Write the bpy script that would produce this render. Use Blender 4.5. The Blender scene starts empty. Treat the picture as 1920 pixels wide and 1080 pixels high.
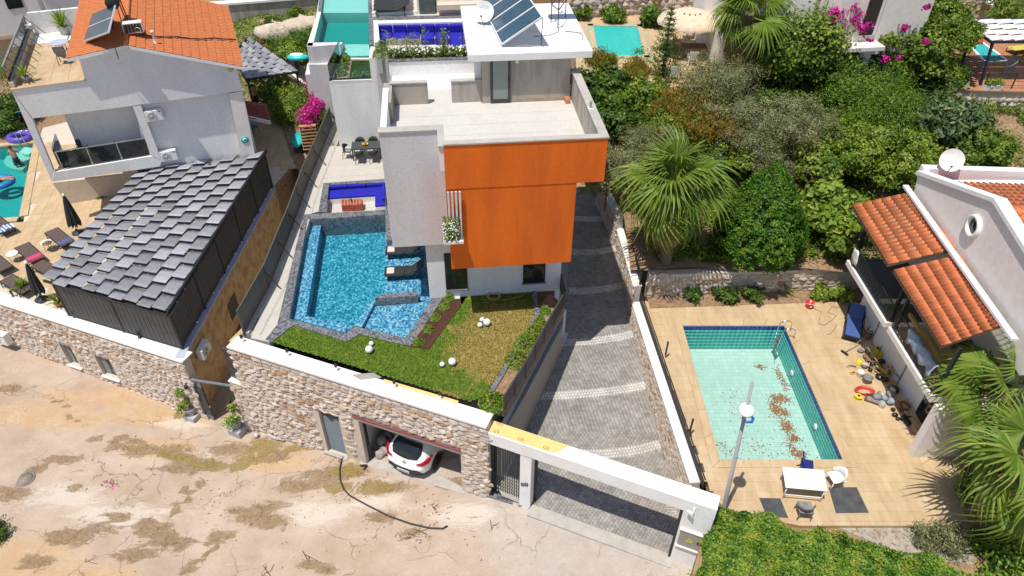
import bpy,bmesh,math,random
import numpy as np
from mathutils import Vector,Matrix
R=math.radians
rnd=random.Random(7)
nrng=np.random.default_rng(11)
scene=bpy.context.scene
col=scene.collection
# camera, sky, sun
PITCH,ROLL,FPX,CAMZ=R(39.6),R(0.5),1334.0,20.0
cam=bpy.data.objects.new('camera',bpy.data.cameras.new('camera'))
col.objects.link(cam)
cam.data.sensor_width=36.0
cam.data.lens=FPX/1920*36
cam.data.clip_end=2000
cam.matrix_world=Matrix.Translation((0,0,CAMZ))@Matrix.Rotation(math.pi/2-PITCH,4,'X')@Matrix.Rotation(ROLL,4,'Z')
scene.camera=cam
SUN_EL,SUN_FRONT=R(71.0),R(47.0)
sun_dir=Vector((-math.cos(SUN_FRONT)*math.cos(SUN_EL),-math.sin(SUN_FRONT)*math.cos(SUN_EL),math.sin(SUN_EL)))
world=bpy.data.worlds.new("World");scene.world=world;world.use_nodes=True
wn=world.node_tree.nodes;wl=world.node_tree.links
sky=wn.new('ShaderNodeTexSky');sky.sky_type='NISHITA';sky.sun_disc=False
sky.sun_elevation=SUN_EL;sky.sun_rotation=math.atan2(sun_dir.x,sun_dir.y)
wl.new(sky.outputs[0],wn['Background'].inputs[0]);wn['Background'].inputs[1].default_value=0.115
sl=bpy.data.lights.new('sun','SUN');sl.energy=4.7;sl.angle=R(0.5);sl.color=(1,0.95,0.86)
so=bpy.data.objects.new('sun',sl);col.objects.link(so)
so.rotation_euler=sun_dir.to_track_quat('Z','Y').to_euler();so.location=(-20,-10,60)
scene.view_settings.view_transform='Standard';scene.view_settings.look='None'
scene.view_settings.exposure=0.03;scene.view_settings.gamma=1
scene.view_settings.use_curve_mapping=False
scene.cycles.max_bounces=6;scene.cycles.transparent_max_bounces=12
# surveying helpers
CR,SR=math.cos(ROLL),math.sin(ROLL)
FW=Vector((0,math.cos(PITCH),-math.sin(PITCH)));UPV=Vector((0,math.sin(PITCH),math.cos(PITCH)))
CAM=Vector((0,0,CAMZ))
def ray(u,v):
 x=(u-960)/FPX;y=-(v-540)/FPX
 x,y=CR*x-SR*y,SR*x+CR*y
 return Vector((1,0,0))*x+FW+UPV*y
def G(u,v,z):
 d=ray(u,v);t=(z-CAMZ)/d.z
 return CAM+d*t
def G2(u,v,z):
 p=G(u,v,z);return(p.x,p.y)
def W(u,v,p0,p1):
 """point on the vertical plane through p0,p1"""
 d=ray(u,v);n=Vector((p1[1]-p0[1],p0[0]-p1[0],0));t=(Vector((p0[0],p0[1],0))-CAM).dot(n)/d.dot(n)
 return CAM+d*t
def ZA(u,v,p):
 d=ray(u,v);h=d.xy;t=h.dot(Vector((p[0],p[1])))/h.dot(h)
 return CAMZ+t*d.z
def lerp(a,b,t):return a+(b-a)*t
def V3(p,z):return Vector((p[0],p[1],z))
# mesh builder
class MB:
 def __init__(s):s.v=[];s.f=[];s.sm=[]
 def add(s,vs,fs,smooth=False):
  o=len(s.v);s.v+=[tuple(p)for p in vs];s.f+=[tuple(i+o for i in f)for f in fs];s.sm+=[smooth]*len(fs);return s
 def box(s,c,size,rot=0.0,mat=None):
  x,y,z=size[0]/2,size[1]/2,size[2]/2
  m=Matrix.Rotation(rot,3,'Z')if mat is None else mat
  c=Vector(c)
  vs=[c+m@Vector(p)for p in((-x,-y,-z),(x,-y,-z),(x,y,-z),(-x,y,-z),(-x,-y,z),(x,-y,z),(x,y,z),(-x,y,z))]
  return s.add(vs,[(0,3,2,1),(4,5,6,7),(0,1,5,4),(1,2,6,5),(2,3,7,6),(3,0,4,7)])
 def bar(s,a,b,w,h=None,up=(0,0,1)):
  a=Vector(a);b=Vector(b);d=b-a;L=d.length
  if L<1e-6:return s
  d/=L;u=Vector(up)
  if abs(d.dot(u))>.99:u=Vector((0,1,0))
  r=d.cross(u).normalized();u=r.cross(d)
  h=h or w
  m=Matrix((r,d,u)).transposed()
  return s.box((a+b)/2,(w,L,h),mat=m)
 def prism(s,pts,zb,zt):
  n=len(pts)
  ar=sum(pts[i][0]*pts[(i+1)%n][1]-pts[(i+1)%n][0]*pts[i][1]for i in range(n))
  if ar<0:pts=list(pts)[::-1];zb=list(zb)[::-1]if isinstance(zb,(list,tuple))else zb;zt=list(zt)[::-1]if isinstance(zt,(list,tuple))else zt
  b=[zb]*n if not isinstance(zb,(list,tuple))else zb;t=[zt]*n if not isinstance(zt,(list,tuple))else zt
  vs=[(pts[i][0],pts[i][1],b[i])for i in range(n)]+[(pts[i][0],pts[i][1],t[i])for i in range(n)]
  fs=[tuple(range(n))[::-1],tuple(range(n,2*n))]+[(i,(i+1)%n,(i+1)%n+n,i+n)for i in range(n)]
  return s.add(vs,fs)
 def poly(s,pts):return s.add(pts,[tuple(range(len(pts)))])
 def tube(s,pts,r,n=8,caps=True,smooth=True):
  pts=[Vector(p)for p in pts];rs=r if isinstance(r,(list,tuple))else[r]*len(pts)
  vs=[];prev=None
  for i,p in enumerate(pts):
   d=(pts[min(i+1,len(pts)-1)]-pts[max(i-1,0)]).normalized()
   ref=Vector((0,0,1))if abs(d.z)<.9 else Vector((1,0,0))
   a=d.cross(ref).normalized()if prev is None else(prev-d*prev.dot(d)).normalized()
   prev=a;b=d.cross(a)
   for k in range(n):
    t=2*math.pi*k/n;vs.append(p+(a*math.cos(t)+b*math.sin(t))*rs[i])
  fs=[]
  for i in range(len(pts)-1):
   for k in range(n):
    fs.append((i*n+k,i*n+(k+1)%n,(i+1)*n+(k+1)%n,(i+1)*n+k))
  s.add(vs,fs,smooth)
  if caps:
   o=len(s.v)-len(vs);s.f+=[tuple(o+k for k in range(n))[::-1],tuple(o+(len(pts)-1)*n+k for k in range(n))];s.sm+=[False]*2
  return s
 def lathe(s,c,prof,n=16,axis=None,smooth=True):
  c=Vector(c);m=Matrix.Identity(3)
  if axis is not None:m=Vector(axis).to_track_quat('Z','Y').to_matrix()
  vs=[]
  for(r,z)in prof:
   for k in range(n):
    t=2*math.pi*k/n;vs.append(c+m@Vector((r*math.cos(t),r*math.sin(t),z)))
  fs=[(i*n+k,i*n+(k+1)%n,(i+1)*n+(k+1)%n,(i+1)*n+k)for i in range(len(prof)-1)for k in range(n)]
  s.add(vs,fs,smooth)
  o=len(s.v)-len(vs)
  s.f+=[tuple(o+k for k in range(n))[::-1],tuple(o+(len(prof)-1)*n+k for k in range(n))];s.sm+=[False]*2
  return s
 def ball(s,c,r,n=16,sc=(1,1,1)):
  m=n//2
  prof=[(max(1e-4,r*math.sin(math.pi*i/m)),-r*math.cos(math.pi*i/m))for i in range(m+1)]
  o=len(s.v);s.lathe((0,0,0),prof,n)
  for i in range(o,len(s.v)):
   p=s.v[i];s.v[i]=(c[0]+p[0]*sc[0],c[1]+p[1]*sc[1],c[2]+p[2]*sc[2])
  return s
 def mesh(s,name,mat=None):
  me=bpy.data.meshes.new(name);me.from_pydata(s.v,[],s.f)
  me.polygons.foreach_set('use_smooth',s.sm)
  if mat:me.materials.append(mat)
  me.update();return me
 def build(s,name,mat,parent=None,label=None,bevel=0):
  o=bpy.data.objects.new(name,s.mesh(name,mat));link(o,parent)
  if label:o['label']=label
  if bevel:
   b=o.modifiers.new('b','BEVEL');b.width=bevel;b.segments=2;b.limit_method='ANGLE';b.angle_limit=R(40)
  return o
def link(o,parent=None):
 col.objects.link(o)
 if parent is not None:
  o.parent=parent
  o.matrix_parent_inverse=pinv(parent)
def wmat(p):
 """world matrix without waiting for the depsgraph"""
 m=p.matrix_basis.copy()
 if p.parent is not None:m=wmat(p.parent)@p.matrix_parent_inverse@m
 return m
def pinv(p):return wmat(p).inverted()
def tag(o,label=None,cat=None,group=None,kind=None):
 if label:o['label']=label
 if cat:o['category']=cat
 if group:o['group']=group
 if kind:o['kind']=kind
 return o
def thing(name,label,cat,loc=(0,0,0),group=None):
 o=bpy.data.objects.new(name,None);o.empty_display_size=.3;col.objects.link(o);o.location=loc
 return tag(o,label,cat,group)
def struct(o,label=None):o['kind']='structure';return tag(o,label)
def stuff(o,label=None):o['kind']='stuff';return tag(o,label)
def inst(name,me,parent,m):
 """one object showing a shared mesh at matrix m (world)"""
 o=bpy.data.objects.new(name,me);col.objects.link(o)
 if parent is not None:
  o.parent=parent;o.matrix_parent_inverse=pinv(parent)
 o.matrix_basis=m
 return o
def dup(root,loc,rotz=0.0,label=None,group=None,scale=None):
 r=root.copy();col.objects.link(r);r.location=loc;r.rotation_euler=(0,0,rotz)
 if scale:r.scale=(scale,)*3
 if label:r['label']=label
 if group:r['group']=group
 def rec(a,b):
  for ch in a.children:
   c=ch.copy();col.objects.link(c);c.parent=b;rec(ch,c)
 rec(root,r);return r
 # materials
MATS={}
class NT:
 def __init__(s,name):
  s.m=bpy.data.materials.new(name);s.m.use_nodes=True;s.t=s.m.node_tree;s.n=s.t.nodes;s.l=s.t.links
  s.b=s.n['Principled BSDF'];s.out=s.n['Material Output']
  s.co=s.n.new('ShaderNodeTexCoord').outputs['Object']
 def new(s,t,**k):
  n=s.n.new(t)
  for a,b in k.items():setattr(n,a,b)
  return n
 def noise(s,scale,detail=4,rough=.55,vec=None,dist=0):
  n=s.new('ShaderNodeTexNoise');n.inputs['Scale'].default_value=scale;n.inputs['Detail'].default_value=detail
  n.inputs['Roughness'].default_value=rough;n.inputs['Distortion'].default_value=dist
  s.l.new(vec or s.co,n.inputs['Vector']);return n.outputs['Fac']
 def vor(s,scale,feature='F1',out='Color',vec=None,rand=1):
  n=s.new('ShaderNodeTexVoronoi',feature=feature);n.inputs['Scale'].default_value=scale;n.inputs['Randomness'].default_value=rand
  s.l.new(vec or s.co,n.inputs['Vector']);return n.outputs[out]
 def mapping(s,scale=(1,1,1),rot=(0,0,0),vec=None):
  n=s.new('ShaderNodeMapping');n.inputs['Scale'].default_value=scale;n.inputs['Rotation'].default_value=rot
  s.l.new(vec or s.co,n.inputs['Vector']);return n.outputs[0]
 def ramp(s,fac,stops,interp='LINEAR'):
  n=s.new('ShaderNodeValToRGB');n.color_ramp.interpolation=interp
  e=n.color_ramp.elements
  while len(e)<len(stops):e.new(.5)
  for i,(p,c)in enumerate(stops):
   e[i].position=p;e[i].color=(c[0],c[1],c[2],1)if not isinstance(c,(int,float))else(c,c,c,1)
  s.l.new(fac,n.inputs[0]);return n.outputs[0]
 def mix(s,fac,a,b,mode='MIX'):
  n=s.new('ShaderNodeMix',data_type='RGBA',blend_type=mode)
  for sock,x in((n.inputs[0],fac),(n.inputs[6],a),(n.inputs[7],b)):
   if isinstance(x,(int,float)):sock.default_value=x
   elif isinstance(x,(tuple,list)):sock.default_value=(x[0],x[1],x[2],1)
   else:s.l.new(x,sock)
  return n.outputs[2]
 def math(s,op,a,b=0.0,clamp=False):
  n=s.new('ShaderNodeMath',operation=op,use_clamp=clamp)
  for i,x in enumerate((a,b)):
   if isinstance(x,(int,float)):n.inputs[i].default_value=x
   else:s.l.new(x,n.inputs[i])
  return n.outputs[0]
 def attr(s,name):
  n=s.new('ShaderNodeAttribute',attribute_name=name);return n.outputs['Fac']
 def orand(s):return s.new('ShaderNodeObjectInfo').outputs['Random']
 def bump(s,h,strength=.3,dist=.02):
  n=s.new('ShaderNodeBump');n.inputs['Strength'].default_value=strength;n.inputs['Distance'].default_value=dist
  s.l.new(h,n.inputs['Height']);s.l.new(n.outputs[0],s.b.inputs['Normal']);return n.outputs[0]
 def fin(s,colr,rough=.7,metal=0,spec=None):
  if isinstance(colr,(tuple,list)):s.b.inputs['Base Color'].default_value=(colr[0],colr[1],colr[2],1)
  else:s.l.new(colr,s.b.inputs['Base Color'])
  if isinstance(rough,(int,float)):s.b.inputs['Roughness'].default_value=rough
  else:s.l.new(rough,s.b.inputs['Roughness'])
  s.b.inputs['Metallic'].default_value=metal
  if spec is not None:s.b.inputs['Specular IOR Level'].default_value=spec
  MATS[s.m.name]=s.m;return s.m
def basic(name,c,rough=.6,var=.12,scale=4.0,bump=0.0,bscale=60,metal=0,orand=0.0,spec=None):
 """one colour broken up by two noises, plus fine relief"""
 t=NT(name)
 f=t.math('ADD',t.math('MULTIPLY',t.noise(scale,5,.6),.7),t.math('MULTIPLY',t.noise(scale*9,3),.3))
 lo=tuple(x*(1-var*1.6)for x in c);hi=tuple(min(1,x*(1+var))for x in c)
 cl=t.ramp(f,[(.3,lo),(.7,hi)])
 if orand:
  k=t.ramp(t.orand(),[(0,1-orand),(1,1+orand*.6)]);cl=t.mix(1.0,cl,k,'MULTIPLY')
 if bump:t.bump(t.noise(bscale,4),bump,.01)
 return t.fin(cl,rough,metal,spec)
M=MATS
def stained(name,c,dirt,amount=.5,scale=1.2,rough=.85,bump=.25,streak=0):
 t=NT(name)
 v=t.mapping((1,1,.18))if streak else t.co
 f1=t.ramp(t.noise(scale,8,.65,vec=v),[(.42,0),(.75,1)])
 f2=t.noise(scale*14,4,.7)
 cl=t.mix(t.math('MULTIPLY',f1,amount),c,dirt)
 cl=t.mix(1,cl,t.ramp(f2,[(.3,.86),(.7,1.08)]),'MULTIPLY')
 t.bump(t.noise(45,5,.6),bump,.01)
 return t.fin(cl,rough)
stained('white_plaster',(.80,.79,.78),(.62,.61,.61),.55,.9,.8,.12,1)
stained('white_paint',(.83,.82,.81),(.66,.65,.63),.45,1.3,.75,.1)
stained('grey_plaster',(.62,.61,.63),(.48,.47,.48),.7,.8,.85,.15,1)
stained('orange_plaster',(.78,.15,.005),(.50,.085,.006),.75,1.1,.85,.3,1)
stained('rough_concrete',(.43,.385,.33),(.19,.165,.14),.95,1.9,.9,.4,1)
stained('concrete_cap',(.46,.43,.39),(.30,.28,.25),.7,2.5,.9,.3)
stained('terrace_tile',(.58,.555,.52),(.47,.445,.41),.5,1.2,.6,.05)
stained('deck_tile',(.52,.485,.44),(.43,.40,.36),.5,1.5,.6,.06)
stained('white_stone_coping',(.82,.79,.74),(.66,.60,.54),.45,1.6,.6,.08)
stained('mortar',(.60,.52,.44),(.50,.41,.33),.6,2,.95,.6)
stained('tan_render',(.60,.42,.22),(.26,.12,.05),1.0,2.2,.9,1.0)
stained('garage_white',(.7,.69,.67),(.5,.49,.47),.5,1,.8,.1)
stained('alley_concrete',(.42,.33,.22),(.25,.19,.12),.7,1.5,.9,.4)
def veined(name,base,vein,scale=3.0,rough=.35):
 t=NT(name)
 n=t.noise(scale,7,.7,dist=1.6)
 v=t.ramp(n,[(.44,0),(.49,.9),(.51,.9),(.56,0)])
 n2=t.noise(scale*3.1,6,.7,dist=1.0)
 v2=t.ramp(n2,[(.46,0),(.5,.6),(.54,0)])
 cl=t.mix(t.math('MAXIMUM',v,v2),base,vein)
 cl=t.mix(1,cl,t.ramp(t.noise(scale*5,4),[(.3,.8),(.7,1.2)]),'MULTIPLY')
 return t.fin(cl,rough)
veined('grey_marble',(.055,.058,.07),(.26,.26,.28),2.6,.4)
def stone_mat(name,attr):
 t=NT(name)
 r=t.attr('tint')if attr else t.orand()
 cl=t.ramp(r,[(0,(.56,.44,.34)),(.15,(.68,.58,.49)),(.4,(.76,.65,.57)),(.62,(.65,.55,.48)),(.84,(.74,.62,.54)),(.94,(.60,.38,.22)),(1,(.44,.28,.18))])
 cl=t.mix(1,cl,t.ramp(t.noise(11,6,.7),[(.3,.72),(.7,1.1)]),'MULTIPLY')
 t.bump(t.noise(22,7,.75),.9,.05)
 return t.fin(cl,.9)
stone_mat('wall_stone',False);stone_mat('wall_stone_mass',True)
def trav(name):
 t=NT(name)
 v=t.mapping((1,.25,1),(0,0,R(20)))
 cl=t.ramp(t.noise(2.5,7,.65,vec=v),[(.3,(.43,.30,.165)),(.5,(.50,.365,.215)),(.72,(.57,.44,.29))])
 cl=t.mix(1,cl,t.ramp(t.orand(),[(0,.95),(1,1.04)]),'MULTIPLY')
 cl=t.mix(t.ramp(t.noise(.7,5),[(.55,0),(.8,.4)]),cl,(.42,.28,.14))
 return t.fin(cl,.65)
trav('travertine')
def cobble(name,a,b,attr=True):
 t=NT(name)
 cl=t.ramp(t.attr('tint'),[(0,a),(1,b)])
 cl=t.mix(1,cl,t.ramp(t.noise(1.1,6,.7),[(.3,.75),(.7,1.15)]),'MULTIPLY')
 cl=t.mix(t.ramp(t.noise(.45,4),[(.55,0),(.75,.35)]),cl,(.36,.29,.22))
 t.bump(t.noise(40,4),.3,.01)
 return t.fin(cl,.85)
cobble('grey_setts',(.235,.22,.205),(.34,.32,.30));cobble('white_setts',(.50,.48,.45),(.60,.575,.54))
def mosaic(name,cols,scale=9.0,dark=1.0):
 t=NT(name)
 v=t.mapping((1,.8,1))
 d=t.new('ShaderNodeTexVoronoi',distance='CHEBYCHEV');d.inputs['Scale'].default_value=scale;d.inputs['Randomness'].default_value=.25
 t.l.new(v,d.inputs['Vector'])
 sep=t.new('ShaderNodeSeparateColor');t.l.new(d.outputs['Color'],sep.inputs[0])
 n=t.math('ADD',t.math('MULTIPLY',sep.outputs[0],.55),t.math('MULTIPLY',t.noise(3.2,5,.7,dist=1.2),.55))  # coarse noise paints caustic speckle over the tiles' own mixed colours
 k=len(cols)
 cl=t.ramp(n,[(.22+.62*i/(k-1),tuple(x*dark for x in c))for i,c in enumerate(cols)])
 return t.fin(cl,.3)
mosaic('blue_mosaic',[(.012,.06,.15),(.035,.16,.31),(.075,.27,.43),(.16,.39,.52),(.34,.53,.61)],15)
mosaic('deep_mosaic',[(.010,.11,.17),(.022,.19,.27),(.045,.28,.37),(.09,.38,.46),(.28,.55,.60)],14)
def tilecol(name,a,b,rough=.35,c=None):
 t=NT(name)
 cl=t.ramp(t.attr('tint'),[(0,a),(1,b)])
 cl=t.mix(t.ramp(t.noise(.9,6,.7),[(.5,0),(.8,.5)]),cl,c or tuple(x*.75 for x in a))
 return t.fin(cl,rough)
tilecol('aqua_tile',(.31,.52,.46),(.37,.57,.51),.3,(.32,.44,.31))
tilecol('teal_tile',(.05,.40,.36),(.09,.46,.42),.3)
tilecol('navy_tile',(.01,.04,.20),(.02,.07,.28),.3)
def water(name,tint,dens,ripple=.15,scale=3.0):
 t=NT(name)
 t.n.remove(t.b)
 tr=t.new('ShaderNodeBsdfTransparent');tr.inputs[0].default_value=(.97,.99,1,1)
 gl=t.new('ShaderNodeBsdfGlossy');gl.inputs['Roughness'].default_value=.03
 fr=t.new('ShaderNodeFresnel');fr.inputs['IOR'].default_value=1.33
 bp=t.new('ShaderNodeBump');bp.inputs['Strength'].default_value=ripple;bp.inputs['Distance'].default_value=.05
 t.l.new(t.noise(scale,3,.5,dist=.6),bp.inputs['Height'])
 t.l.new(bp.outputs[0],gl.inputs['Normal']);t.l.new(bp.outputs[0],fr.inputs['Normal'])
 mx=t.new('ShaderNodeMixShader');t.l.new(fr.outputs[0],mx.inputs[0]);t.l.new(tr.outputs[0],mx.inputs[1]);t.l.new(gl.outputs[0],mx.inputs[2])
 t.l.new(mx.outputs[0],t.out.inputs['Surface'])
 va=t.new('ShaderNodeVolumeAbsorption');va.inputs['Color'].default_value=(*tint,1);va.inputs['Density'].default_value=dens
 t.l.new(va.outputs[0],t.out.inputs['Volume'])
 MATS[name]=t.m;return t.m
water('pool_water',(.05,.70,.84),.30)
water('teal_water',(.0,.72,.68),.55)
def caustic(name,a,b,scale=2.5):
 t=NT(name)
 n=t.noise(scale*.6,3,dist=.5)
 ad=t.new('ShaderNodeVectorMath',operation='ADD');t.l.new(t.co,ad.inputs[0])
 cb=t.new('ShaderNodeCombineXYZ');t.l.new(n,cb.inputs[0]);t.l.new(n,cb.inputs[1]);t.l.new(cb.outputs[0],ad.inputs[1])
 cl=t.ramp(t.noise(scale*4,5,.6),[(.35,a),(.65,b)])  # mottling paints caustic light into the pool colour
 return t.fin(cl,.4)
caustic('teal_caustic_paint',(.02,.42,.40),(.06,.52,.48));caustic('pale_caustic_paint',(.30,.60,.55),(.36,.66,.60))
caustic('sea_caustic_paint',(.03,.40,.42),(.10,.52,.52))
def glass(name,tint=(.8,.9,.88),alpha=.35,rough=.05):
 t=NT(name);t.n.remove(t.b)
 tr=t.new('ShaderNodeBsdfTransparent');tr.inputs[0].default_value=(*tint,1)
 gl=t.new('ShaderNodeBsdfGlossy');gl.inputs['Roughness'].default_value=rough;gl.inputs[0].default_value=(.9,.95,1,1)
 df=t.new('ShaderNodeBsdfDiffuse');df.inputs[0].default_value=(*[x*.5 for x in tint],1)
 m0=t.new('ShaderNodeMixShader');m0.inputs[0].default_value=alpha;t.l.new(tr.outputs[0],m0.inputs[1]);t.l.new(df.outputs[0],m0.inputs[2])
 fr=t.new('ShaderNodeFresnel');fr.inputs[0].default_value=1.5
 mx=t.new('ShaderNodeMixShader');t.l.new(fr.outputs[0],mx.inputs[0]);t.l.new(m0.outputs[0],mx.inputs[1]);t.l.new(gl.outputs[0],mx.inputs[2])
 t.l.new(mx.outputs[0],t.out.inputs[0]);MATS[name]=t.m
glass('clear_glass',(.9,.97,.95),.03);glass('smoked_glass',(.12,.16,.17),.25);glass('frosted_glass',(.55,.62,.58),.85,.3)
basic('dark_glass',(.012,.016,.02),.08,.1,spec=.6)
basic('collector_glass',(.03,.075,.115),.25,.25,2.0,spec=.5)
basic('dark_metal',(.05,.052,.055),.5,.15,metal=.0,orand=.12)
basic('black_metal',(.02,.021,.023),.5,.15)
basic('fence_metal',(.085,.08,.075),.55,.15,orand=.1)
basic('grey_metal',(.36,.37,.38),.4,.1,metal=.5)
basic('steel',(.6,.61,.62),.22,.05,metal=.9)
basic('pergola_slat',(.30,.305,.335),.5,.16,5,orand=.34)
basic('pergola_panel',(.055,.055,.055),.6,.2,orand=.15)
basic('navy_beam_gap',(.02,.025,.06),.5,.1)
basic('lavender_metal',(.42,.45,.56),.5,.08)
basic('white_plastic',(.78,.77,.75),.45,.06);basic('white_enamel',(.75,.75,.75),.35,.06)
basic('dish_white',(.80,.79,.77),.5,.05)
basic('pot_grey',(.40,.41,.42),.7,.12);basic('block_grey',(.42,.42,.43),.85,.15,bump=.2)
basic('cushion_blue',(.008,.008,.36),.75,.12,3,bump=.2,bscale=20);basic('seat_blue',(.012,.015,.42),.6,.12)
basic('rattan',(.035,.037,.04),.7,.2,bump=.4,bscale=80);basic('pillow',(.62,.52,.45),.8,.1)
basic('table_grey',(.045,.055,.06),.45,.1);basic('seat_pad',(.20,.22,.22),.8,.1)
basic('fruit_yellow',(.75,.42,.03),.5,.3,12)
basic('brick_red',(.42,.09,.05),.85,.2,8,orand=.3,bump=.3);basic('brick_grout',(.62,.52,.46),.9,.1)
basic('terracotta',(.50,.20,.10),.8,.15,6);basic('bottle',(.02,.03,.02),.2,.1)
basic('bark_mulch',(.085,.032,.02),.95,.5,30,bump=1,bscale=70);basic('soil',(.30,.19,.11),.95,.4,6,bump=.8,bscale=30)
basic('sphere_white',(.83,.83,.82),.4,.04);basic('hose_yellow',(.50,.46,.14),.6,.2);basic('hose_black',(.03,.028,.028),.6,.2)
basic('foam_yellow',(.76,.53,.20),.75,.06,1.5);basic('print_brown',(.16,.06,.02),.7,.1);basic('ledge_green',(.55,.7,.3),.7,.2)
basic('slate',(.33,.31,.27),.6,.15);basic('bollard_white',(.72,.70,.66),.5,.05)
basic('gate_grey',(.16,.19,.21),.5,.1);basic('rust_track',(.22,.07,.07),.7,.3,14)
basic('car_paint',(.80,.80,.80),.22,.02,spec=.6);basic('car_black',(.02,.02,.022),.5,.1);basic('car_red',(.35,.015,.03),.2,.1)
basic('rubber',(.018,.018,.018),.8,.2);basic('alloy',(.42,.42,.43),.35,.1,metal=.6);basic('plate_white',(.78,.78,.78),.5,.02)
basic('clay_bag',(.36,.31,.30),.9,.3,8,bump=.5)
basic('roof_tile',(.66,.20,.075),.8,.16,6,orand=.16,bump=.25);basic('roof_tile_mass',(.58,.175,.055),.8,.16,4,bump=.2)
basic('trunk_bark',(.17,.115,.07),.95,.35,9,bump=.8,bscale=24);basic('palm_bark',(.20,.14,.09),.95,.4,8,bump=1,bscale=18)
basic('lounger_brown',(.10,.07,.06),.8,.2,8);basic('lounger_dark',(.022,.022,.024),.7,.2)
basic('towel_pink',(.75,.05,.20),.9,.15,12,bump=.4);basic('towel_navy',(.10,.13,.35),.9,.5,14,bump=.4);basic('towel_blue',(.05,.18,.50),.9,.1);basic('towel_white',(.75,.75,.75),.9,.1)
basic('umbrella_dark',(.035,.037,.037),.8,.25,8);basic('umbrella_beige',(.66,.52,.38),.85,.12,3)
basic('red_plastic',(.70,.02,.025),.35,.05);basic('blue_plastic',(.02,.14,.45),.4,.1);basic('navy_plastic',(.015,.025,.16),.45,.1);basic('turquoise_plastic',(.02,.50,.50),.4,.1)
basic('purple_plastic',(.12,.08,.45),.35,.1);basic('yellow_plastic',(.72,.55,.03),.5,.12);basic('yellow_cushion',(.55,.47,.08),.8,.12)
basic('sunbed_blue',(.05,.10,.30),.7,.1);basic('tarp_blue',(.35,.40,.52),.8,.3,5)
basic('skin',(.45,.24,.15),.6,.1);basic('hair',(.02,.012,.008),.6,.1);basic('shorts',(.02,.025,.05),.8,.1)
basic('wood',(.42,.24,.11),.7,.2,6);basic('wood_yellow',(.52,.30,.07),.7,.15);basic('wood_dark',(.16,.09,.05),.7,.2)
basic('manhole',(.07,.072,.075),.8,.3,3,bump=.3);basic('iron',(.25,.21,.18),.7,.2,bump=.4)
basic('straw',(.33,.22,.10),.9,.3,10);basic('deck_red',(.42,.19,.10),.75,.2,2);basic('awning_red',(.28,.07,.05),.8,.2)
basic('junk_grey',(.25,.24,.23),.8,.4,6);basic('junk_white',(.50,.47,.43),.8,.2,6);basic('junk_brown',(.22,.13,.07),.85,.4,6);basic('bag_black',(.015,.015,.016),.3,.2)
basic('leaf_litter',(.30,.13,.045),.9,.4,12);basic('pebble',(.44,.385,.32),.9,.25,5,orand=.2);basic('boulder',(.55,.46,.37),.9,.25,2,bump=.6,bscale=8)
basic('lamp_grey',(.34,.34,.34),.5,.1);basic('camera_white',(.8,.8,.8),.4,.03);basic('cream_lamp',(.55,.45,.22),.5,.1)
basic('curtain',(.22,.27,.24),.8,.2,8);basic('house_pink',(.80,.73,.69),.85,.08);basic('beige_wall',(.60,.50,.40),.85,.1)
basic('hill_earth',(.33,.22,.12),.95,.3,1.5,bump=.8,bscale=10);basic('flower_white',(.8,.8,.75),.7,.1)
def leafmat(name,cols,trans=.35,rough=.5):
 t=NT(name)
 cl=t.ramp(t.attr('tint'),[(i/(len(cols)-1),c)for i,c in enumerate(cols)])
 cl=t.mix(1,cl,t.ramp(t.orand(),[(0,.88),(1,1.1)]),'MULTIPLY')
 t.b.inputs['Roughness'].default_value=rough;t.b.inputs['Specular IOR Level'].default_value=.35
 t.l.new(cl,t.b.inputs['Base Color'])
 tl=t.new('ShaderNodeBsdfTranslucent');t.l.new(t.mix(1,cl,(1.3,1.25,.5),'MULTIPLY'),tl.inputs[0])
 mx=t.new('ShaderNodeMixShader');mx.inputs[0].default_value=trans
 t.l.new(t.b.outputs[0],mx.inputs[1]);t.l.new(tl.outputs[0],mx.inputs[2]);t.l.new(mx.outputs[0],t.out.inputs[0])
 MATS[name]=t.m
for nm_,cols_,tr_ in(('leaf_dark',[(.03,.075,.01),(.075,.15,.018),(.19,.28,.04)],.35),('leaf_mid',[(.05,.11,.01),(.14,.225,.02),(.36,.42,.06)],.35),('leaf_bright',[(.08,.15,.014),(.19,.29,.028),(.38,.44,.07)],.35),('leaf_soft',[(.05,.125,.01),(.12,.235,.02),(.27,.39,.05)],.4),('leaf_olive',[(.10,.115,.045),(.21,.225,.10),(.42,.43,.24)],.3),('leaf_rust',[(.08,.14,.012),(.17,.23,.02),(.33,.21,.03),(.42,.13,.03)],.35),('leaf_bush',[(.02,.075,.005),(.05,.15,.008),(.12,.24,.014),(.24,.33,.03)],.3),('leaf_palm',[(.035,.095,.008),(.11,.205,.018),(.33,.40,.08)],.35),('leaf_hedge',[(.035,.10,.008),(.10,.23,.018),(.25,.36,.04),(.44,.42,.09)],.35),('leaf_loquat',[(.03,.065,.02),(.07,.13,.04),(.20,.25,.11)],.25),('leaf_dry',[(.30,.18,.08),(.45,.31,.14),(.26,.18,.07)],.3),('flower_pink',[(.45,.01,.22),(.62,.02,.34),(.70,.06,.40)],.3),('grass_blades',[(.05,.12,.005),(.10,.19,.01),(.20,.24,.03)],.3),('grass_dry',[(.15,.17,.02),(.27,.22,.05),(.38,.29,.10)],.3)):
 leafmat(nm_,cols_,tr_)
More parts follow.
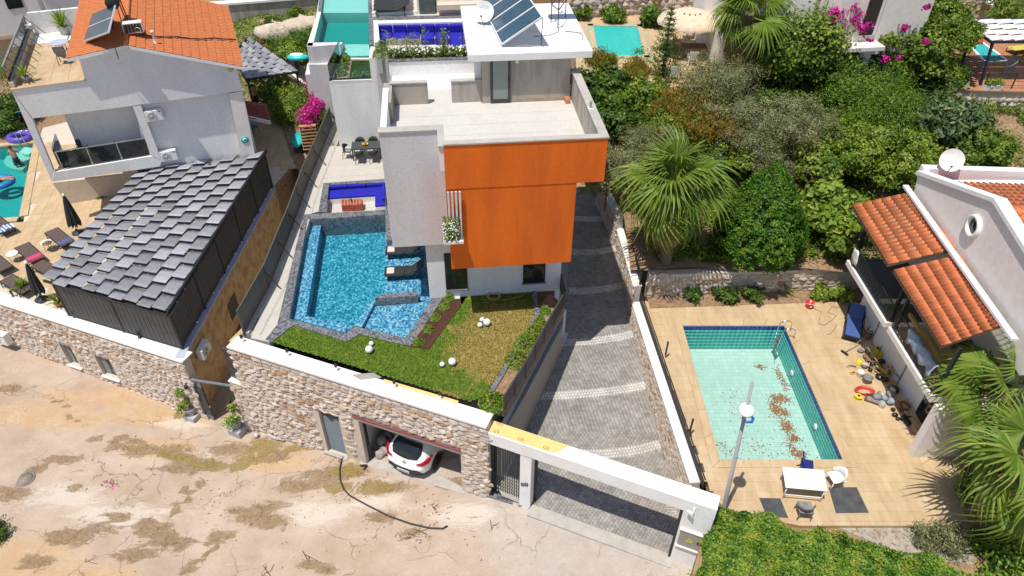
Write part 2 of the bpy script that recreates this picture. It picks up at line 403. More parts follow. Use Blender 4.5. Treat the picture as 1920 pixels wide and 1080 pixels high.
 # numpy meshes
def np_mesh(name,Vv,Ff,mat,tint=None,parent=None,smooth=False):
 me=bpy.data.meshes.new(name);n=len(Vv);m,k=Ff.shape
 me.vertices.add(n);me.vertices.foreach_set('co',np.ascontiguousarray(Vv,dtype=np.float32).ravel())
 me.loops.add(m*k);me.loops.foreach_set('vertex_index',np.ascontiguousarray(Ff,dtype=np.int32).ravel())
 me.polygons.add(m);me.polygons.foreach_set('loop_start',np.arange(0,m*k,k,dtype=np.int32));me.polygons.foreach_set('loop_total',np.full(m,k,dtype=np.int32))
 if smooth:me.polygons.foreach_set('use_smooth',np.ones(m,dtype=bool))
 if tint is not None:
  a=me.attributes.new('tint','FLOAT','FACE');a.data.foreach_set('value',np.ascontiguousarray(tint,dtype=np.float32))
 me.materials.append(mat);me.update(calc_edges=True);me.validate()
 o=bpy.data.objects.new(name,me);link(o,parent);return o
def unit(a):return a/np.maximum(np.linalg.norm(a,axis=1,keepdims=True),1e-6)
def leaves(name,P,N,L,Wd,mat,parent=None,tint=None,droop=0.0):
 """one diamond leaf at each point P, facing roughly N"""
 n=len(P);N=unit(N+nrng.normal(0,.55,(n,3)))
 A=unit(np.cross(N,nrng.normal(0,1,(n,3))));A[:,2]-=droop;A=unit(A);B=np.cross(N,A)
 l=(L*nrng.uniform(.6,1.3,n))[:,None];w=(Wd*nrng.uniform(.7,1.2,n))[:,None]
 V=np.stack([P-A*l/2,P+B*w/2-N*w*.12,P+A*l/2,P-B*w/2-N*w*.12],1).reshape(-1,3)
 F=np.arange(4*n).reshape(n,4)
 t=nrng.beta(2,2.4,n)if tint is None else tint
 return np_mesh(name,V,F,mat,t,parent)
def crown_points(blobs,n,clump=22,spread=.22,hollow=.45):
 """points gathered in sprays through a set of ellipsoids"""
 b=np.array(blobs,float);wts=(b[:,3]*b[:,4]+b[:,3]*b[:,5]);wts/=wts.sum()
 nc=max(4,n//clump);k=nrng.choice(len(b),nc,p=wts)
 d=unit(nrng.normal(0,1,(nc,3)));rr=(hollow+(1-hollow)*nrng.random(nc)**.6)[:,None]*nrng.uniform(.72,1.25,(nc,1))
 C=b[k,:3]+d*rr*b[k,3:6];S=b[k,3:6].mean(1)*spread
 ct=nrng.normal(0,.2,nc)
 j=nrng.integers(0,nc,n)
 P=C[j]+nrng.normal(0,1,(n,3))*S[j][:,None]*np.array([1,1,.75])
 N=unit(P-b[k[j],:3])+np.array([0,0,.5])
 t=np.clip(nrng.beta(2,2.4,n)+ct[j],0,1)
 return P,N,t
def tree(name,label,base,h,blobs,n,L,Wd,mat,cat='tree',group=None,tr=.09,trunk=True,clump=22,spread=.22,droop=0,bark='trunk_bark',hollow=.45):
 bx,by,bz=base
 t=thing(name,label,cat,base,group)
 bl=[(bx+a,by+b,bz+c,d,e,f)for a,b,c,d,e,f in blobs]
 P,N,tt=crown_points(bl,n,clump,spread,hollow)
 leaves('crown',P,N,L,Wd,M[mat],t,tt,droop)
 if trunk:
  m=MB();top=Vector((bx+rnd.uniform(-.1,.1),by,bz+h*.55))
  m.tube([(bx,by,bz-.15),(bx+rnd.uniform(-.06,.06),by,bz+h*.28),top],[tr*1.25,tr,tr*.75],7)
  for q in bl:
   c=Vector(q[:3]);mid=top.lerp(c,.5)+Vector((0,0,.12))
   m.tube([top-Vector((0,0,h*.12)),mid,c+Vector((rnd.uniform(-.2,.2),rnd.uniform(-.2,.2),q[5]*.4))],[tr*.6,tr*.4,tr*.15],5)
   for _ in range(3):
    e=c+Vector((rnd.uniform(-1,1)*q[3]*.7,rnd.uniform(-1,1)*q[4]*.7,rnd.uniform(-.3,.8)*q[5]*.7))
    m.tube([mid,mid.lerp(e,.5)+Vector((0,0,.1)),e],[tr*.3,tr*.2,tr*.08],4)
  m.build('trunk',M[bark],t)
 return t
def sheet(name,x0,x1,y0,y1,step,zf,mat,attrs=None):
 nx=max(2,int((x1-x0)/step)+1);ny=max(2,int((y1-y0)/step)+1)
 X,Y=np.meshgrid(np.linspace(x0,x1,nx),np.linspace(y0,y1,ny));Z=zf(X,Y)
 V=np.stack([X.ravel(),Y.ravel(),Z.ravel()],1)
 i=(np.arange(ny-1)[:,None]*nx+np.arange(nx-1)[None,:]).ravel()
 o=np_mesh(name,V,np.stack([i,i+1,i+1+nx,i+nx],1),mat,smooth=True)
 for k,fn in(attrs or{}).items():
  a=o.data.attributes.new(k,'FLOAT','POINT');a.data.foreach_set('value',np.ascontiguousarray(fn(X,Y).ravel(),dtype=np.float32))
 return o
def split_poly(o):return o
# THE SETTING
def sstep(a,b,x):
 t=np.clip((x-a)/(b-a),0,1);return t*t*(3-2*t)
def zstreet(X):
 X=np.asarray(X,float)
 return np.interp(X,[-45,-12,-1.3,.9,6,13],[-3.6,-5.42,-4.393,-4.13,-4.08,-4.0])
def zs(x):return float(zstreet(x))
def zdrive(y):return-4.05+.17*max(0,y-16)
def zsoil(y):return float(np.interp(y,[25,42,43,52,60],[-.45,2.75,2.9,2.9,5]))
def zfar(X,Y):
 return np.where(Y<26,-6.4,-6.4+6.5*sstep(26,70,Y))+.15*np.sin(X*.21)*np.cos(Y*.17)
struct(sheet('ground',-150,150,-60,240,3.0,zfar,M['hill_earth']))
def street_mat():
 t=NT('street_concrete')
 st=t.attr('stain');ye=t.attr('moss');gr=t.attr('grey');oc=t.attr('ochre')
 sk=t.mapping((.55,1.5,1),(0,0,R(22)))
 n1=t.noise(.55,8,.62);n2=t.noise(1.5,10,.72,dist=.5);n3=t.noise(18,5,.7);n5=t.noise(1.1,10,.75,vec=sk,dist=.8)
 base=t.ramp(n1,[(.3,(.385,.28,.20)),(.5,(.45,.345,.265)),(.7,(.52,.42,.34))])
 base=t.mix(t.math('MULTIPLY',gr,.75),base,t.ramp(n2,[(.3,(.37,.33,.30)),(.7,(.50,.45,.41))]))
 och=t.math('ADD',t.math('MULTIPLY',oc,1.1),t.math('MULTIPLY',t.math('SUBTRACT',n1,.5),1.5))
 base=t.mix(t.ramp(och,[(.2,0),(.65,.85)]),base,t.ramp(n2,[(.3,(.45,.28,.14)),(.7,(.54,.38,.235))]))
 base=t.mix(t.ramp(n5,[(.56,0),(.66,.6)]),base,(.61,.52,.435))
 base=t.mix(t.ramp(n5,[(.34,.45),(.44,0)]),base,(.37,.26,.18))
 base=t.mix(t.ramp(t.math('ADD',t.attr('pale'),t.math('MULTIPLY',t.math('SUBTRACT',n5,.5),3.2)),[(.35,0),(.8,.7)]),base,(.60,.525,.45))
 sv=t.math('ADD',t.math('MULTIPLY',st,.8),t.math('MULTIPLY',t.math('SUBTRACT',n5,.5),2.6))
 dirt=t.ramp(t.noise(7,7,.75),[(.3,(.15,.09,.04)),(.7,(.34,.235,.135))])
 base=t.mix(t.ramp(sv,[(.30,0),(.36,.5),(.42,.8),(.9,.95)]),base,dirt)
 yv=t.math('ADD',t.math('MULTIPLY',ye,.85),t.math('MULTIPLY',t.math('SUBTRACT',n2,.5),2.2))
 base=t.mix(t.ramp(yv,[(.34,0),(.5,.85)]),base,t.ramp(n3,[(.3,(.14,.095,.02)),(.7,(.32,.235,.075))]))
 wv=t.new('ShaderNodeVectorMath',operation='ADD');t.l.new(t.co,wv.inputs[0])
 nn=t.new('ShaderNodeTexNoise');nn.inputs['Scale'].default_value=1.2;nn.inputs['Detail'].default_value=6;t.l.new(t.co,nn.inputs['Vector']);t.l.new(nn.outputs['Color'],wv.inputs[1])
 e=t.vor(.42,'DISTANCE_TO_EDGE','Distance',wv.outputs[0])
 cr=t.math('MULTIPLY',t.ramp(e,[(0,1),(.010,0)]),t.ramp(t.noise(.4,3),[(.46,0),(.56,.8)]))
 e2=t.vor(1.9,'DISTANCE_TO_EDGE','Distance',wv.outputs[0])
 cr2=t.math('MULTIPLY',t.ramp(e2,[(0,1),(.03,0)]),t.ramp(st,[(.15,0),(.4,.8)]))
 base=t.mix(t.math('MAXIMUM',cr,cr2),base,(.14,.085,.04))
 for sc_,lo_ in((3.2,.07),(1.3,.05)):
  spk=t.ramp(t.vor(sc_,'F1','Distance'),[(lo_*.4,.75),(lo_,0)])
  base=t.mix(t.math('MULTIPLY',spk,t.ramp(t.noise(.9,3),[(.46,0),(.56,1)])),base,(.13,.08,.045))
 base=t.mix(1,base,t.ramp(n3,[(.3,.86),(.7,1.08)]),'MULTIPLY')
 t.bump(t.math('ADD',n3,t.math('MULTIPLY',n2,2)),.4,.02)
 return t.fin(base,.85)
street_mat()
def along(pts,r,step=14):
 o=[]
 for(a,b),(c,d)in zip(pts[:-1],pts[1:]):
  n=max(1,int(math.hypot(c-a,d-b)/step))
  o+=[(lerp(a,c,k/n)+rnd.gauss(0,4),lerp(b,d,k/n)+rnd.gauss(0,3),r*rnd.uniform(.5,1.3),r*rnd.uniform(.4,.9))for k in range(n)]
 return o
def blobs(spec):
 pts=[(G(u,v,-5.0 if u<700 else-4.4),ru,rv)for u,v,ru,rv in spec]
 def f(X,Y):
  o=np.zeros_like(X)
  for p,ru,rv in pts:
   o=np.maximum(o,np.exp(-(((X-p.x)/ru)**2+((Y-p.y)/rv)**2)))
  return o
 return f
stain_f=blobs([(250,1030,.9,.35),(300,1005,1.3,.45),(130,1000,1.0,.4),(170,990,.8,.3),(20,925,.9,.4),(470,955,1.1,.5),(510,970,.8,.35),(560,908,.9,.35),(620,890,1.4,.35),(600,900,.8,.4),(270,985,.4,.5),(420,835,1.2,.4),(330,835,1.1,.35),(270,835,1.3,.3),(510,850,1.0,.35),(125,860,.7,.3),(60,1055,.6,.3),(710,960,.6,.3),(770,990,.5,.25),(585,1060,.5,.2),(610,1070,.5,.2),(140,912,.3,.2),(220,962,.5,.2),(345,870,.9,.3),(400,1000,.5,.4),(30,735,.7,.3),(850,905,.7,.3),(735,905,.8,.25)]+along([(175,820),(250,822),(320,842),(400,862)],.34)+along([(60,885),(130,862),(165,850)],.25)+along([(340,905),(320,960),(300,1000)],.22)+along([(420,1000),(360,1045),(330,1075)],.26)+along([(270,1000),(300,985),(345,1020)],.35)+along([(60,735),(120,760),(160,800)],.14,9)+along([(375,890),(340,935)],.3))
moss_f=blobs([(660,885,.8,.5),(700,905,1.1,.4),(490,830,.9,.5),(460,855,.8,.3),(400,865,.7,.25),(640,915,.7,.3),(345,770,.5,.3),(550,835,.8,.3)]+along([(300,840),(370,862),(430,866),(480,848),(505,822)],.34,10))
ochre_f=blobs([(60,780,3.5,.8),(200,745,3,.6),(290,775,2.5,.6),(10,1060,3,1.2),(120,1075,3,.7),(300,830,1.5,.5),(520,860,1.5,.5)])
pale_f=blobs([(335,790,1.3,.5),(400,840,1.6,.35),(460,838,.9,.3),(520,790,.0001,.0001),(560,900,1.2,.3),(590,960,2.2,.6),(700,930,1.6,.5),(880,960,1.4,.6),(230,960,2.0,.6),(110,930,1.8,.6)])
grey_f=lambda X,Y:np.clip((X+2.2+.5*(Y-15))*.45,0,1)
struct(sheet('street',-44,13,-6,27,.16,lambda X,Y:zstreet(X)+.02*np.sin(X*.9+Y*.5)*np.cos(Y*.8),M['street_concrete'],{'stain':stain_f,'moss':moss_f,'ochre':ochre_f,'grey':grey_f,'pale':pale_f}))
YAW=R(6.5);E1=Vector((math.cos(YAW),math.sin(YAW),0));E2=Vector((-math.sin(YAW),math.cos(YAW),0))
def vpoly(pix,z):return[G2(u,v,z)for u,v in pix]
# villa deck and garden level (z = 0)
m=MB()
m.prism(vpoly([(470,634),(505,641),(521,607),(569,404),(599,396),(607,345),(586,345)],0),-.3,0)
m.prism(vpoly([(586,345),(607,345),(745,336),(738,268),(636,274),(612,274)],0),-.3,0)
struct(m.build('villa_deck',M['deck_tile']))
deck_o=bpy.data.objects['villa_deck']
def slabs(parent,quad,nu,nv,z,th,mat,name='slab',gap=.006,limit=300,jitter=0.0,kind=None):
 """paving slabs over a quad given by four corners (a,b,c,d)"""
 a,b,c,d=[Vector((p[0],p[1]))for p in quad]
 def at(s,t):return a.lerp(b,s).lerp(d.lerp(c,s),t)
 k=0;rest=MB()
 for i in range(nu):
  for j in range(nv):
   off=.5/nu if(j%2 and jitter)else 0
   s0,s1=max(0,i/nu-off),(i+1)/nu-off
   if off and i==nu-1:s1=1
   q=[at(s0,j/nv),at(s1,j/nv),at(s1,(j+1)/nv),at(s0,(j+1)/nv)]
   cc=sum(q,Vector((0,0)))/4
   q=[p+(cc-p).normalized()*gap for p in q]
   zz=z+rnd.uniform(-.0015,.0015)
   if k<limit:
    mm=MB();mm.prism([(p.x,p.y)for p in q],zz-th,zz);mm.build(name,M[mat],parent)
   else:rest.prism([(p.x,p.y)for p in q],zz-th,zz)
   k+=1
 if rest.v:stuff(rest.build(name+'_field',M[mat],parent))
slabs(deck_o,vpoly([(612,345),(738,336),(736,272),(640,277)],.006),5,6,.006,.004,'deck_tile')
slabs(deck_o,vpoly([(492,628),(518,607),(567,404),(560,404)],.006),1,9,.006,.004,'deck_tile')
m=MB();m.prism(vpoly([(500,560),(640,274),(745,268),(860,470),(1060,550),(1045,590),(700,560)],0),-5.0,-1.9)
struct(m.build('garden_earth',M['soil']))
# lawn
lawn_pix=[(507,640),(552,609),(650,640),(673,626),(770,648),(800,650),(880,552),(1002,545),(1002,592),(908,742),(880,752),(650,682)]
lawn_w=np.array(vpoly(lawn_pix,0))
def inside(X,Y,poly):
 r=np.zeros(X.shape,bool);n=len(poly)
 for i in range(n):
  x1,y1=poly[i];x2,y2=poly[(i+1)%n]
  c=((y1>Y)!=(y2>Y))&(X<(x2-x1)*(Y-y1)/(y2-y1+1e-12)+x1);r^=c
 return r
gd=[(930,640,1.8,1.5),(960,600,1.7,1.2),(890,670,1.1,.7),(940,690,1.0,1.0),(840,745,.6,.3)]
gdw=[(G(u,v,0),a,b)for u,v,a,b in gd]
def dry_f(X,Y):
 o=np.zeros_like(X)
 for p,a,b in gdw:o=np.maximum(o,np.exp(-((X-p.x)/a)**2-((Y-p.y)/b)**2))
 return o
def lawn_mat():
 t=NT('lawn_turf')
 d=t.math('ADD',t.attr('dry'),t.math('MULTIPLY',t.math('SUBTRACT',t.noise(1.6,8,.72,dist=.6),.46),2.4))
 g=t.ramp(t.noise(5,6,.7),[(.3,(.05,.115,.006)),(.5,(.10,.18,.01)),(.7,(.17,.23,.02))])
 y=t.ramp(t.noise(4,7,.75),[(.3,(.17,.16,.03)),(.5,(.30,.225,.06)),(.7,(.40,.30,.12))])
 cl=t.mix(t.ramp(d,[(.3,0),(.62,1)]),g,y)
 t.bump(t.noise(50,5,.7),.9,.03)
 return t.fin(cl,.9)
lawn_mat()
x0,y0=lawn_w.min(0);x1,y1=lawn_w.max(0);st=.07
gx,gy=np.meshgrid(np.arange(x0,x1,st),np.arange(y0,y1,st));keep=inside(gx+st/2,gy+st/2,lawn_w)
cx=gx[keep];cy=gy[keep];k=len(cx)
V=np.zeros((k,4,3));V[:,0,0]=cx;V[:,0,1]=cy;V[:,1,0]=cx+st;V[:,1,1]=cy;V[:,2,0]=cx+st;V[:,2,1]=cy+st;V[:,3,0]=cx;V[:,3,1]=cy+st;V[:,:,2]=-.02
lo=np_mesh('lawn',V.reshape(-1,3),np.arange(4*k).reshape(k,4),M['lawn_turf'])
a=lo.data.attributes.new('dry','FLOAT','POINT');a.data.foreach_set('value',dry_f(V[:,:,0],V[:,:,1]).ravel().astype(np.float32))
struct(lo)
n=52000;px=nrng.uniform(x0,x1,n);py=nrng.uniform(y0,y1,n);kk=inside(px,py,lawn_w);px=px[kk];py=py[kk]
dr=dry_f(px,py)+nrng.normal(0,.26,len(px))>.47
for nm,sel,mt in(('grass',~dr,'grass_blades'),('grass',dr,'grass_dry')):
 P=np.stack([px[sel],py[sel],np.full(sel.sum(),0.0)],1);nn=len(P);ang=nrng.uniform(0,6.28,nn);hh=nrng.uniform(.03,.065,nn);w=.012
 D=np.stack([np.cos(ang),np.sin(ang),np.zeros(nn)],1);T=P+np.stack([nrng.normal(0,.02,nn),nrng.normal(0,.02,nn),hh],1)
 V=np.stack([P-D*w-[0,0,.02],P+D*w-[0,0,.02],T],1).reshape(-1,3)
 stuff(tag(np_mesh(nm,V,np.arange(3*nn).reshape(nn,3),M[mt],nrng.random(nn)),'green lawn grass in front of the pool' if mt=='grass_blades' else 'parched yellow lawn grass beside the white lamps','grass'))
 # mulch bed
bed_pix=[(770,648),(830,557),(858,560),(862,572),(800,652)]
m=MB();m.prism(vpoly([(768,650),(830,557),(862,557),(865,572),(804,655)],0),-.1,.015)
bedo=struct(m.build('mulch_bed',M['bark_mulch']))
mm=MB()
bw=np.array(vpoly([(772,646),(831,561),(858,562),(860,572),(800,650)],0))
for _ in range(900):
 p=bw.min(0)+nrng.random(2)*(bw.max(0)-bw.min(0))
 if inside(np.array(p[0]),np.array(p[1]),bw):mm.box((p[0],p[1],.025),(.05,.02,.012),mat=Matrix.Rotation(rnd.uniform(0,6),3,'Z')@Matrix.Rotation(rnd.uniform(-.5,.5),3,'X'))
stuff(tag(mm.build('bark_chips',M['bark_mulch']),'brown bark mulch along the shallow pool','mulch'))
def rosette(name,label,p,r,h,n,L,Wd,mat,cat='plant',group=None,stem=True):
 t=thing(name,label,cat,p,group)
 ang=nrng.uniform(0,6.283,n);rr=r*np.sqrt(nrng.random(n));hh=h*(1-(rr/r)**1.5)*nrng.uniform(.5,1,n)+.03
 P=np.stack([p[0]+rr*np.cos(ang),p[1]+rr*np.sin(ang),p[2]+hh],1)
 N=np.stack([np.cos(ang)*rr/r,np.sin(ang)*rr/r,np.full(n,.8)],1)
 leaves('foliage',P,N,L,Wd,M[mat],t)
 if stem:MB().tube([p,(p[0],p[1],p[2]+h*.6)],[.02,.01],5).build('stem',M['trunk_bark'],t)
 return t
bl=['beside the house wall','second from the house wall','in the middle of the row','second from the street end','at the street end of the row']
for i,(u,v)in enumerate([(842,561),(832,577),(817,597),(803,619),(785,643)]):
 rosette('shrub','small green shrub in the brown mulch bed, '+bl[i],tuple(G(u,v,.015)),.24,.26,420,.10,.06,'leaf_bright',group='shrubs in the mulch bed')
 # MAIN POOL
pool=thing('swimming_pool','blue mosaic swimming pool with grey marble rim in front of the orange villa','pool',tuple(G(640,500,0)))
ZW=-.11
def ppart(nm,pix,zpix,zb,zt,mat):return MB().prism(vpoly(pix,zpix),zb,zt).build(nm,M[mat],pool)
ppart('floor',[(590,402),(725,396),(730,560),(700,575),(668,620),(560,600)],-1.05,-1.9,-1.05,'deep_mosaic')
ppart('ledge',[(570,404),(605,402),(574,592),(535,601)],-.38,-1.88,-.38,'blue_mosaic')
ppart('ledge',[(535,603),(574,592),(664,611),(650,632)],-.38,-1.86,-.38,'blue_mosaic')
ppart('shelf',[(722,440),(840,436),(812,566),(775,560),(722,556)],-.28,-1.84,-.28,'blue_mosaic')
ppart('shallow_basin',[(703,569),(722,556),(770,560),(815,560),(764,641),(683,618)],-.34,-1.82,-.34,'blue_mosaic')
ppart('divider',[(692,567),(703,567),(678,614),(664,611)],-.16,-1.80,-.14,'blue_mosaic')
ppart('step',[(556,594),(650,620),(648,625),(552,599)],-.30,-1.78,-.26,'blue_mosaic')
ppart('marble_bar',[(703,560),(709,553),(783,546),(783,554)],.1,-1.76,.10,'grey_marble')
def wall_strip(parent,name,pix,zpix,zb,zt,th,mat):
 w=vpoly(pix,zpix);m=MB()
 for a,b in zip(w[:-1],w[1:]):
  a=Vector(a);b=Vector(b);d=(b-a).normalized();nrm=Vector((-d.y,d.x))*th
  m.prism([tuple(a),tuple(b),tuple(b+nrm),tuple(a+nrm)],zb,zt)
 return m.build(name,M[mat],parent)
for k,seg in enumerate([[(575,412),(541,597)],[(721,403),(575,412)],[(541,597),(650,626)],[(662,611),(760,632)],[(760,632),(812,560)]]):
 wall_strip(pool,'tiled_wall',seg,0,-1.74,-.012,-.03,'blue_mosaic')
def coping(pix,name='coping',mat='grey_marble',z=0.035,parent=None,zb=-1.7):return MB().prism(vpoly(pix,z),zb,z).build(name,M[mat],parent or pool,bevel=.012)
coping([(520,607),(569,403),(577,412),(542,597)])
coping([(569,402),(722,393),(722,402),(577,411)])
coping([(722,393),(727,380),(744,447),(724,450)],zb=-1.68)
coping([(520,608),(542,598),(649,625),(650,640),(551,609)],zb=-1.66)
coping([(650,640),(649,625),(662,611),(674,626)],zb=-1.64)
coping([(662,611),(761,633),(770,649),(674,626)],zb=-1.62)
coping([(761,633),(810,560),(832,556),(770,649)],zb=-1.6)
coping([(497,636),(520,608),(550,609),(510,641)],zb=-.25)
wat=MB().prism(vpoly([(572,408),(723,399),(726,448),(845,436),(818,566),(761,637),(661,616),(650,630),(536,600)],ZW),-1.95,ZW).build('water',M['pool_water'],pool)
lathe=MB().lathe(tuple(G(549,588,-.36)),[(.02,0),(.05,0),(.05,.02),(.03,.03)],12).build('inlet',M['black_metal'],pool)
lg=thing('sunken_lounge','sunken fire pit lounge with blue seats behind the pool','lounge',tuple(G(670,375,0)))
FZ=-.55
MB().prism(vpoly([(598,398),(606,345),(735,336),(735,394)],0),-1.2,FZ).build('floor',M['deck_tile'],lg)
coping([(597,396),(606,343),(617,347),(611,397)],parent=lg,zb=-1.25)
coping([(606,343),(735,334),(735,341),(617,346)],parent=lg,zb=-1.25)
for nm,pix,zt,mt in(('seat_base',[(615,357),(722,349),(722,364),(612,371)],-.14,'seat_blue'),('seat_base',[(703,364),(722,363),(722,384),(703,385)],-.14,'seat_blue')):
 w=vpoly(pix,zt);MB().prism(w,FZ,zt-.12).build('bench',M['white_plaster'],lg);MB().prism(w,zt-.12,zt).build('seat_cushion',M['cushion_blue'],lg,bevel=.03)
for i in range(3):
 a,b=lerp(617,722,i/3)+1,lerp(617,722,(i+1)/3)-1
 MB().prism(vpoly([(a,347-(a-617)*.06),(b,347-(b-617)*.06),(b,351-(b-617)*.06),(a,351-(a-617)*.06)],.02),-.14,.03).build('back_cushion',M['cushion_blue'],lg,bevel=.03)
MB().prism(vpoly([(716,346),(722,346),(722,372),(716,372)],.02),-.14,.03).build('back_cushion',M['cushion_blue'],lg,bevel=.03)
ft=thing('fire_table','square red brick fire table inside the sunken lounge','table',tuple(G(660,384,FZ)))
fq=[Vector(p)for p in vpoly([(640,385),(680,383),(680,373),(640,374)],-.15)]
fc=sum(fq,Vector((0,0)))/4
core=[fc+(p-fc)*.93 for p in fq]
MB().prism([tuple(p)for p in core],FZ,-.165).build('core',M['brick_grout'],ft)
for i in range(7):
 for j in range(4):
  def at(s,t):return fq[0].lerp(fq[1],s).lerp(fq[3].lerp(fq[2],s),t)
  q=[at((i+.07)/7,(j+.07)/4),at((i+.93)/7,(j+.07)/4),at((i+.93)/7,(j+.93)/4),at((i+.07)/7,(j+.93)/4)]
  MB().prism([tuple(p)for p in q],-.18,-.145).build('brick',M['brick_red'],ft)
for(a,b,n)in((0,1,6),(1,2,3),(3,0,3)):
 for r in range(5):
  for i in range(n):
   o=.5 if r%2 else 0
   s0=max(0,(i-o)/n)+.012;s1=min(1,(i+1-o)/n)-.012
   p=fq[a].lerp(fq[b],s0);q=fq[a].lerp(fq[b],s1);d=(q-p).normalized();nn=Vector((d.y,-d.x))*.012
   z0=FZ+.005+r*.073
   pi=p-nn*3;qi=q-nn*3
   MB().prism([tuple(p+nn*.2),tuple(q+nn*.2),tuple(qi),tuple(pi)],z0,z0+.062).build('brick',M['brick_red'],ft)
tag(MB().lathe(tuple(fc.to_3d()+Vector((-.03,0,-.145))),[(.035,0),(.035,.18),(.014,.24),(.014,.3)],10).build('bottle',M['bottle']),'dark bottle standing on the red brick fire table','bottle')
# POOL FURNITURE
def make_lounger(name,label,frame,sling,pillow,L=1.95,Wd=.66,back=35,z=.33,group=None,arms=True):
 t=thing(name,label,'sun lounger',(0,0,0),group)
 w=Wd/2
 for s in(-1,1):
  MB().tube([(-L/2,s*w,z),(L*.12,s*w,z),(L*.12+.70*math.cos(R(back)),s*w,z+.70*math.sin(R(back)))],.022,6).build('rail',M[frame],t)
 for x in(-L*.42,L*.3):
  for s in(-1,1):MB().bar((x,s*w,0),(x,s*w,z),.035).build('leg',M[frame],t)
  MB().bar((x,-w,.05),(x,w,.05),.025).build('crossbar',M[frame],t)
 MB().box((-L*.19,0,z+.005),(L*.62,Wd-.05,.02)).build('seat',M[sling],t)
 mt=Matrix.Rotation(-R(back),3,'Y');c=Vector((L*.12,0,z+.005))+mt@Vector((.35,0,0))
 MB().box(c,(.70,Wd-.05,.02),mat=mt).build('backrest',M[sling],t)
 if arms:
  for s in(-1,1):MB().tube([(-L*.08,s*(w+.02),z),(-L*.04,s*(w+.02),z+.18),(L*.12,s*(w+.02),z+.22),(L*.26,s*(w+.02),z+.2)],.018,6).build('armrest',M[frame],t)
 if pillow:MB().box((-L*.36,0,z+.05),(.34,.42,.08)).build('pillow',M[pillow],t,bevel=.03)
 return t
lw=[(763,478,'nearer the sunken lounge'),(763,518,'nearer the marble bar')]
first=None
for u,v,w in lw:
 p=G(u,v,-.28)
 if first is None:
  first=make_lounger('sun_lounger','x','black_metal','lounger_dark','pillow');o=first
 else:o=dup(first,(0,0,0))
 o.location=p;o.rotation_euler.z=YAW;tag(o,'black sun lounger standing in the shallow pool shelf, '+w,'sun lounger','loungers in the pool')
tb=thing('dining_table','dark grey outdoor dining table on the villa deck','table',tuple(G(687,290,0)))
tq=vpoly([(658,279),(714,276),(714,265),(659,267)],.75);tc=sum((Vector(p)for p in tq),Vector((0,0)))/4
TL,TW=1.62,.86
def loc(c,x,y,z=0):p=Vector((c[0],c[1],0))+E1*x+E2*y;return Vector((p.x,p.y,z))
MB().box(loc(tc,0,0,.735),(TL,TW,.045),YAW).build('tabletop',M['table_grey'],tb,bevel=.01)
for i in(-1,1):
 for j in(-1,1):MB().box(loc(tc,i*(TL/2-.06),j*(TW/2-.06),.356),(.07,.07,.712),YAW).build('leg',M['table_grey'],tb)
MB().box(loc(tc,0,0,.67),(TL-.2,TW-.2,.07),YAW).build('apron',M['table_grey'],tb)
fb=thing('fruit_bowl','bowl of yellow fruit on the dark dining table','bowl',tuple(loc(tc,-.05,.02,.758)))
b0=loc(tc,-.05,.02,.758)
MB().lathe(tuple(b0),[(.08,0),(.14,.03),(.18,.07),(.17,.07),(.12,.035),(.01,.02)],16).build('bowl',M['fruit_yellow'],fb)
for k in range(7):
 a=k*.9;MB().ball((b0.x+.09*math.cos(a)*(k>0),b0.y+.09*math.sin(a)*(k>0),b0.z+.08+.03*(k==0)),.045,10).build('fruit',M['fruit_yellow']if k%3 else M['wood_dark'],fb)
def make_chair():
 t=thing('dining_chair','x','chair',(0,0,0))
 for x in(-.2,.2):
  MB().tube([(x*1.1,-.22,0),(x,-.2,.43)],[.014,.019],6).build('leg',M['rattan'],t)
  MB().tube([(x*1.15,.26,0),(x,.2,.43)],[.014,.019],6).build('leg',M['rattan'],t)
 MB().box((0,0,.44),(.46,.46,.035)).build('seat',M['rattan'],t,bevel=.012)
 MB().box((0,-.01,.475),(.40,.40,.04)).build('cushion',M['seat_pad'],t,bevel=.015)
 m=MB();n=14;vs=[];
 for i in range(n+1):
  a=math.pi*(i/n);r=.27;x=-r*math.cos(a);y=-.02+r*math.sin(a)*.95
  hi=.66+.17*math.sin(a)
  for(rr,zz)in((1,.46+.2*(1-math.sin(a))),(1.06,hi),(1.0,hi),(.93,.46+.2*(1-math.sin(a)))):vs.append((x*rr,y*rr,zz))
 fs=[]
 for i in range(n):
  for k in range(4):fs.append((i*4+k,(i+1)*4+k,(i+1)*4+(k+1)%4,i*4+(k+1)%4))
 fs+=[(0,1,2,3),tuple(n*4+k for k in(3,2,1,0))]
 m.add(vs,fs,True);m.build('backrest',M['rattan'],t)
 return t
ch=make_chair();first=True
for x,y,rz,w in((-.38,.62,0,'behind the table on the left'),(.36,.62,0,'behind the table on the right'),(-.38,-.60,math.pi,'in front of the table on the left'),(.40,-.60,math.pi,'in front of the table on the right'),(-1.08,.02,R(82),'at the left end of the table'),):
 o=ch if first else dup(ch,(0,0,0));first=False
 o.location=loc(tc,x,y,.006);o.rotation_euler.z=YAW+rz
 tag(o,'dark grey rattan dining chair '+w,'chair','chairs around the dining table')
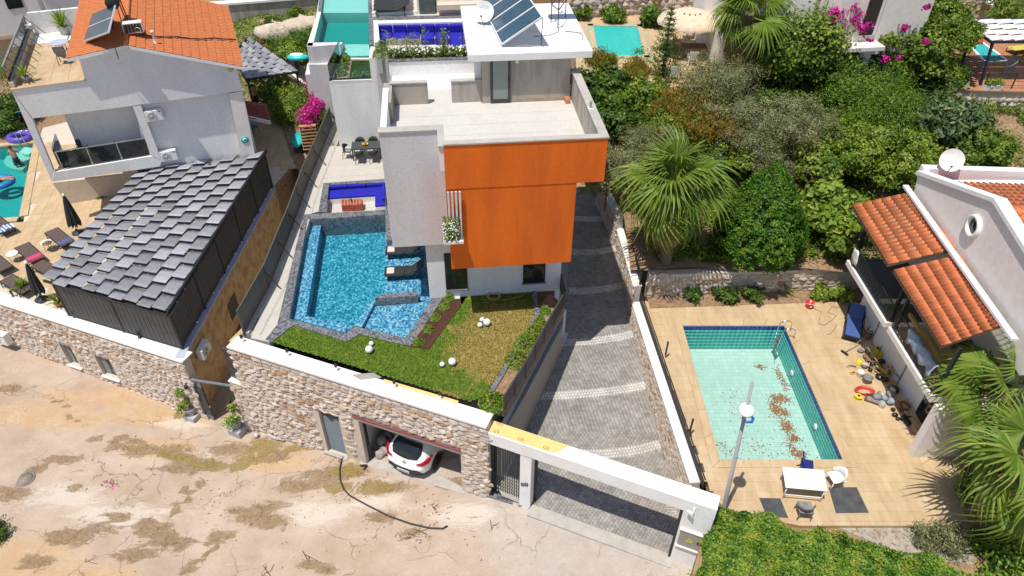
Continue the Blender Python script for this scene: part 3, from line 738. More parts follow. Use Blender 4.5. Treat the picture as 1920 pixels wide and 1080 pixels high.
 # THE VILLA
ZB,ZT=2.9,8.32
o_bl=G(847,505,ZB);o_br=G(1070,490,ZB)
vil=thing('villa','modern villa with an orange front block and white panel','house',tuple(G(950,549,0)))
def fr(p0,x,y,z=0):
 q=Vector((p0[0],p0[1],0))+E1*x+E2*y;return Vector((q.x,q.y,z))
P0=Vector((o_bl.x,o_bl.y,0))
def vx(u,v,z):p=G(u,v,z)-P0;return p.dot(E1),p.dot(E2)
X_R1=vx(1070,490,ZB)[0]
X_R2=(G(1140,254,ZT)-P0).dot(E1)
X_PL=(G(737,461,3.0)-P0).dot(E1)
Y_P=(G(737,461,3.0)-P0).dot(E2)
Y_G=(G(960,550,0)-P0).dot(E2)
Z_M=6.52
Y_BK=7.2
def vbox(m,x0,x1,y0,y1,z0,z1):
 a=fr(P0,x0,y0);b=fr(P0,x1,y0);c=fr(P0,x1,y1);d=fr(P0,x0,y1)
 return m.prism([(p.x,p.y)for p in(a,b,c,d)],z0,z1)
ZF2=7.1
vbox(MB(),0,X_R1,0,Y_BK-.6,ZB,Z_M-.002).build('orange_wall',M['orange_plaster'],vil,bevel=.012)
vbox(MB(),-.02,X_R2,-.02,.28,Z_M,ZT-.05).build('orange_wall',M['orange_plaster'],vil,bevel=.012)
vbox(MB(),0,X_R2,.28,Y_BK,Z_M,ZF2-.01).build('floor_slab',M['white_plaster'],vil)
vbox(MB(),X_R2-.26,X_R2-.02,.28,5.9,ZF2-.01,ZT-.05).build('parapet',M['rough_concrete'],vil)
vbox(MB(),X_R2-.02,X_R2,.28,5.9,Z_M,ZT-.05).build('orange_wall',M['orange_plaster'],vil)
vbox(MB(),X_R2-.30,X_R2+.03,.24,5.95,ZT-.05,ZT+.01).build('parapet_cap',M['concrete_cap'],vil)
vbox(MB(),-.04,X_R2+.03,-.05,.24,ZT-.048,ZT+.004).build('parapet_cap',M['concrete_cap'],vil)
vbox(MB(),0,X_R2-.26,.28,.30,ZF2,ZT-.05).build('parapet_lining',M['rough_concrete'],vil)
ZPT=8.11
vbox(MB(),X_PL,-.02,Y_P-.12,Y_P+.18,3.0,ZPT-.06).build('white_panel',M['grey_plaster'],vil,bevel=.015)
vbox(MB(),X_PL-.03,.0,Y_P-.16,Y_P+.24,ZPT-.06,ZPT).build('parapet_cap',M['concrete_cap'],vil)
vbox(MB(),-.22,.02,.242,Y_P+.24,ZPT-.06,ZPT+.004).build('parapet_cap',M['concrete_cap'],vil)
vbox(MB(),X_PL+.02,-.03,Y_P+.182,Y_BK,3.02,ZF2-.02).build('upper_wall',M['white_plaster'],vil)
vbox(MB(),X_PL+.02,X_PL+.25,Y_P+.19,5.4,ZF2-.02,ZPT-.07).build('parapet',M['white_plaster'],vil)
vbox(MB(),-.20,-.03,.30,Y_P+.18,ZF2,ZPT-.062).build('parapet',M['white_plaster'],vil)
to=vbox(MB(),-.03,X_R2-.26,.30,Y_BK,ZF2-.012,ZF2).build('terrace_floor',M['terrace_tile'],vil)
vbox(MB(),X_PL+.25,-.031,Y_P+.19,Y_BK,ZF2-.013,ZF2-.001).build('terrace_floor',M['terrace_tile'],vil)
for i in range(7):
 for j in range(6):
  xa=lerp(X_PL+.26,X_R2-.27,i/7)+.006;xb=lerp(X_PL+.26,X_R2-.27,(i+1)/7)-.006;ya=lerp(.32,5.5,j/6)+.006;yb=lerp(.32,5.5,(j+1)/6)-.006
  if xa<-.03 and ya<Y_P+.2:continue
  vbox(MB(),xa,xb,ya,yb,ZF2+.001,ZF2+.006+rnd.uniform(-.001,.001)).build('slab',M['terrace_tile'],to)
def yv(u,v,z):return(G(u,v,z)-P0).dot(E2)
def xv(u,v,z):return(G(u,v,z)-P0).dot(E1)
YS=yv(848,193,ZF2)
for(ua,ub)in((736,804),(848,905)):
 vbox(MB(),xv(ua,196,ZF2),xv(ub,193,ZF2),YS,YS+.2,ZF2,8.0).build('stub_wall',M['rough_concrete'],vil)
 vbox(MB(),xv(ua,196,ZF2)-.03,xv(ub,193,ZF2)-.005,YS-.03,YS+.23,8.0,8.05).build('wall_cap',M['concrete_cap'],vil)
vbox(MB(),xv(720,190,7.6),xv(736,190,7.6),YS-1.6,YS+.2,ZF2,7.98).build('stub_wall',M['rough_concrete'],vil)
vbox(MB(),xv(713,235,7.4),xv(721,235,7.4)-.02,.6+Y_P,YS-.4,ZF2,7.55).build('marble_kerb',M['grey_marble'],vil)
YB2=yv(890,137,ZF2)
vbox(MB(),xv(735,142,ZF2),xv(905,137,ZF2),YS+.2,YB2,ZF2-.02,ZF2-.003).build('passage_floor',M['white_paint'],vil)
vbox(MB(),xv(735,142,ZF2)-.1,xv(905,137,ZF2)+.2,YB2,YB2+.18,ZF2-1,7.74).build('passage_wall',M['white_plaster'],vil)
vbox(MB(),xv(735,142,ZF2)-.12,xv(905,137,ZF2)+.2,YB2-.04,YB2+.22,7.74,7.79).build('marble_cap',M['grey_marble'],vil)
YTW=yv(930,193,ZF2);XT0=xv(905,194,ZF2);XT1=xv(1066,187,ZF2);ZTW=9.02
vbox(MB(),XT0,XT1,YTW,YTW+3.4,ZF2,ZTW).build('stair_tower_wall',M['rough_concrete'],vil)
vbox(MB(),XT0-.28,XT0-.01,YTW+.3,YTW+.6,ZF2,ZTW).build('pillar',M['white_plaster'],vil)
xs0=xv(878,105,9.32);xs1=xv(1112,95,9.32);ys0=yv(960,100,9.32);ysb=yv(960,8,9.32)
slab=vbox(MB(),xs0,xs1,ys0,ysb,ZTW+.002,ZTW+.30).build('roof_slab',M['white_paint'],vil,bevel=.02)
ZR=ZTW+.30
for x0,x1,z0,z1 in((1.02,1.14,.2,1.85),(.95,3.9,0.0,.14),(-1.35,-.05,0,.16),(-.12,.02,0,1.0)):
 vbox(MB(),XT0+.9+x0-.9,XT0+.9+x1-.9,YTW-.012,YTW-.002,ZF2+.02+z0,ZF2+.02+z1).build('mortar_patch',M['alley_concrete'],vil)if x0>0 else None
door=vbox(MB(),XT0+.33,XT0+1.15,YTW-.06,YTW-.003,ZF2+.02,ZF2+1.92).build('tower_door',M['dark_metal'],vil)
vbox(MB(),XT0+.44,XT0+1.04,YTW-.07,YTW-.062,ZF2+.2,ZF2+1.84).build('pane',M['frosted_glass'],door)
vbox(MB(),XT0+.44,XT0+1.04,YTW-.055,YTW-.0505,ZF2+.2,ZF2+1.84).build('pane_back',M['curtain'],door)if False else None
vbox(MB(),XT0+1.06,XT0+1.10,YTW-.11,YTW-.06,ZF2+.95,ZF2+1.10).build('handle',M['black_metal'],door)
vbox(MB(),XT0+1.34,XT0+1.46,YTW-.14,YTW-.003,ZF2+1.72,ZF2+1.86).build('spotlight',M['white_enamel'],vil)
vbox(MB(),(G(806,555,0)-P0).dot(E1),X_R1-.02,Y_G,Y_G+.25,.0,ZB-.02).build('ground_wall',M['white_plaster'],vil)
vbox(MB(),(G(806,555,0)-P0).dot(E1),(G(806,555,0)-P0).dot(E1)+.2,Y_G+.25,9,.0,ZB).build('ground_wall',M['white_plaster'],vil)
vbox(MB(),X_R1-.24,X_R1-.02,Y_G+.25,9,-1.5,ZB-.02).build('side_wall',M['white_plaster'],vil)
vbox(MB(),X_R1-.24,X_R1-.021,Y_G+.001,Y_G+.249,-2.9,-.001).build('side_wall',M['white_plaster'],vil)
vbox(MB(),X_PL+.04,X_R1-.25,Y_G+.26,9,ZB+.1,ZB+.14).build('ceiling',M['white_plaster'],vil)
def gwin(ua,va,ub,vb,nm):
 a=W(ua,va,fr(P0,0,Y_G),fr(P0,1,Y_G));b=W(ub,vb,fr(P0,0,Y_G),fr(P0,1,Y_G))
 xa=(a-P0).dot(E1);xb=(b-P0).dot(E1);z0=max(.12,b.z);z1=min(ZB-.1,a.z)
 f=vbox(MB(),xa,xb,Y_G-.05,Y_G-.003,z0,z1).build(nm,M['black_metal'],vil)
 n=2 if xb-xa>1 else 1
 for i in range(n):
  vbox(MB(),lerp(xa,xb,i/n)+.05,lerp(xa,xb,(i+1)/n)-.05,Y_G-.058,Y_G-.052,z0+.06,z1-.06).build('pane',M['dark_glass'],f)
 vbox(MB(),xa-.05,xb+.05,Y_G-.09,Y_G-.004,z0-.05,z0-.002).build('sill',M['grey_metal'],f)
gwin(832,475,877,540,'window');gwin(981,495,1021,528,'window')
for k,u in enumerate((842,849,856,863)):
 p=W(u,400,fr(P0,0,.35),fr(P0,1,.35));x=(p-P0).dot(E1)
 vbox(MB(),x-.035,x+.035,-.16,-.10,4.45,Z_M-.03).build('louvre',M['grey_plaster'],vil)
fbx=vbox(MB(),-.24,.50,-.34,-.021,4.34,4.45).build('flower_ledge',M['white_plaster'],vil)
fb=thing('balcony_flowers','white and green flowering plant spilling out of the balcony slot','plant',tuple(fr(P0,0.1,-.2,4.5)))
n=700;X=nrng.uniform(-.22,.36,n);Z=4.5+.95*nrng.random(n)**1.6;Yv=nrng.normal(-.2,.07,n)
Pp=np.array([[*fr(P0,a,b,c)]for a,b,c in zip(X,Yv,Z)]);leaves('foliage',Pp,np.tile([0,-.6,.6],(n,1)),.10,.06,M['leaf_mid'],fb)
n=150;X=nrng.uniform(-.24,.36,n);Z=4.5+.85*nrng.random(n);Yv=nrng.normal(-.3,.04,n)
Pp=np.array([[*fr(P0,a,b,c)]for a,b,c in zip(X,Yv,Z)]);leaves('flowers',Pp,np.tile([0,-.8,.5],(n,1)),.06,.05,M['flower_white'],fb)
vbox(MB(),X_PL+.06,X_R1-.01,7.21,7.4,0,ZF2-.03).build('back_wall',M['white_plaster'],vil)
# on the roofs
def solar(name,label,c,ax,up,L,Hh,npan,matf='white_enamel'):
 """flat collectors: c lower corner, ax along the low edge, up towards the high edge"""
 t=thing(name,label,'solar panel',tuple(c));ax=Vector(ax).normalized();up=Vector(up).normalized();nn=ax.cross(up).normalized()
 if nn.z<0:nn=-nn
 m3=Matrix((ax,up,nn)).transposed()
 for i in range(npan):
  cc=Vector(c)+ax*(L*(i+.5)/npan)+up*Hh/2
  f=MB().box(cc,(L/npan-.012,Hh,.07),mat=m3).build('collector',M[matf],t)
  MB().box(cc+nn*.04,(L/npan-.13,Hh-.09,.012),mat=m3).build('glazing',M['collector_glass'],f)
 for s in(.03,.97):
  a=Vector(c)+ax*L*s;b=a+up*Hh;foot=Vector((b.x,b.y,c[2]-.05))
  MB().bar(b-nn*.06,foot,.03).build('strut',M['black_metal'],t)
  MB().bar(a-nn*.05,foot,.03).build('base_rail',M['grey_metal'],t)
 return t
a=G(941,84,ZR+.12);b=G(919,40,ZR+.12);c=G(1018,32,ZR+1.25)
solar('solar_collector','solar water collector in four strips on the white tower roof',a+(b-a)*0,b-a,c-a,(b-a).length*1.9,(c-a).length,4)
tk=thing('water_tank','dark round water tank on a tall black stand beside the solar collector','water tank',tuple(G(1040,55,ZR)))
pts=[G(1033,42,ZR),G(1046,53,ZR),G(1060,33,ZR),G(1047,24,ZR)]
for p in pts:MB().bar(p,p+Vector((0,0,1.25)),.04).build('leg',M['black_metal'],tk)
for i in range(4):MB().bar(pts[i]+Vector((0,0,.75)),pts[(i+1)%4]+Vector((0,0,.75)),.03).build('brace',M['black_metal'],tk)
cc=sum(pts,Vector())/4;MB().lathe(tuple(cc+Vector((-.75,0,1.6))),[(.02,0),(.30,.02),(.34,.08),(.34,1.45),(.30,1.5),(.02,1.52)],18,axis=(1,.1,0)).build('tank',M['black_metal'],tk)
def text_mesh(name,cu,parent):
 tmp=bpy.data.objects.new('tmp',cu);me=bpy.data.meshes.new_from_object(tmp);bpy.data.objects.remove(tmp)
 if not me.materials:me.materials.append(cu.materials[0])
 o=bpy.data.objects.new(name,me);link(o,parent);return o
def dish(name,label,p,r,facing,text=None,tilt=30,foot=.35):
 t=thing(name,label,'satellite dish',tuple(p));f=Vector(facing).normalized();f=(f*math.cos(R(tilt))+Vector((0,0,1))*math.sin(R(tilt))).normalized()
 c=Vector(p)+Vector((0,0,foot+r*.8));prof=[(r*k/8+.001,.10*r*(k/8)**2*2.2)for k in range(9)]
 MB().lathe(tuple(c),prof+[(r*1.02,.23*r),(r,.2*r-.02)]+[(r*k/8+.001,.10*r*(k/8)**2*2.2-.02)for k in range(7,-1,-1)],28,axis=f).build('reflector',M['dish_white'],t)
 side=f.cross(Vector((0,0,1))).normalized();upv=side.cross(f)
 arm=c-upv*r*.95;tip=c-upv*r*.55+f*r*1.15
 MB().tube([arm,arm+f*r*.3-upv*.05,tip],.018,6).build('arm',M['black_metal'],t);MB().lathe(tuple(tip),[(.03,-.06),(.045,0),(.03,.06)],10,axis=-f).build('receiver',M['black_metal'],t)
 MB().tube([Vector(p),Vector(p)+Vector((0,0,foot+r*.5)),c-f*.05],.03,8).build('post',M['grey_metal'],t)
 if text:
  cu=bpy.data.curves.new('lettering','FONT');cu.body=text;cu.size=r*.36;cu.align_x='CENTER';cu.extrude=.002
  cu.materials.append(M['lavender_metal']);lt=text_mesh('lettering',cu,t)
  m3=Matrix((-side if(-side).cross(upv).dot(f)>0 else side,upv,f)).transposed().to_4x4();lt.matrix_basis=Matrix.Translation(c+upv*r*.38+f*(.055*r+.02))@m3
 return t
p=G(909,44,ZR);dish('satellite_dish','white satellite dish with blue lettering on the white tower roof',p,.42,(-.25,-1,0),'NETLINE',25,.15)
br=thing('brick_stack','two terracotta bricks stacked in the terrace corner','brick',tuple(G(1064,193,ZF2)))
bp=G(1064,193,ZF2)
MB().box(bp+Vector((0,.0,.105)),(.18,.19,.18),YAW).build('brick',M['terracotta'],br,bevel=.006);MB().box(bp+Vector((-.03,.2,.095)),(.2,.12,.17),YAW).build('brick',M['terracotta'],br,bevel=.006)
p=G(1107,203,ZT+.01);vp=thing('vent_pipe','short white vent pipe on the concrete parapet','pipe',tuple(p));MB().lathe(tuple(p),[(.045,0),(.045,.22),(.06,.22),(.06,.28),(.04,.28)],12).build('pipe',M['grey_metal'],vp);MB().box(p+Vector((0,0,.012)),(.2,.2,.02)).build('base',M['white_paint'],vp)
tag(MB().box(G(886,131,ZF2)+Vector((0,-.1,.1)),(.18,.1,.17),YAW).build('brick',M['terracotta']),'single orange brick left on the white passage floor','brick')
m=MB();pp=[G(u,v,ZR+.03)for u,v in((1000,68),(1030,66),(1046,60),(1048,54),(1045,50))];m.tube(pp,.012,5)
tag(m.build('cable',M['hose_black']),'thin black cable running across the white tower roof','cable')
m=MB();pp=[G(u,v,ZR+.03)for u,v in((1060,58),(1078,60),(1090,62),(1093,68),(1092,74))];m.tube(pp,.02,6)
tag(m.build('pipe',M['grey_metal']),'bent grey pipe near the right edge of the white tower roof','pipe')
# STREET WALL, GARAGE, GATE
wp0=Vector((*G2(429,650,0),0));wp1=Vector((*G2(908,799,0),0))
wd=(wp1-wp0).normalized();wnrm=Vector((wd.y,-wd.x,0))
WL=(wp1-wp0).length
def wpt(s,d=0,z=0):q=wp0+wd*s+wnrm*d;return Vector((q.x,q.y,z))
def ws(u,v,d=0):
 p=W(u,v,wpt(0,d),wpt(1,d));return(p-wp0).dot(wd),p.z
def wallbox(m,s0,s1,d0,d1,z0,z1):return m.prism([tuple(wpt(s,d).xy)for s,d in((s0,d0),(s1,d0),(s1,d1),(s0,d1))],z0,z1)
gs0,gz1=ws(662,779);gs1,_=ws(863,846);gzt=(gz1+ws(863,846)[1])/2
ds0,dzt=ws(591,766);ds1,dzt2=ws(634,783);dz=(dzt+dzt2)/2;dzb=(ws(605,842)[1]+ws(643,853)[1])/2
wall=thing('stone_wall','tall pale stone wall with garage and white coping on the street','wall',tuple(wpt(WL/2,0,zs(wpt(WL/2).x))))
zlow=-5.75
for s0,s1,z0,z1 in((0,ds0,zlow,-.06),(ds0,ds1,dz,-.06),(ds0,ds1,zlow,dzb),(ds1,gs0,zlow,-.06),(gs0,gs1,gzt,-.06),(gs1,WL+.12,zlow,-.06)):
 wallbox(MB(),s0+.0015,s1-.0015,-.35,0,z0,z1).build('mortar_core',M['mortar'],wall)
def stone_meshes(n,mat,seed):
 r=random.Random(seed);out=[]
 for _ in range(n):
  k=r.choice((5,6,6,7));m=MB();a0=r.uniform(0,6.28);ring=[]
  for i in range(k):
   a=a0+6.283*i/k;rr=.5*r.uniform(.86,1.12);x=rr*math.cos(a)*1.12;y=rr*math.sin(a)*1.12
   x=max(-.52,min(.52,x));y=max(-.52,min(.52,y));ring.append((x,y))
  vs=[(x,y,-.3)for x,y in ring]+[(x*.94,y*.94,r.uniform(.25,.55))for x,y in ring]+[(r.uniform(-.15,.15),r.uniform(-.15,.15),r.uniform(.7,1.15))]
  fs=[(i,(i+1)%k,(i+1)%k+k,i+k)for i in range(k)]+[(i+k,(i+1)%k+k,2*k)for i in range(k)]
  m.add(vs,fs);out.append(m.mesh('stone',mat))
 return out
STM=stone_meshes(14,M['wall_stone'],5)
def rubble(parent,org,du,dn,length,zbot,ztop,holes,cell=(.36,.19),depth=.07,limit=300,seed=1):
 """stones over a vertical face: org start, du along, dn outward; zbot(s), ztop(s)"""
 r=random.Random(seed);items=[]
 z=min(zbot(0),zbot(length));zmax=max(ztop(0),ztop(length))
 while z<zmax:
  h=cell[1]*r.uniform(.7,1.35);s=-r.uniform(0,.3)
  while s<length:
   w=cell[0]*r.uniform(.55,1.5);sc=s+w/2;zc=z+h/2+r.uniform(-.03,.03)
   ok=zbot(sc)-.05<zc<ztop(sc)-h*.35 and 0<sc<length and not any(a-w*.40<sc<b+w*.40 and c-h*.45<zc<d+h*.45 for a,b,c,d in holes)
   if ok:items.append((w*h*r.uniform(.9,1.1),sc,zc,w*1.06,h*1.14,depth*r.uniform(.6,1.5),r.uniform(-.25,.25),r.randrange(len(STM)),r.random()))
   s+=w
  z+=h*.92
 items.sort(reverse=True)
 up=Vector((0,0,1))
 def mx(it):
  _,sc,zc,w,h,dp,rot,k,tint=it
  a=du*math.cos(rot)+up*math.sin(rot);b=dn.cross(a)
  m=Matrix((a*w,b*h,dn*dp)).transposed().to_4x4();m.translation=org+du*sc+Vector((0,0,zc));return m
 for it in items[:limit]:inst('stone',STM[it[7]],parent,mx(it))
 rest=items[limit:]
 if rest:
  me=MB();tints=[]
  for it in rest:
   src=STM[it[7]];m4=mx(it);me.add([m4@v.co for v in src.vertices],[tuple(p.vertices)for p in src.polygons]);tints+=[it[8]]*len(src.polygons)
  o=me.build('stonework',M['wall_stone_mass'],parent);a=o.data.attributes.new('tint','FLOAT','FACE');a.data.foreach_set('value',np.array(tints,dtype=np.float32));stuff(o)
 return len(items)
zst=lambda s:zs(wpt(s).x)
nst=rubble(wall,wp0+wnrm*.0,wd,wnrm,WL+.1,lambda s:zst(s),lambda s:-.10,[(ds0-.06,ds1+.06,zst(ds0)-1,dz+.05),(gs0-.08,gs1+.03,-9,gzt+.12)],(.35,.175),.085,300,3)
print('stones in street wall',nst)
wallbox(MB(),-.06,WL+.10,-.62,.07,-.06,.045).build('coping',M['white_stone_coping'],wall,bevel=.01)
ret=thing('side_wall','short rendered side wall at the alley entrance beside the stone wall','wall',tuple(wpt(0,-1,-5.4)))
wallbox(MB(),-.30,-.02,-3.6,-.36,zlow,-.10).build('wall',M['tan_render'],ret)
wallbox(MB(),-.62,-.01,-.30,.02,zlow,-2.25).build('wing',M['mortar'],ret)
wallbox(MB(),-.66,-.005,-.34,.06,-2.25,-2.18).build('coping',M['white_stone_coping'],ret)
rubble(ret,wpt(-.62,.02),wd,wnrm,.6,lambda s:-5.45,lambda s:-2.3,[],(.3,.2),.06,60,8)
q=[G(u,v,.047)for u,v in((659,703),(700,699),(716,708),(676,712))]
tag(MB().prism([(p.x,p.y)for p in q],.047,.062).build('slate_plate',M['slate']),'flat grey slate plate lying on the white wall coping','plate')
q=[G(u,v,.047)for u,v in((720,711),(860,752),(857,757),(718,716))]
tag(MB().prism([(p.x,p.y)for p in q],.047,.058).build('insulation_strip',M['foam_yellow']),'long thin yellow insulation strip along the lawn edge of the coping','strip')
bw=['leftmost, above the alley','second from the alley','beside the slate plate','beside the yellow strip','above the garage, nearest the gate']
for i,(u,v)in enumerate([(455,641),(540,667),(631,695),(740,726),(825,748)]):
 p=G(u,v,.045);t=thing('bollard_lamp','white bollard lamp with black cap on the stone wall, '+bw[i],'lamp',tuple(p),'bollard lamps on the villa wall')
 MB().lathe(tuple(p),[(.06,0),(.075,.012),(.052,.012),(.052,.22),(.04,.22)],12).build('post',M['bollard_white'],t)
 MB().lathe((p.x,p.y,p.z+.23),[(.056,0),(.056,.13),(.05,.14)],12).build('cap',M['black_metal'],t);MB().lathe((p.x,p.y,p.z+.185),[(.035,0),(.035,.02)],12).build('diffuser',M['clear_glass'],t)
ld=thing('louvre_door','narrow grey louvred service door in the stone wall','door',tuple(wpt(ds0,0,dzb)))
wallbox(MB(),ds0+.02,ds1-.02,-.22,-.18,dzb,dz-.02).build('backing',M['black_metal'],ld)
wallbox(MB(),ds0+.002,ds0+.14,-.34,.03,dzb,dz).build('jamb',M['mortar'],ld)
nsl=24
for i in range(nsl):
 z=lerp(dzb+.05,dz-.42,i/(nsl-1));m3=Matrix((wd,(wnrm*.75+Vector((0,0,-.66))).normalized(),wd.cross((wnrm*.75+Vector((0,0,-.66))).normalized()))).transposed()
 MB().box(wpt((ds0+.14+ds1)/2,-.13,z),(ds1-ds0-.2,.07,.012),mat=m3).build('slat',M['gate_grey'],ld)
wallbox(MB(),ds0+.15,ds1-.03,-.2,-.14,dz-.40,dz-.04).build('roller_box',M['dark_metal'],ld)
wallbox(MB(),ds0-.02,ds1+.05,-.05,.16,dzb-.07,dzb-.003).build('sill',M['concrete_cap'],ld)
gar=thing('garage','open garage room with white walls and concrete floor behind the stone wall','garage',tuple(wpt((gs0+gs1)/2,-2,-4.7)))
zg0=lambda s:zst(s)+.02
gf=MB();q=[wpt(gs0-.1,.12),wpt(gs1+.1,.12),wpt(gs1+.5,-6),wpt(gs0-.1,-6)]
gf.prism([tuple(p.xy)for p in q],-6.2,[zg0(gs0),zg0(gs1),zg0(gs1)-.02,zg0(gs0)-.02]).build('floor',M['concrete_cap'],gar)
wallbox(MB(),gs0-.22,gs0-.02,-6,-.36,-6,gzt+.3).build('wall',M['garage_white'],gar)
wallbox(MB(),gs1+.5,gs1+.7,-6,-.36,-6,gzt+.3).build('wall',M['garage_white'],gar)
wallbox(MB(),gs0-.22,gs1+.7,-6.2,-6.005,-6,gzt+.3).build('wall',M['garage_white'],gar)
wallbox(MB(),gs0-.2,gs1+.68,-6,-.352,gzt+.3,gzt+.45).build('ceiling',M['garage_white'],gar)
wallbox(MB(),gs0+.002,gs1-.002,-.34,.02,gzt-.20,gzt-.002).build('lintel',M['mortar'],gar)
wallbox(MB(),gs0-.02,gs1+.05,.004,.09,gzt+.02,gzt+.10).build('roller_track',M['rust_track'],gar)
wallbox(MB(),gs0+.002,gs0+.22,-.34,.03,zg0(gs0),gzt-.21).build('jamb',M['mortar'],gar)
wallbox(MB(),gs0+.24,gs0+.30,-.30,-.18,zg0(gs0),gzt-.22).build('guide_rail',M['black_metal'],gar)
p=wpt(gs0+.26,.1,zg0(gs0));MB().bar(p+Vector((0,0,.02)),p+wnrm*.3+Vector((-.05,0,.35)),.12,.06).build('door_stop',M['black_metal'],gar)
t=thing('rubble_sack','grey lumpy sack of rubble beside the white car','sack',tuple(wpt(gs0+.75,-.9,-4.8)))
for k in range(7):
 m=MB();m.ball((0,0,0),1,10);c=wpt(gs0+.5+.3*(k%2)+rnd.uniform(-.06,.06),-.55-.22*k,zg0(gs0)+.16+.16*(k%3));m.v=[(c.x+x*.26*(1+.25*math.sin(5*y+3*z+k)),c.y+y*.25*(1+.2*math.cos(4*x+k)),c.z+z*.2*(1+.25*math.sin(6*x+2*y)))for x,y,z in m.v];m.build('lump',M['clay_bag'],t)
 # car (built along +x = backwards, then turned)
def make_car():
 t=thing('parked_car','x','car',(0,0,0))
 st=[(2.02,.60,.34,.70,.74,.52),(1.98,.74,.27,.86,.92,.58),(1.86,.82,.22,.95,1.08,.60),(1.62,.86,.20,.97,1.28,.59),(1.30,.87,.20,.96,1.41,.58),(.8,.87,.20,.94,1.46,.57),(.2,.87,.20,.92,1.46,.57),(-.35,.87,.20,.90,1.38,.56),(-.8,.87,.20,.92,1.14,.58),(-1.15,.86,.20,.93,.98,.66),(-1.7,.80,.24,.80,.84,.62),(-1.98,.62,.30,.62,.66,.45)]
 vs=[];
 for x,w,z0,zb,zr,wr in st:
  half=[(w*.90,z0),(w*.985,z0+.12),(w*1.0,(z0+zb)*.52),(w*.985,zb-.10),(w*.95,zb),(lerp(w*.95,wr,.5),lerp(zb,zr,.52)),(wr,zr-.03 if zr-zb>.2 else lerp(zb,zr,.9)),(wr*.6,zr+.008),(0,zr+.02)]
  ring=[(x,y,z)for y,z in half]+[(x,-y,z)for y,z in half[-2::-1]]
  vs+=ring
 k=17;n=len(st);fs=[(i*k+j,i*k+j+1,(i+1)*k+j+1,(i+1)*k+j)for i in range(n-1)for j in range(k-1)]
 fs+=[tuple(range(k))[::-1],tuple((n-1)*k+j for j in range(k))]+[(i*k+k-1,i*k,(i+1)*k,(i+1)*k+k-1)for i in range(n-1)]
 m=MB();m.add(vs,fs,True);b=m.build('body',M['car_paint'],t);s=b.modifiers.new('s','SUBSURF');s.levels=1;s.render_levels=2
 rw=[];nx=9
 for r_,(x,w,z)in enumerate(((1.925,.50,1.03),(1.78,.585,1.17),(1.63,.57,1.30),(1.44,.50,1.395))):
  for i in range(nx):
   u=-1+2*i/(nx-1);zz=z+(.07*(1-u*u)*-1 if r_==0 else .0)+(.035*(1-u*u)if r_==3 else 0);rw.append((x+.02+.05*(1-u*u),w*u,zz))
 m=MB();m.add(rw,[(r*nx+i,r*nx+i+1,(r+1)*nx+i+1,(r+1)*nx+i)for r in range(3)for i in range(nx-1)],True)
 o=m.build('rear_window',M['dark_glass'],t);sd=o.modifiers.new('s','SOLIDIFY');sd.thickness=.03
 MB().box((1.30,0,1.475),(.30,1.02,.03)).build('spoiler',M['car_paint'],t,bevel=.012)
 for s in(-1,1):
  m=MB();q=[(1.995,s*.50,.86),(1.93,s*.70,.82),(1.74,s*.868,.86),(1.50,s*.895,1.0),(1.70,s*.845,1.01),(1.90,s*.72,.97)];c=Vector((1.9,s*.72,.9))
  off=Vector((.05,s*.03,0));m.add([Vector(p)+off for p in q]+[Vector(p)-off for p in q],[(0,1,2,3,4,5),(11,10,9,8,7,6)]+[(i,(i+1)%6,(i+1)%6+6,i+6)for i in range(6)]);m.build('tail_light',M['car_red'],t)
  for x in(-1.28,1.22):
   w=MB().lathe((x,s*.80,.30),[(.21,-.1),(.30,-.1),(.31,-.05),(.31,.07),(.29,.1),(.21,.1)],24,axis=(0,s,0)).build('wheel',M['rubber'],t)
   MB().lathe((x,s*.80,.30),[(.20,.05),(.205,.085),(.06,.07),(.05,.095),(.001,.1)],20,axis=(0,s,0)).build('rim',M['alloy'],w)
   MB().tube([(x+.37*math.cos(a),s*.862,.30+.37*math.sin(a))for a in[math.pi*i/10 for i in range(11)]],.03,6).build('wheel_arch',M['car_black'],w)
  m=MB();m.add([(.9,s*.80,1.0),(-.35,s*.83,.97),(-.1,s*.70,1.30),(.7,s*.69,1.33)],[(0,1,2,3)]);o=m.build('side_window',M['dark_glass'],t);sd=o.modifiers.new('s','SOLIDIFY');sd.thickness=.05;sd.offset=0
 m=MB();bx=[(2.035,-.55),(1.99,-.70),(1.99,.70),(2.035,.55)]
 MB().tube([(1.80,-.80,.36),(1.97,-.64,.37),(2.03,-.3,.38),(2.045,0,.38),(2.03,.3,.38),(1.97,.64,.37),(1.80,.80,.36)],[.05,.09,.11,.115,.11,.09,.05],8).build('bumper',M['car_black'],t)
 MB().tube([(1.84,-.80,.60),(1.99,-.62,.61),(2.05,-.3,.62),(2.06,0,.62),(2.05,.3,.62),(1.99,.62,.61),(1.84,.80,.60)],[.03,.075,.09,.095,.09,.075,.03],8).build('bumper_bar',M['car_paint'],t)
 pl=MB().box((2.165,0,.43),(.015,.50,.11)).build('number_plate',M['plate_white'],t)
 for i in range(8):MB().box((2.174,-.2+.057*i,.43),(.004,.03,.06)).build('digit',M['car_black'],pl)
 bd=MB();o_=[(0,.09),(.06,0),(0,-.09),(-.06,0)];i_=[(0,.045),(.028,0),(0,-.045),(-.028,0)]
 bd.add([(2.075,y,.80+z)for y,z in o_]+[(2.075,y,.80+z)for y,z in i_]+[(2.03,y,.80+z)for y,z in o_]+[(2.03,y,.80+z)for y,z in i_],[(i,(i+1)%4,(i+1)%4+4,i+4)for i in range(4)]+[(i+8,(i+1)%4+8,(i+1)%4,i)for i in range(4)]+[(i+4,(i+1)%4+4,(i+1)%4+12,i+12)for i in range(4)]);bd.build('badge',M['steel'],t)
 MB().tube([(.9,0,1.47),(1.02,0,1.62)],.01,5).build('aerial',M['car_black'],t)
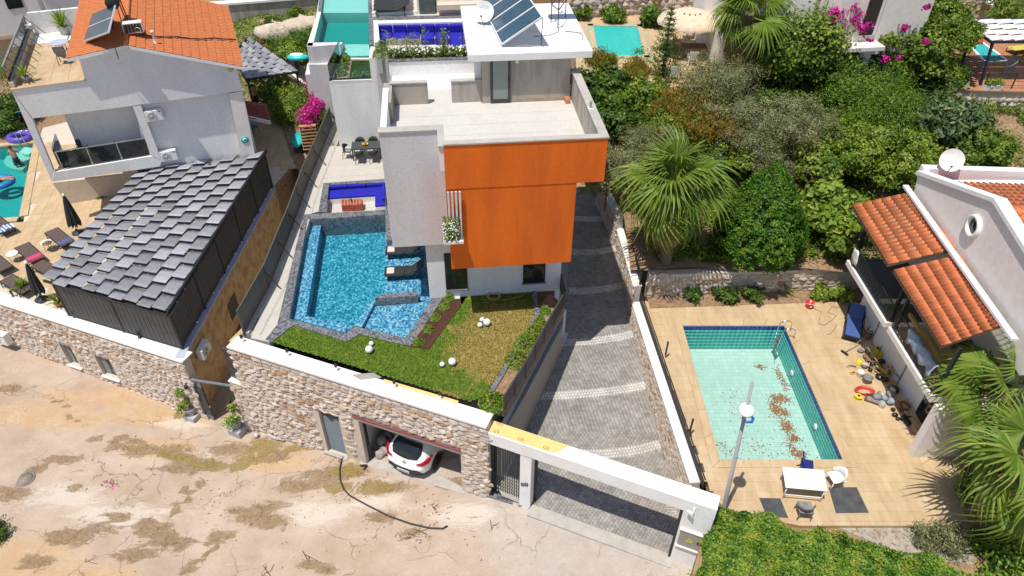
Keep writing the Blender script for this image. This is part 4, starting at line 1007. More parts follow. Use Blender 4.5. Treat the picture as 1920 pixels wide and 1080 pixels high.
 return t
car=make_car();tag(car,'white hatchback parked in the open garage, rear to the street','car')
cz=zg0((gs0+gs1)/2)
ctr=G(762,872,cz+.5);fwd=Vector((.40,.917,0)).normalized()
CARDIR=fwd
car.scale=(1.12,)*3;car.location=(ctr.x+fwd.x*2.15,ctr.y+fwd.y*2.15,cz);car.rotation_euler.z=math.atan2(-fwd.y,-fwd.x)
# gate portal: beam and two pillars
ZBM=-.30
bf0=G(884,801,ZBM);bf1=G(1345,957,ZBM);bd=(bf1-bf0);bd.z=0;BL=bd.length;bd.normalize();bn=Vector((bd.y,-bd.x,0))
bwid=abs((G(1355,931,ZBM)-bf1).dot(bn))
def bpt(s,d=0,z=0):q=bf0+bd*s+bn*d;return Vector((q.x,q.y,z))
def bbox_(m,s0,s1,d0,d1,z0,z1):return m.prism([tuple(bpt(s,d).xy)for s,d in((s0,d0),(s1,d0),(s1,d1),(s0,d1))],z0,z1)
def bs(u,v,d=0):p=W(u,v,bpt(0,d),bpt(1,d));return(p-bf0).dot(bd),p.z
bh=ZBM-bs(960,847)[1]
por=thing('gate_portal','long white beam portal over the driveway entrance','gate portal',tuple(bpt(BL/2,0,-4.1)))
bbox_(MB(),0,BL,-bwid,0,ZBM-bh,ZBM).build('beam',M['white_paint'],por,bevel=.012)
s0,_=bs(975,854);s1,_=bs(996,864);pw=s1-s0
bbox_(MB(),s0,s0+pw,-.52,-.03,-4.9,ZBM-bh-.002).build('pillar',M['white_paint'],por)
r0,_=bs(1282,955);r1=BL-.01
bbox_(MB(),r0,r1,-bwid+.03,-.004,-4.9,ZBM-bh-.002).build('pillar',M['white_paint'],por)
bbox_(MB(),r0-.10,r0-.003,-.25,-.1,zs(bpt(r0).x),ZBM-bh-.003).build('gate_stop',M['black_metal'],por)
bbox_(MB(),s0+pw+.003,s0+pw+.1,-.50,-.40,zs(bpt(s0).x),ZBM-bh-.003).build('gate_stop',M['black_metal'],por)
sf,_=bs(1042,835)
edge=[bpt(.28,-bwid+.02),bpt(.28,-.06)]
poly=[bpt(.36,-bwid+.02),bpt(.36,-.05),bpt(sf-.25,-.05),bpt(sf+.02,-.12),bpt(sf+.10,-.24),bpt(sf+.3,-bwid+.02)]
ins=MB().prism([tuple(p.xy)for p in poly],ZBM+.001,ZBM+.012).build('insulation_board',M['foam_yellow'],por)
def mark(parent,c,ax,ay,size,txt):
 cu=bpy.data.curves.new('print_mark','FONT');cu.body=txt;cu.size=size;cu.align_x='CENTER';cu.extrude=.0008;cu.materials.append(M['print_brown'])
 o=text_mesh('print_mark',cu,parent);n=ax.cross(ay);m4=Matrix((ax,ay,n)).transposed().to_4x4();o.matrix_basis=Matrix.Translation(c)@m4;return o
for u,v in((929,811),(975,826),(1023,842)):
 p=G(u,v,ZBM+.0135);mark(ins,p,bd,-bn,.2,'G5')
p=G(936,797,ZBM+.0135);mark(ins,p,bd,-bn,.14,'ITALFOAM' if False else '19/21')
MB().box(bpt(.15,-.06,ZBM+.02),(.4,.1,.035),math.atan2(bd.y,bd.x)).build('moss_ledge',M['ledge_green'],por)
cp=W(1302,953,bpt(0,0),bpt(1,0));t=thing('security_camera','small white security camera on the portal beam','camera',tuple(cp))
MB().lathe(tuple(cp+bn*.005),[(.05,0),(.05,.03),(.02,.04)],12,axis=bn).build('base',M['camera_white'],t)
MB().bar(cp+bn*.03,cp+bn*.16+Vector((0,0,-.03)),.03).build('arm',M['camera_white'],t);q=cp+bn*.16-bd*.06
MB().lathe(tuple(q-bd*.14+Vector((0,0,-.02))),[(.03,0),(.045,.02),(.05,.2),(.04,.22)],12,axis=bd+bn*.4+Vector((0,0,.1))).build('body',M['camera_white'],t)
ca=W(1277,990,bpt(0,0),bpt(1,0));cb=W(1318,1005,bpt(0,0),bpt(1,0));cc=W(1272,1019,bpt(0,0),bpt(1,0))
sa=(ca-bf0).dot(bd);sb=(cb-bf0).dot(bd)
t=thing('meter_cabinet','grey meter cabinet with a yellow warning sticker on the portal pillar','cabinet',tuple(bpt(sa,0,cc.z)))
bbox_(MB(),sa,sb,-.003,.05,cc.z,ca.z).build('door',M['slate'],t)
bbox_(MB(),sa-.03,sb+.03,0,.09,ca.z+.003,ca.z+.05).build('frame_top',M['white_paint'],t);bbox_(MB(),sa-.03,sb+.03,0,.1,cc.z-.06,cc.z-.003).build('shelf',M['white_paint'],t)
sc=(sa+sb)/2;zc=(ca.z+cc.z)/2
m=MB();tri=[bpt(sc-.13,.054,zc-.1),bpt(sc+.13,.054,zc-.1),bpt(sc,.054,zc+.14)];m.add([p for p in tri]+[p-bn*.003 for p in tri],[(0,1,2),(5,4,3),(0,3,4,1),(1,4,5,2),(2,5,3,0)]);st_=m.build('warning_sticker',M['yellow_plastic'],t)
m=MB();zz=[(0,.08),(-.025,.0),(.005,.005),(-.01,-.07),(.03,.02),(.0,.015)];m.add([bpt(sc+a,.0555,zc+b)for a,b in zz]+[bpt(sc+a,.0542,zc+b)for a,b in zz],[(0,1,2,3,4,5),(11,10,9,8,7,6)]);m.build('lightning_mark',M['black_metal'],st_)
bbox_(MB(),sb-.12,sb-.06,.05,.07,zc-.05,zc+.05).build('lock',M['black_metal'],t)
for k,u in enumerate((980,987)):
 p=W(u,908,bpt(0,-.03),bpt(1,-.03));s_=(p-bf0).dot(bd);t=thing('intercom','dark square intercom panel on the gate pillar, '+('outer one by the gate bars' if k==0 else 'inner one by the driveway'),'intercom',tuple(p),'intercom panels on the pillar')
 bbox_(MB(),s_-.065,s_+.065,-.03,-.005,p.z-.08,p.z+.08).build('plate',M['black_metal'],t);bbox_(MB(),s_-.04,s_+.04,-.004,.0,p.z+.0,p.z+.055).build('button',M['grey_metal'],t)
pg=thing('pedestrian_gate','black barred pedestrian gate beside the white pillar','gate',tuple(bpt(.7,-.25,-4.3)))
ga=W(921,838,bpt(0,-.28),bpt(1,-.28));a0=(ga-bf0).dot(bd);a1=s0-.03;zb=zs(bpt(a0).x)+.16;zt=ZBM-bh-.06
for z in(zb+.02,zt-.03):bbox_(MB(),a0,a1,-.30,-.26,z-.025,z+.025).build('rail',M['black_metal'],pg)
for s in(a0+.03,a1-.03):bbox_(MB(),s-.03,s+.03,-.31,-.25,zb-.02,zt).build('frame',M['black_metal'],pg)
nb=13
for i in range(1,nb):
 s=lerp(a0,a1,i/nb);bbox_(MB(),s-.013,s+.013,-.295,-.27,zb,zt-.03).build('bar',M['black_metal'],pg)
bbox_(MB(),a0-.28,a1+.02,-.5,.0,-5,zb-.03).build('threshold',M['grey_marble'],pg)
gp=thing('gate_post','dark steel post between the stone wall and the barred gate','post',tuple(bpt(a0-.15,-.2,-4.4)))
bbox_(MB(),a0-.28,a0-.02,-.42,-.12,-4.9,zt).build('post',M['concrete_cap'],gp)
p=bpt(a0-.15,-.10,lerp(zb,zt,.62));MB().ball(tuple(p),.045,10).build('knob',M['steel'],gp)
# driveway
drv=[(983,958),(1000,945),(1266,1030),(1285,985)]
dpts_l=[(1062,617),(1017,720),(976,806)]
L_=[G(1066,560,-2.7),G(1062,617,zdrive(23.8)),G(1017,720,zdrive(20.5)),G(976,806,zdrive(18))]
def Gd(u,v):
 d=ray(u,v);k=.17;c0=-4.06-.17*16;t=(c0-CAMZ)/(d.z-k*d.y);return CAM+d*t
dleft=[Gd(1086,350),Gd(1075,420),Gd(1068,520),Gd(1062,600),Gd(1017,720),Gd(976,806),Gd(975,860)]
dright=[Gd(1133,345),Gd(1150,420),Gd(1172,520),Gd(1192,640),Gd(1219,720),Gd(1244,830),Gd(1290,960)]
m=MB();
zdd=lambda p:zdrive(p.y)
vs=[]
def edge_x(pts,y):
 ys=[p.y for p in pts];xs=[p.x for p in pts];return float(np.interp(-y,[-q for q in ys],xs))
yy_=dleft[0].y
while yy_>bpt(r0,0).y-.3:
 vs+=[Vector((max(edge_x(dleft,yy_)-.9,bf0.x+(yy_-bf0.y)/(bd.y/bd.x)+.25),yy_,zdrive(yy_)-.028)),Vector((edge_x(dright,yy_)+.2,yy_,zdrive(yy_)-.028))];yy_-=.4
m.add(vs,[(2*i,2*i+1,2*i+3,2*i+2)for i in range(len(vs)//2-1)])
dro=struct(m.build('driveway',M['slate']))
band_v=[(1092,410,1146,405),(1083,472,1154,465),(1070,545,1172,533),(1057,642,1193,624),(1016,742,1220,720),(1110,851,1244,830)]
bys=[]
for ul,vl,ur,vr in band_v:a=Gd(ul,vl);b=Gd(ur,vr);bys.append((a,b))
def edge_x(pts,y):
 ys=[p.y for p in pts];xs=[p.x for p in pts];return float(np.interp(-y,[-q for q in ys],xs))
y=dleft[0].y;V=[];F=[];T=[];V2=[];F2=[];T2=[]
sw,sd=.155,.115
def isband(x,y):
 for a,b in bys:
  t=(x-a.x)/(b.x-a.x);t=min(1,max(0,t));yy=lerp(a.y,b.y,t)-.22*4*t*(1-t)*(.6)
  if abs(y-yy)<.225:return True
 return False
ymin=min(bpt(s0,-.1).y,bpt(r0,-.1).y)
row=0
bdir=bd.y/bd.x
while y>ymin:
 xl=edge_x(dleft,y)-.02 if y>dleft[-1].y else dleft[-1].x;xr=edge_x(dright,y)+.02
 x=xl-(row%2)*sw*.5
 while x<xr:
  if y-(bf0.y+bdir*(x-bf0.x))>.06:
   w=sw-.008;d=sd-.008;z=zdrive(y)+.004*rnd.uniform(-1,1);z2=zdrive(y-sd)
   z2=z-.17*sd;zl=z-.02
   if isband(x+w/2,y-d/2):x+=sw;continue
   VV,FF,TT=V,F,T;o=len(VV)
   zq=zs(x)+.012
   if z<zq and y<17:z=zq;z2=zq
   VV+=[(x,y-d,z2+.0),(x+w,y-d,z2),(x+w,y,z),(x,y,z),(x-.004,y-d-.004,z2-.025),(x+w+.004,y-d-.004,z2-.025),(x+w+.004,y+.004,z-.025),(x-.004,y+.004,z-.025)]
   FF+=[(o,o+1,o+2,o+3),(o+4,o+5,o+1,o),(o+5,o+6,o+2,o+1),(o+7,o+4,o,o+3)];TT+=[rnd.random()]*4
  x+=sw
 y-=sd;row+=1
for a,b in bys:
 xl=edge_x(dleft,a.y)-.02;xr=edge_x(dright,b.y)+.05;nn_=int((xr-xl)/.13)
 def by_(x):t=min(1,max(0,(x-a.x)/(b.x-a.x)));return lerp(a.y,b.y,t)-.22*4*t*(1-t)*.6
 for r_ in range(3):
  for k in range(nn_):
   x0=xl+(xr-xl)*(k+.03+.5*(r_%2))/nn_;x1=x0+(xr-xl)*.94/nn_;o=len(V2);q=[(x0,by_(x0)-.20+.135*r_),(x1,by_(x1)-.20+.135*r_),(x1,by_(x1)-.20+.135*r_+.128),(x0,by_(x0)-.20+.135*r_+.128)]
   V2+=[(x,y_,zdrive(y_)+.004)for x,y_ in q]+[(x,y_,zdrive(y_)-.03)for x,y_ in q];F2+=[(o,o+1,o+2,o+3)]+[(o+4+s_,o+4+(s_+1)%4,o+(s_+1)%4,o+s_)for s_ in range(4)];T2+=[rnd.random()]*5
stuff(np_mesh('setts',np.array(V),np.array(F),M['grey_setts'],np.array(T),dro))
stuff(np_mesh('pale_bands',np.array(V2),np.array(F2),M['white_setts'],np.array(T2),dro))
q=[bpt(s0+pw+.02,.30),bpt(r0+.1,.30),bpt(r0+.1,-.22),bpt(s0+pw+.02,-.22)]
struct(MB().prism([tuple(p.xy)for p in q],-4.8,[max(zs(p.x),-4.05)+.02 for p in q]).build('gate_threshold',M['concrete_cap']))
ZWT=-1.15
rwl=[G(1062,580,ZWT),G(1024,650,ZWT),G(987,720,ZWT),G(940,812,ZWT)]
rt=thing('retaining_wall','white rendered retaining wall along the left side of the driveway','wall',tuple(rwl[1]))
m=MB();n_=[]
for i in range(3):
 a,b=rwl[i],rwl[i+1];d=(b-a).normalized();nn=Vector((d.y,-d.x,0))
 if nn.x>0:nn=-nn
 m=MB();m.prism([tuple(a.xy),tuple(b.xy),tuple((b+nn*.18).xy),tuple((a+nn*.18).xy)],-4.8,ZWT);m.build('wall',M['white_paint'],rt)
 m=MB();bb=-nn;za=zdrive(a.y)+.10;zb_=zdrive(b.y)+.10
 m.prism([tuple((a+bb*.004).xy),tuple((b+bb*.004).xy),tuple((b+bb*.16).xy),tuple((a+bb*.16).xy)],-4.85,[za,zb_,zb_,za]);m.build('kerb',M['grey_plaster'],rt)
m=MB();fb_=[G(1058,572,0),G(1020,640,0),G(985,705,0),G(944,772,0)]
m.prism([tuple(p.xy)for p in fb_]+[tuple((p+Vector((-.1,0,0))).xy)for p in rwl[::-1]],-4.0,ZWT-.01);struct(m.build('wall_shoulder',M['slate']))
strip=[(1030,548),(1058,572),(1020,640),(985,705),(946,768),(905,760),(912,742),(1000,590)]
struct(MB().prism(vpoly(strip,0),-.4,-.03).build('planting_strip',M['soil']))
mk=MB();
for a,b in(((997,545),(1003,590)),((1003,590),(955,668)),((955,668),(905,750))):
 p,q=G(*a,.05),G(*b,.05);d=(q-p).normalized();nn=Vector((-d.y,d.x,0));
 if nn.x<0:nn=-nn
 MB().prism([tuple(p.xy),tuple(q.xy),tuple((q+nn*.2).xy),tuple((p+nn*.2).xy)],-.35,.05).build('kerb_stone',M['grey_marble'],bpy.data.objects['planting_strip'],bevel=.01)
fn=thing('slat_fence','dark slatted metal fence between planted strip and driveway','fence',tuple(fb_[1]))
fp=[G(1050,540,0)]+fb_
for i in range(len(fp)-1):
 a,b=Vector(fp[i]),Vector(fp[i+1]);L=(b-a).length;nseg=max(1,round(L/1.1))
 for k in range(nseg):
  p=a.lerp(b,k/nseg);q=a.lerp(b,(k+1)/nseg)
  MB().bar(p+Vector((0,0,-.1)),p+Vector((0,0,.78)),.06).build('post',M['fence_metal'],fn)
  for j in range(7):
   z=.06+j*.105;MB().bar(p+Vector((0,0,z)),q+Vector((0,0,z)),.02,.092).build('slat',M['dark_metal'],fn)
  MB().bar(p+Vector((0,0,.81)),q+Vector((0,0,.81)),.06,.025).build('top_rail',M['dark_metal'],fn)
for i,(u,v,r,h,w)in enumerate([(1022,585,.25,.35,'small one beside the house'),(1003,628,.45,.7,'upright one in the middle'),(985,650,.5,.75,'dense one in the middle'),(968,678,.5,.7,'wide one nearest the street'),(1012,605,.25,.4,'slim one near the house')]):
 rosette('shrub','young green shrub in the strip by the slatted fence, '+w,tuple(G(u,v,-.03)),r,h,500,.14,.05,'leaf_bright',group='shrubs by the slatted fence')
t=rosette('climber','leafy green climber hanging over the end of the white coping','plant' and tuple(G(925,756,0)),.55,.45,650,.11,.09,'leaf_mid')
mm=MB()
sw_=np.array(vpoly([(1040,565),(1018,640),(1000,660),(1005,605)],0))
for _ in range(400):
 p=sw_.min(0)+nrng.random(2)*(sw_.max(0)-sw_.min(0))
 if inside(np.array(p[0]),np.array(p[1]),sw_):mm.box((p[0],p[1],-.02),(.05,.04,.03),rnd.uniform(0,3))
stuff(tag(mm.build('pebbles',M['pebble']),'pale pebbles scattered in the planting strip','pebbles'))
# white ball lamps on the lawn
for(u,v,r,w)in((637,885-242,0,0),):
 pass
balls=[(692,655,.155,'large one of the pair near the pool'),(696,644,.10,'small one of the pair near the pool'),(848,678,.155,'large one of the pair in mid lawn'),(829,683,.10,'small one of the pair in mid lawn'),(913,604,.155,'large one of the trio near the house'),(900,609,.105,'front small one of the trio near the house'),(904,599,.10,'rear small one of the trio near the house')]
for u,v,r,w in balls:
 p=G(u,v,r);t=thing('ball_lamp','white ball lamp on the lawn, '+w,'lamp',(p.x,p.y,0),'ball lamps on the lawn')
 MB().ball(tuple(p),r,24).build('globe',M['sphere_white'],t);MB().lathe((p.x,p.y,0),[(r*.4,-.01),(r*.4,.03)],12).build('base',M['black_metal'],t)
p=G(926,557,.03);hc=thing('garden_hose','coiled yellow garden hose on the lawn against the house','hose',tuple(p))
m=MB()
for k in range(5):m.tube([(p.x+(.22+.035*(k%3))*math.cos(a),p.y+(.22+.035*(k%3))*math.sin(a),.03+.028*k+.01*math.sin(a*3))for a in[6.283*i/24 for i in range(25)]],.014,6)
m.build('coil',M['hose_yellow'],hc)
m=MB();m.tube([G(u,v,.03)for u,v in((940,563),(960,560),(978,555),(985,549))],.014,6);m.tube([G(u,v,.03)for u,v in((918,566),(906,568),(903,562),(914,563))],.014,6);m.build('loose_end',M['hose_yellow'],hc)
tag(MB().box(G(856,558,.02),(.3,.18,.05),YAW).build('drain_cover',M['grey_plaster']),'small pale drain cover beside the mulch bed','cover')
# RIGHT-HAND PROPERTY
ZD=-1.75
PI_=[(1280,611),(1470,611),(1580,862),(1350,862)]
PO_=[(1262,597),(1483,598),(1608,877),(1336,877)]
pin=vpoly(PI_,ZD);pou=vpoly(PO_,ZD)
ter=struct(MB().prism(vpoly([(1200,560),(1262,597),(1336,877),(1608,877),(1483,598),(1640,592),(1660,600),(1830,905),(1800,985),(1500,985),(1370,958),(1344,938)],ZD),-2.3,ZD-.02).build('pool_terrace',M['travertine']))
axx=Vector((pou[1][0]-pou[0][0],pou[1][1]-pou[0][1])).normalized();axy=Vector((-axx.y,axx.x))
tw=np.array(vpoly([(1217,566),(1560,566),(1600,560),(1650,600),(1700,690),(1830,895),(1805,985),(1480,985),(1370,950),(1335,935)],ZD))
ppo=np.array(pou);cen=Vector(pou[0])
cnt=0;rest=MB()
for i in range(-4,26):
 for j in range(-31,6):
  w,h=.60,.40
  p=cen+axx*((i+.5*(j%2))*w)+axy*(j*h)
  c=p+axx*w/2+axy*h/2
  if not inside(np.array(c.x),np.array(c.y),tw):continue
  cs=[p+axx*.002+axy*.002,p+axx*(w-.002)+axy*.002,p+axx*(w-.002)+axy*(h-.002),p+axx*.002+axy*(h-.002)]
  inn=[bool(inside(np.array(q.x),np.array(q.y),ppo))for q in cs]
  if all(inn)or inside(np.array(c.x),np.array(c.y),ppo):continue
  z=ZD+rnd.uniform(-.001,.001);cnt+=1
  mm=MB()if cnt<=300 else rest
  mm.prism([tuple(q)for q in cs],z-.025,z)
  if cnt<=300:mm.build('slab',M['travertine'],ter)
if rest.v:stuff(rest.build('paving_field',M['travertine'],ter))
rp=thing('half_empty_pool','half empty aqua tiled pool with brown leaves on its floor','pool',tuple(G(1420,740,ZD)))
DEP=1.45
def ins(poly,k):
 c=sum((Vector(p)for p in poly),Vector((0,0)))/len(poly);return[tuple(c+(Vector(p)-c)*k)for p in poly]
for i in range(4):
 a,b,c,d=pin[i],pin[(i+1)%4],pou[(i+1)%4],pou[i]
 nsg=6 if i%2 else 5
 for k in range(nsg):
  q=[Vector(a).lerp(Vector(b),(k+.004)/nsg),Vector(a).lerp(Vector(b),(k+.996)/nsg),Vector(d).lerp(Vector(c),(k+.996)/nsg),Vector(d).lerp(Vector(c),(k+.004)/nsg)]
  MB().prism([tuple(x)for x in q],ZD-.3,ZD+.03).build('rim_slab',M['travertine'],rp,bevel=.01)
MB().prism(ins(pin,1.06),ZD-DEP-.4,ZD-DEP-.012).build('basin',M['concrete_cap'],rp)
def tilegrid(name,o,du,dv,nu,nv,nrm,mat,limit,parent,gap=.006,th=.01,skip=None):
 me=[];V=[];F=[];T=[];
 o=Vector(o);du=Vector(du);dv=Vector(dv);nrm=Vector(nrm)
 order=[(i,j)for i in range(nu)for j in range(nv)]
 k=0;MT=None
 for i,j in order:
  p=o+du*(i+gap)+dv*(j+gap);q=[p,p+du*(1-2*gap),p+du*(1-2*gap)+dv*(1-2*gap),p+dv*(1-2*gap)]
  b=len(V);V+=[x+nrm*th for x in q]+[x for x in q];F+=[(b,b+1,b+2,b+3)]+[(b+4+s,b+4+(s+1)%4,b+(s+1)%4,b+s)for s in range(4)];T+=[rnd.random()]*5
 return stuff(np_mesh(name,np.array([tuple(v)for v in V]),np.array(F),M[mat],np.array(T),parent))
A,B,C_,D_=[Vector((p[0],p[1],0))for p in pin]
zf=ZD-DEP
def face(a,b,z0,z1,nu,nv,mat,nm,g=.012):
 du=(b-a)/nu;dv=Vector((0,0,(z1-z0)/nv));n=du.cross(dv).normalized();c=(A+B+C_+D_)/4
 if n.dot(c-a)<0:n=-n
 MB().prism([tuple(a.xy),tuple(b.xy),tuple((b-n*.08).xy),tuple((a-n*.08).xy)],zf-.3,ZD-.02).build('pool_wall',M['mortar'],rp)
 tilegrid(nm,V3(a,z0)+n*.0,du,dv,nu,nv,n,mat,0,rp,.008)
for a,b,nu in((A,B,22),(B,C_,36),(C_,D_,24),(D_,A,36)):
 face(a,b,zf,ZD-.26,nu,6,'teal_tile','wall_tiles');
 du=(b-a)/nu;n=Vector((-(b-a).y,(b-a).x,0)).normalized();c=(A+B+C_+D_)/4
 if n.dot(c-a)<0:n=-n
 tilegrid('border_tiles',V3(a,ZD-.26)+n*.001,du,Vector((0,0,.115)),nu,2,n,'navy_tile',0,rp,.012)
V=[];F=[];T=[];nu,nv=22,34
for i in range(nu):
 for j in range(nv):
  g=.011
  def at(s,t):return A.lerp(B,s).lerp(D_.lerp(C_,s),t)
  q=[V3(at((i+a_)/nu,(j+c_)/nv),zf)for a_,c_ in((g,g),(1-g,g),(1-g,1-g),(g,1-g))]
  if j>=nv-13:
   o=MB().add(q+[p-Vector((0,0,.008))for p in q],[(0,1,2,3)]+[(k+4,(k+1)%4+4,(k+1)%4,k)for k in range(4)]).build('floor_tile',M['aqua_tile'],rp);o.data.attributes.new('tint','FLOAT','FACE').data.foreach_set('value',np.full(5,rnd.random(),dtype=np.float32));continue
  b=len(V);V+=q;F.append((b,b+1,b+2,b+3));T.append(rnd.random())
stuff(np_mesh('floor_tiles',np.array([tuple(v)for v in V]),np.array(F),M['aqua_tile'],np.array(T),rp))
lp=[]
def poolpt(u,v):return G(u,v,zf+.01)
for u,v,su,sv,n in((1462,748,.22,.16,240),(1455,768,.16,.22,200),(1472,775,.10,.12,80),(1476,800,.13,.2,190),(1487,822,.16,.12,110),(1486,840,.10,.2,80),(1500,852,.15,.12,120),(1424,687,.12,.08,60),(1460,700,.1,.25,60),(1470,720,.12,.3,60),(1365,840,.35,.25,45),(1440,845,.9,.25,60),(1420,800,1.2,1.0,40),(1372,752,.3,.6,14)):
 p=poolpt(u,v)
 for _ in range(n):lp.append((p.x+rnd.gauss(0,su),p.y+rnd.gauss(0,sv),zf+.012+rnd.random()*.02))
lp=np.array([q for q in lp if inside(np.array(q[0]),np.array(q[1]),np.array(ins(pin,.985)))])
o=leaves('leaf_litter',lp,np.tile([0,0,3.0],(len(lp),1)),.085,.05,M['leaf_litter']);stuff(tag(o,'brown dead leaves drifted along the floor of the half empty pool','leaves'))
for u,v in((1486,699),(1530,800)):
 p=W(u,v,B,C_);n=Vector((-(C_-B).y,(C_-B).x,0)).normalized()
 if n.dot(A-B)<0:n=-n
 l=thing('pool_light','round white underwater light in the aqua pool wall, '+('nearer the ladder' if v<750 else 'nearer the table'),'light',tuple(p),'lights in the pool wall')
 MB().lathe(tuple(p+n*.01),[(.13,0),(.13,.03),(.10,.06),(.09,.06)],20,axis=n).build('rim',M['white_plastic'],l);MB().lathe(tuple(p+n*.055),[(.085,0),(.05,.02),(.001,.025)],16,axis=n).build('lens',M['grey_plaster'],l)
def ladder(name,label,p,out,along,rungs=3,h=.75):
 t=thing(name,label,'pool ladder',tuple(p));out=Vector(out).normalized();al=Vector(along).normalized();p=Vector(p)
 for s in(-.25,.25):
  b=p+al*s
  pts=[b-out*.18+Vector((0,0,-1.0)),b-out*.18+Vector((0,0,.35))]+[b-out*.18+out*(.28-.28*math.cos(a))+Vector((0,0,.35+.28*math.sin(a)))for a in[math.pi*i/8 for i in range(1,9)]]+[b+out*.38+Vector((0,0,0))]
  MB().tube(pts,.024,8).build('rail',M['steel'],t)
 for i in range(rungs):MB().box(p-out*.18+Vector((0,0,-.2-.25*i)),(.08,.5,.03),math.atan2(al.y,al.x)-math.pi/2).build('rung',M['steel'],t)
 return t
pl=G(1468,628,ZD);e=(C_-B).normalized();o_=Vector((-e.y,e.x,0));o_=-o_ if o_.dot(A-B)>0 else o_
ladder('pool_ladder','steel pool ladder at the corner of the half empty pool',pl,o_,e)
p=poolpt(1402,785);m=MB();m.tube([p+Vector((.20*math.cos(a)*1.1,.24*math.sin(a),.04))for a in[6.283*i/6 for i in range(7)]],.055,6)
tag(m.build('float_ring',M['blue_plastic']),'blue angular swim ring lying on the aqua pool floor','ring')
# stone wall between driveway and terrace
cop=[(1354,925),(1190,563)]
def seg(pa,pb,zc_a,zc_b,label,seed,wd_=.34,skin=True):
 a=G(*pa,zc_a);b=G(*pb,zc_b);d=(b-a);d.z=0;L=d.length;d.normalize();n=Vector((-d.y,d.x,0));n=n if n.x<0 else-n
 t=thing('driveway_wall',label,'wall',tuple(a),'stone walls along the driveway')
 q=[a,b,b-n*wd_,a-n*wd_];MB().prism([tuple(p.xy)for p in q],-5,[zc_a-.06,zc_b-.06,zc_b-.06,zc_a-.06]).build('mortar_core',M['mortar'],t)
 if skin:rubble(t,Vector((a.x,a.y,0)),d,n,L,lambda s:zdrive(a.y+d.y*s),lambda s:lerp(zc_a,zc_b,s/L)-.10,[],(.30,.19),.05,300,seed)
 ncap=max(2,int(L/1.3))
 for k in range(ncap):
  s0=L*k/ncap+.003;s1=L*(k+1)/ncap-.003;z0=lerp(zc_a,zc_b,s0/L);z1=lerp(zc_a,zc_b,s1/L)
  p0=a+d*s0;p1=a+d*s1
  MB().prism([tuple((p0+n*.05).xy),tuple((p1+n*.05).xy),tuple((p1-n*(wd_+.03)).xy),tuple((p0-n*(wd_+.03)).xy)],[z0-.06,z1-.06,z1-.06,z0-.06],[z0,z1,z1,z0]).build('coping_slab',M['white_stone_coping'],t,bevel=.008)
 return a,b,d,n,L
w1=seg((1296,905),(1186,566),-1.62,-1.40,'long low pale stone wall between driveway and the aqua pool terrace',21)
w2=seg((1189,536),(1157,426),-.78,-.62,'middle step of the stone wall beside the big fan palm',22)
w3=seg((1158,408),(1120,340),.05,.15,'highest step of the stone wall behind the orange block',23)
rf=thing('rail_fence','black horizontal rail fence along the pool terrace edge','fence',tuple(w1[0]))
def rail_run(a,b,z0,off,n,zs_=(.16,.30,.44,.62)):
 for z in zs_:MB().bar(a-n*off+Vector((0,0,z)),b-n*off+Vector((0,0,z)),.03 if z<.6 else .04,.05).build('rail',M['black_metal'],rf)
rail_run(w1[0]+w1[2]*-.35,w1[1],0,.30,w1[3]);
for u,v in((1288,800),(1243,655)):
 p=G(u,v+8,-1.5);MB().bar(p+Vector((.12,0,-.1)),p+Vector((.12,0,.70)),.06).build('post',M['black_metal'],rf)
rf2=thing('rail_fence','black rail fence on the stepped stone wall beside the fan palm','fence',tuple(w2[0]))
for z in(.16,.30,.44,.62):MB().bar(w2[0]-w2[3]*.28+Vector((0,0,z)),w2[1]-w2[3]*.28+Vector((0,0,z)),.03,.05).build('rail',M['black_metal'],rf2)
for s in(.02,.98):
 p=w2[0].lerp(w2[1],s)-w2[3]*.28;MB().bar(p+Vector((0,0,-.5 if s<.5 else 0)),p+Vector((0,0,.72)),.07).build('post',M['black_metal'],rf2)
bw0=G(1212,555,ZD);bw1=G(1640,540,ZD);bdv=(bw1-bw0);bdv.z=0;bL=bdv.length;bdv.normalize();bnn=Vector((bdv.y,-bdv.x,0))
gw=thing('garden_wall','rough dry stone retaining wall behind the aqua pool terrace','wall',tuple(bw0))
MB().prism([tuple(p.xy)for p in(bw0,bw1,bw1-bnn*.4,bw0-bnn*.4)],-2.4,-.5).build('mortar_core',M['mortar'],gw)
rubble(gw,Vector((bw0.x,bw0.y,0)),bdv,bnn,bL,lambda s:ZD,lambda s:-.45,[],(.40,.26),.09,160,31)
struct(MB().prism([tuple(p.xy)for p in(bw0,bw1,bw1+bnn*.9,bw0+bnn*.9)],ZD-.2,ZD+.02).build('flower_bed',M['soil']))
def gsoil(X,Y):return np.interp(Y,[24,25.2,42,43,52,60],[-.55,-.45,2.75,2.9,2.9,5])+.12*np.sin(X*1.3)*np.cos(Y*1.1)-.1
yb=bw0.y+.35
struct(sheet('garden_soil',w2[1].x+.2,44,yb,58,.7,gsoil,M['soil']))
tt=thing('garden_table','white rectangular folding table beside the half empty pool','table',tuple(G(1508,920,ZD)))
tq=[G(u,v,ZD+.72)for u,v in((1467,875),(1545,881),(1552,921),(1473,914))]
MB().prism([tuple(p.xy)for p in tq],ZD+.69,ZD+.725).build('tabletop',M['white_plastic'],tt,bevel=.015)
c=sum(tq,Vector())/4
for p in tq:
 q=p.lerp(c,.1);MB().tube([(q.x,q.y,ZD+.69),(q.x,q.y,ZD)],.02,6).build('leg',M['white_enamel'],tt)
for i in(0,2):
 a=tq[i].lerp(c,.1);b=tq[i+1].lerp(c,.1);MB().bar(V3(a,ZD+.25),V3(b,ZD+.25),.03).build('crossbar',M['white_enamel'],tt)
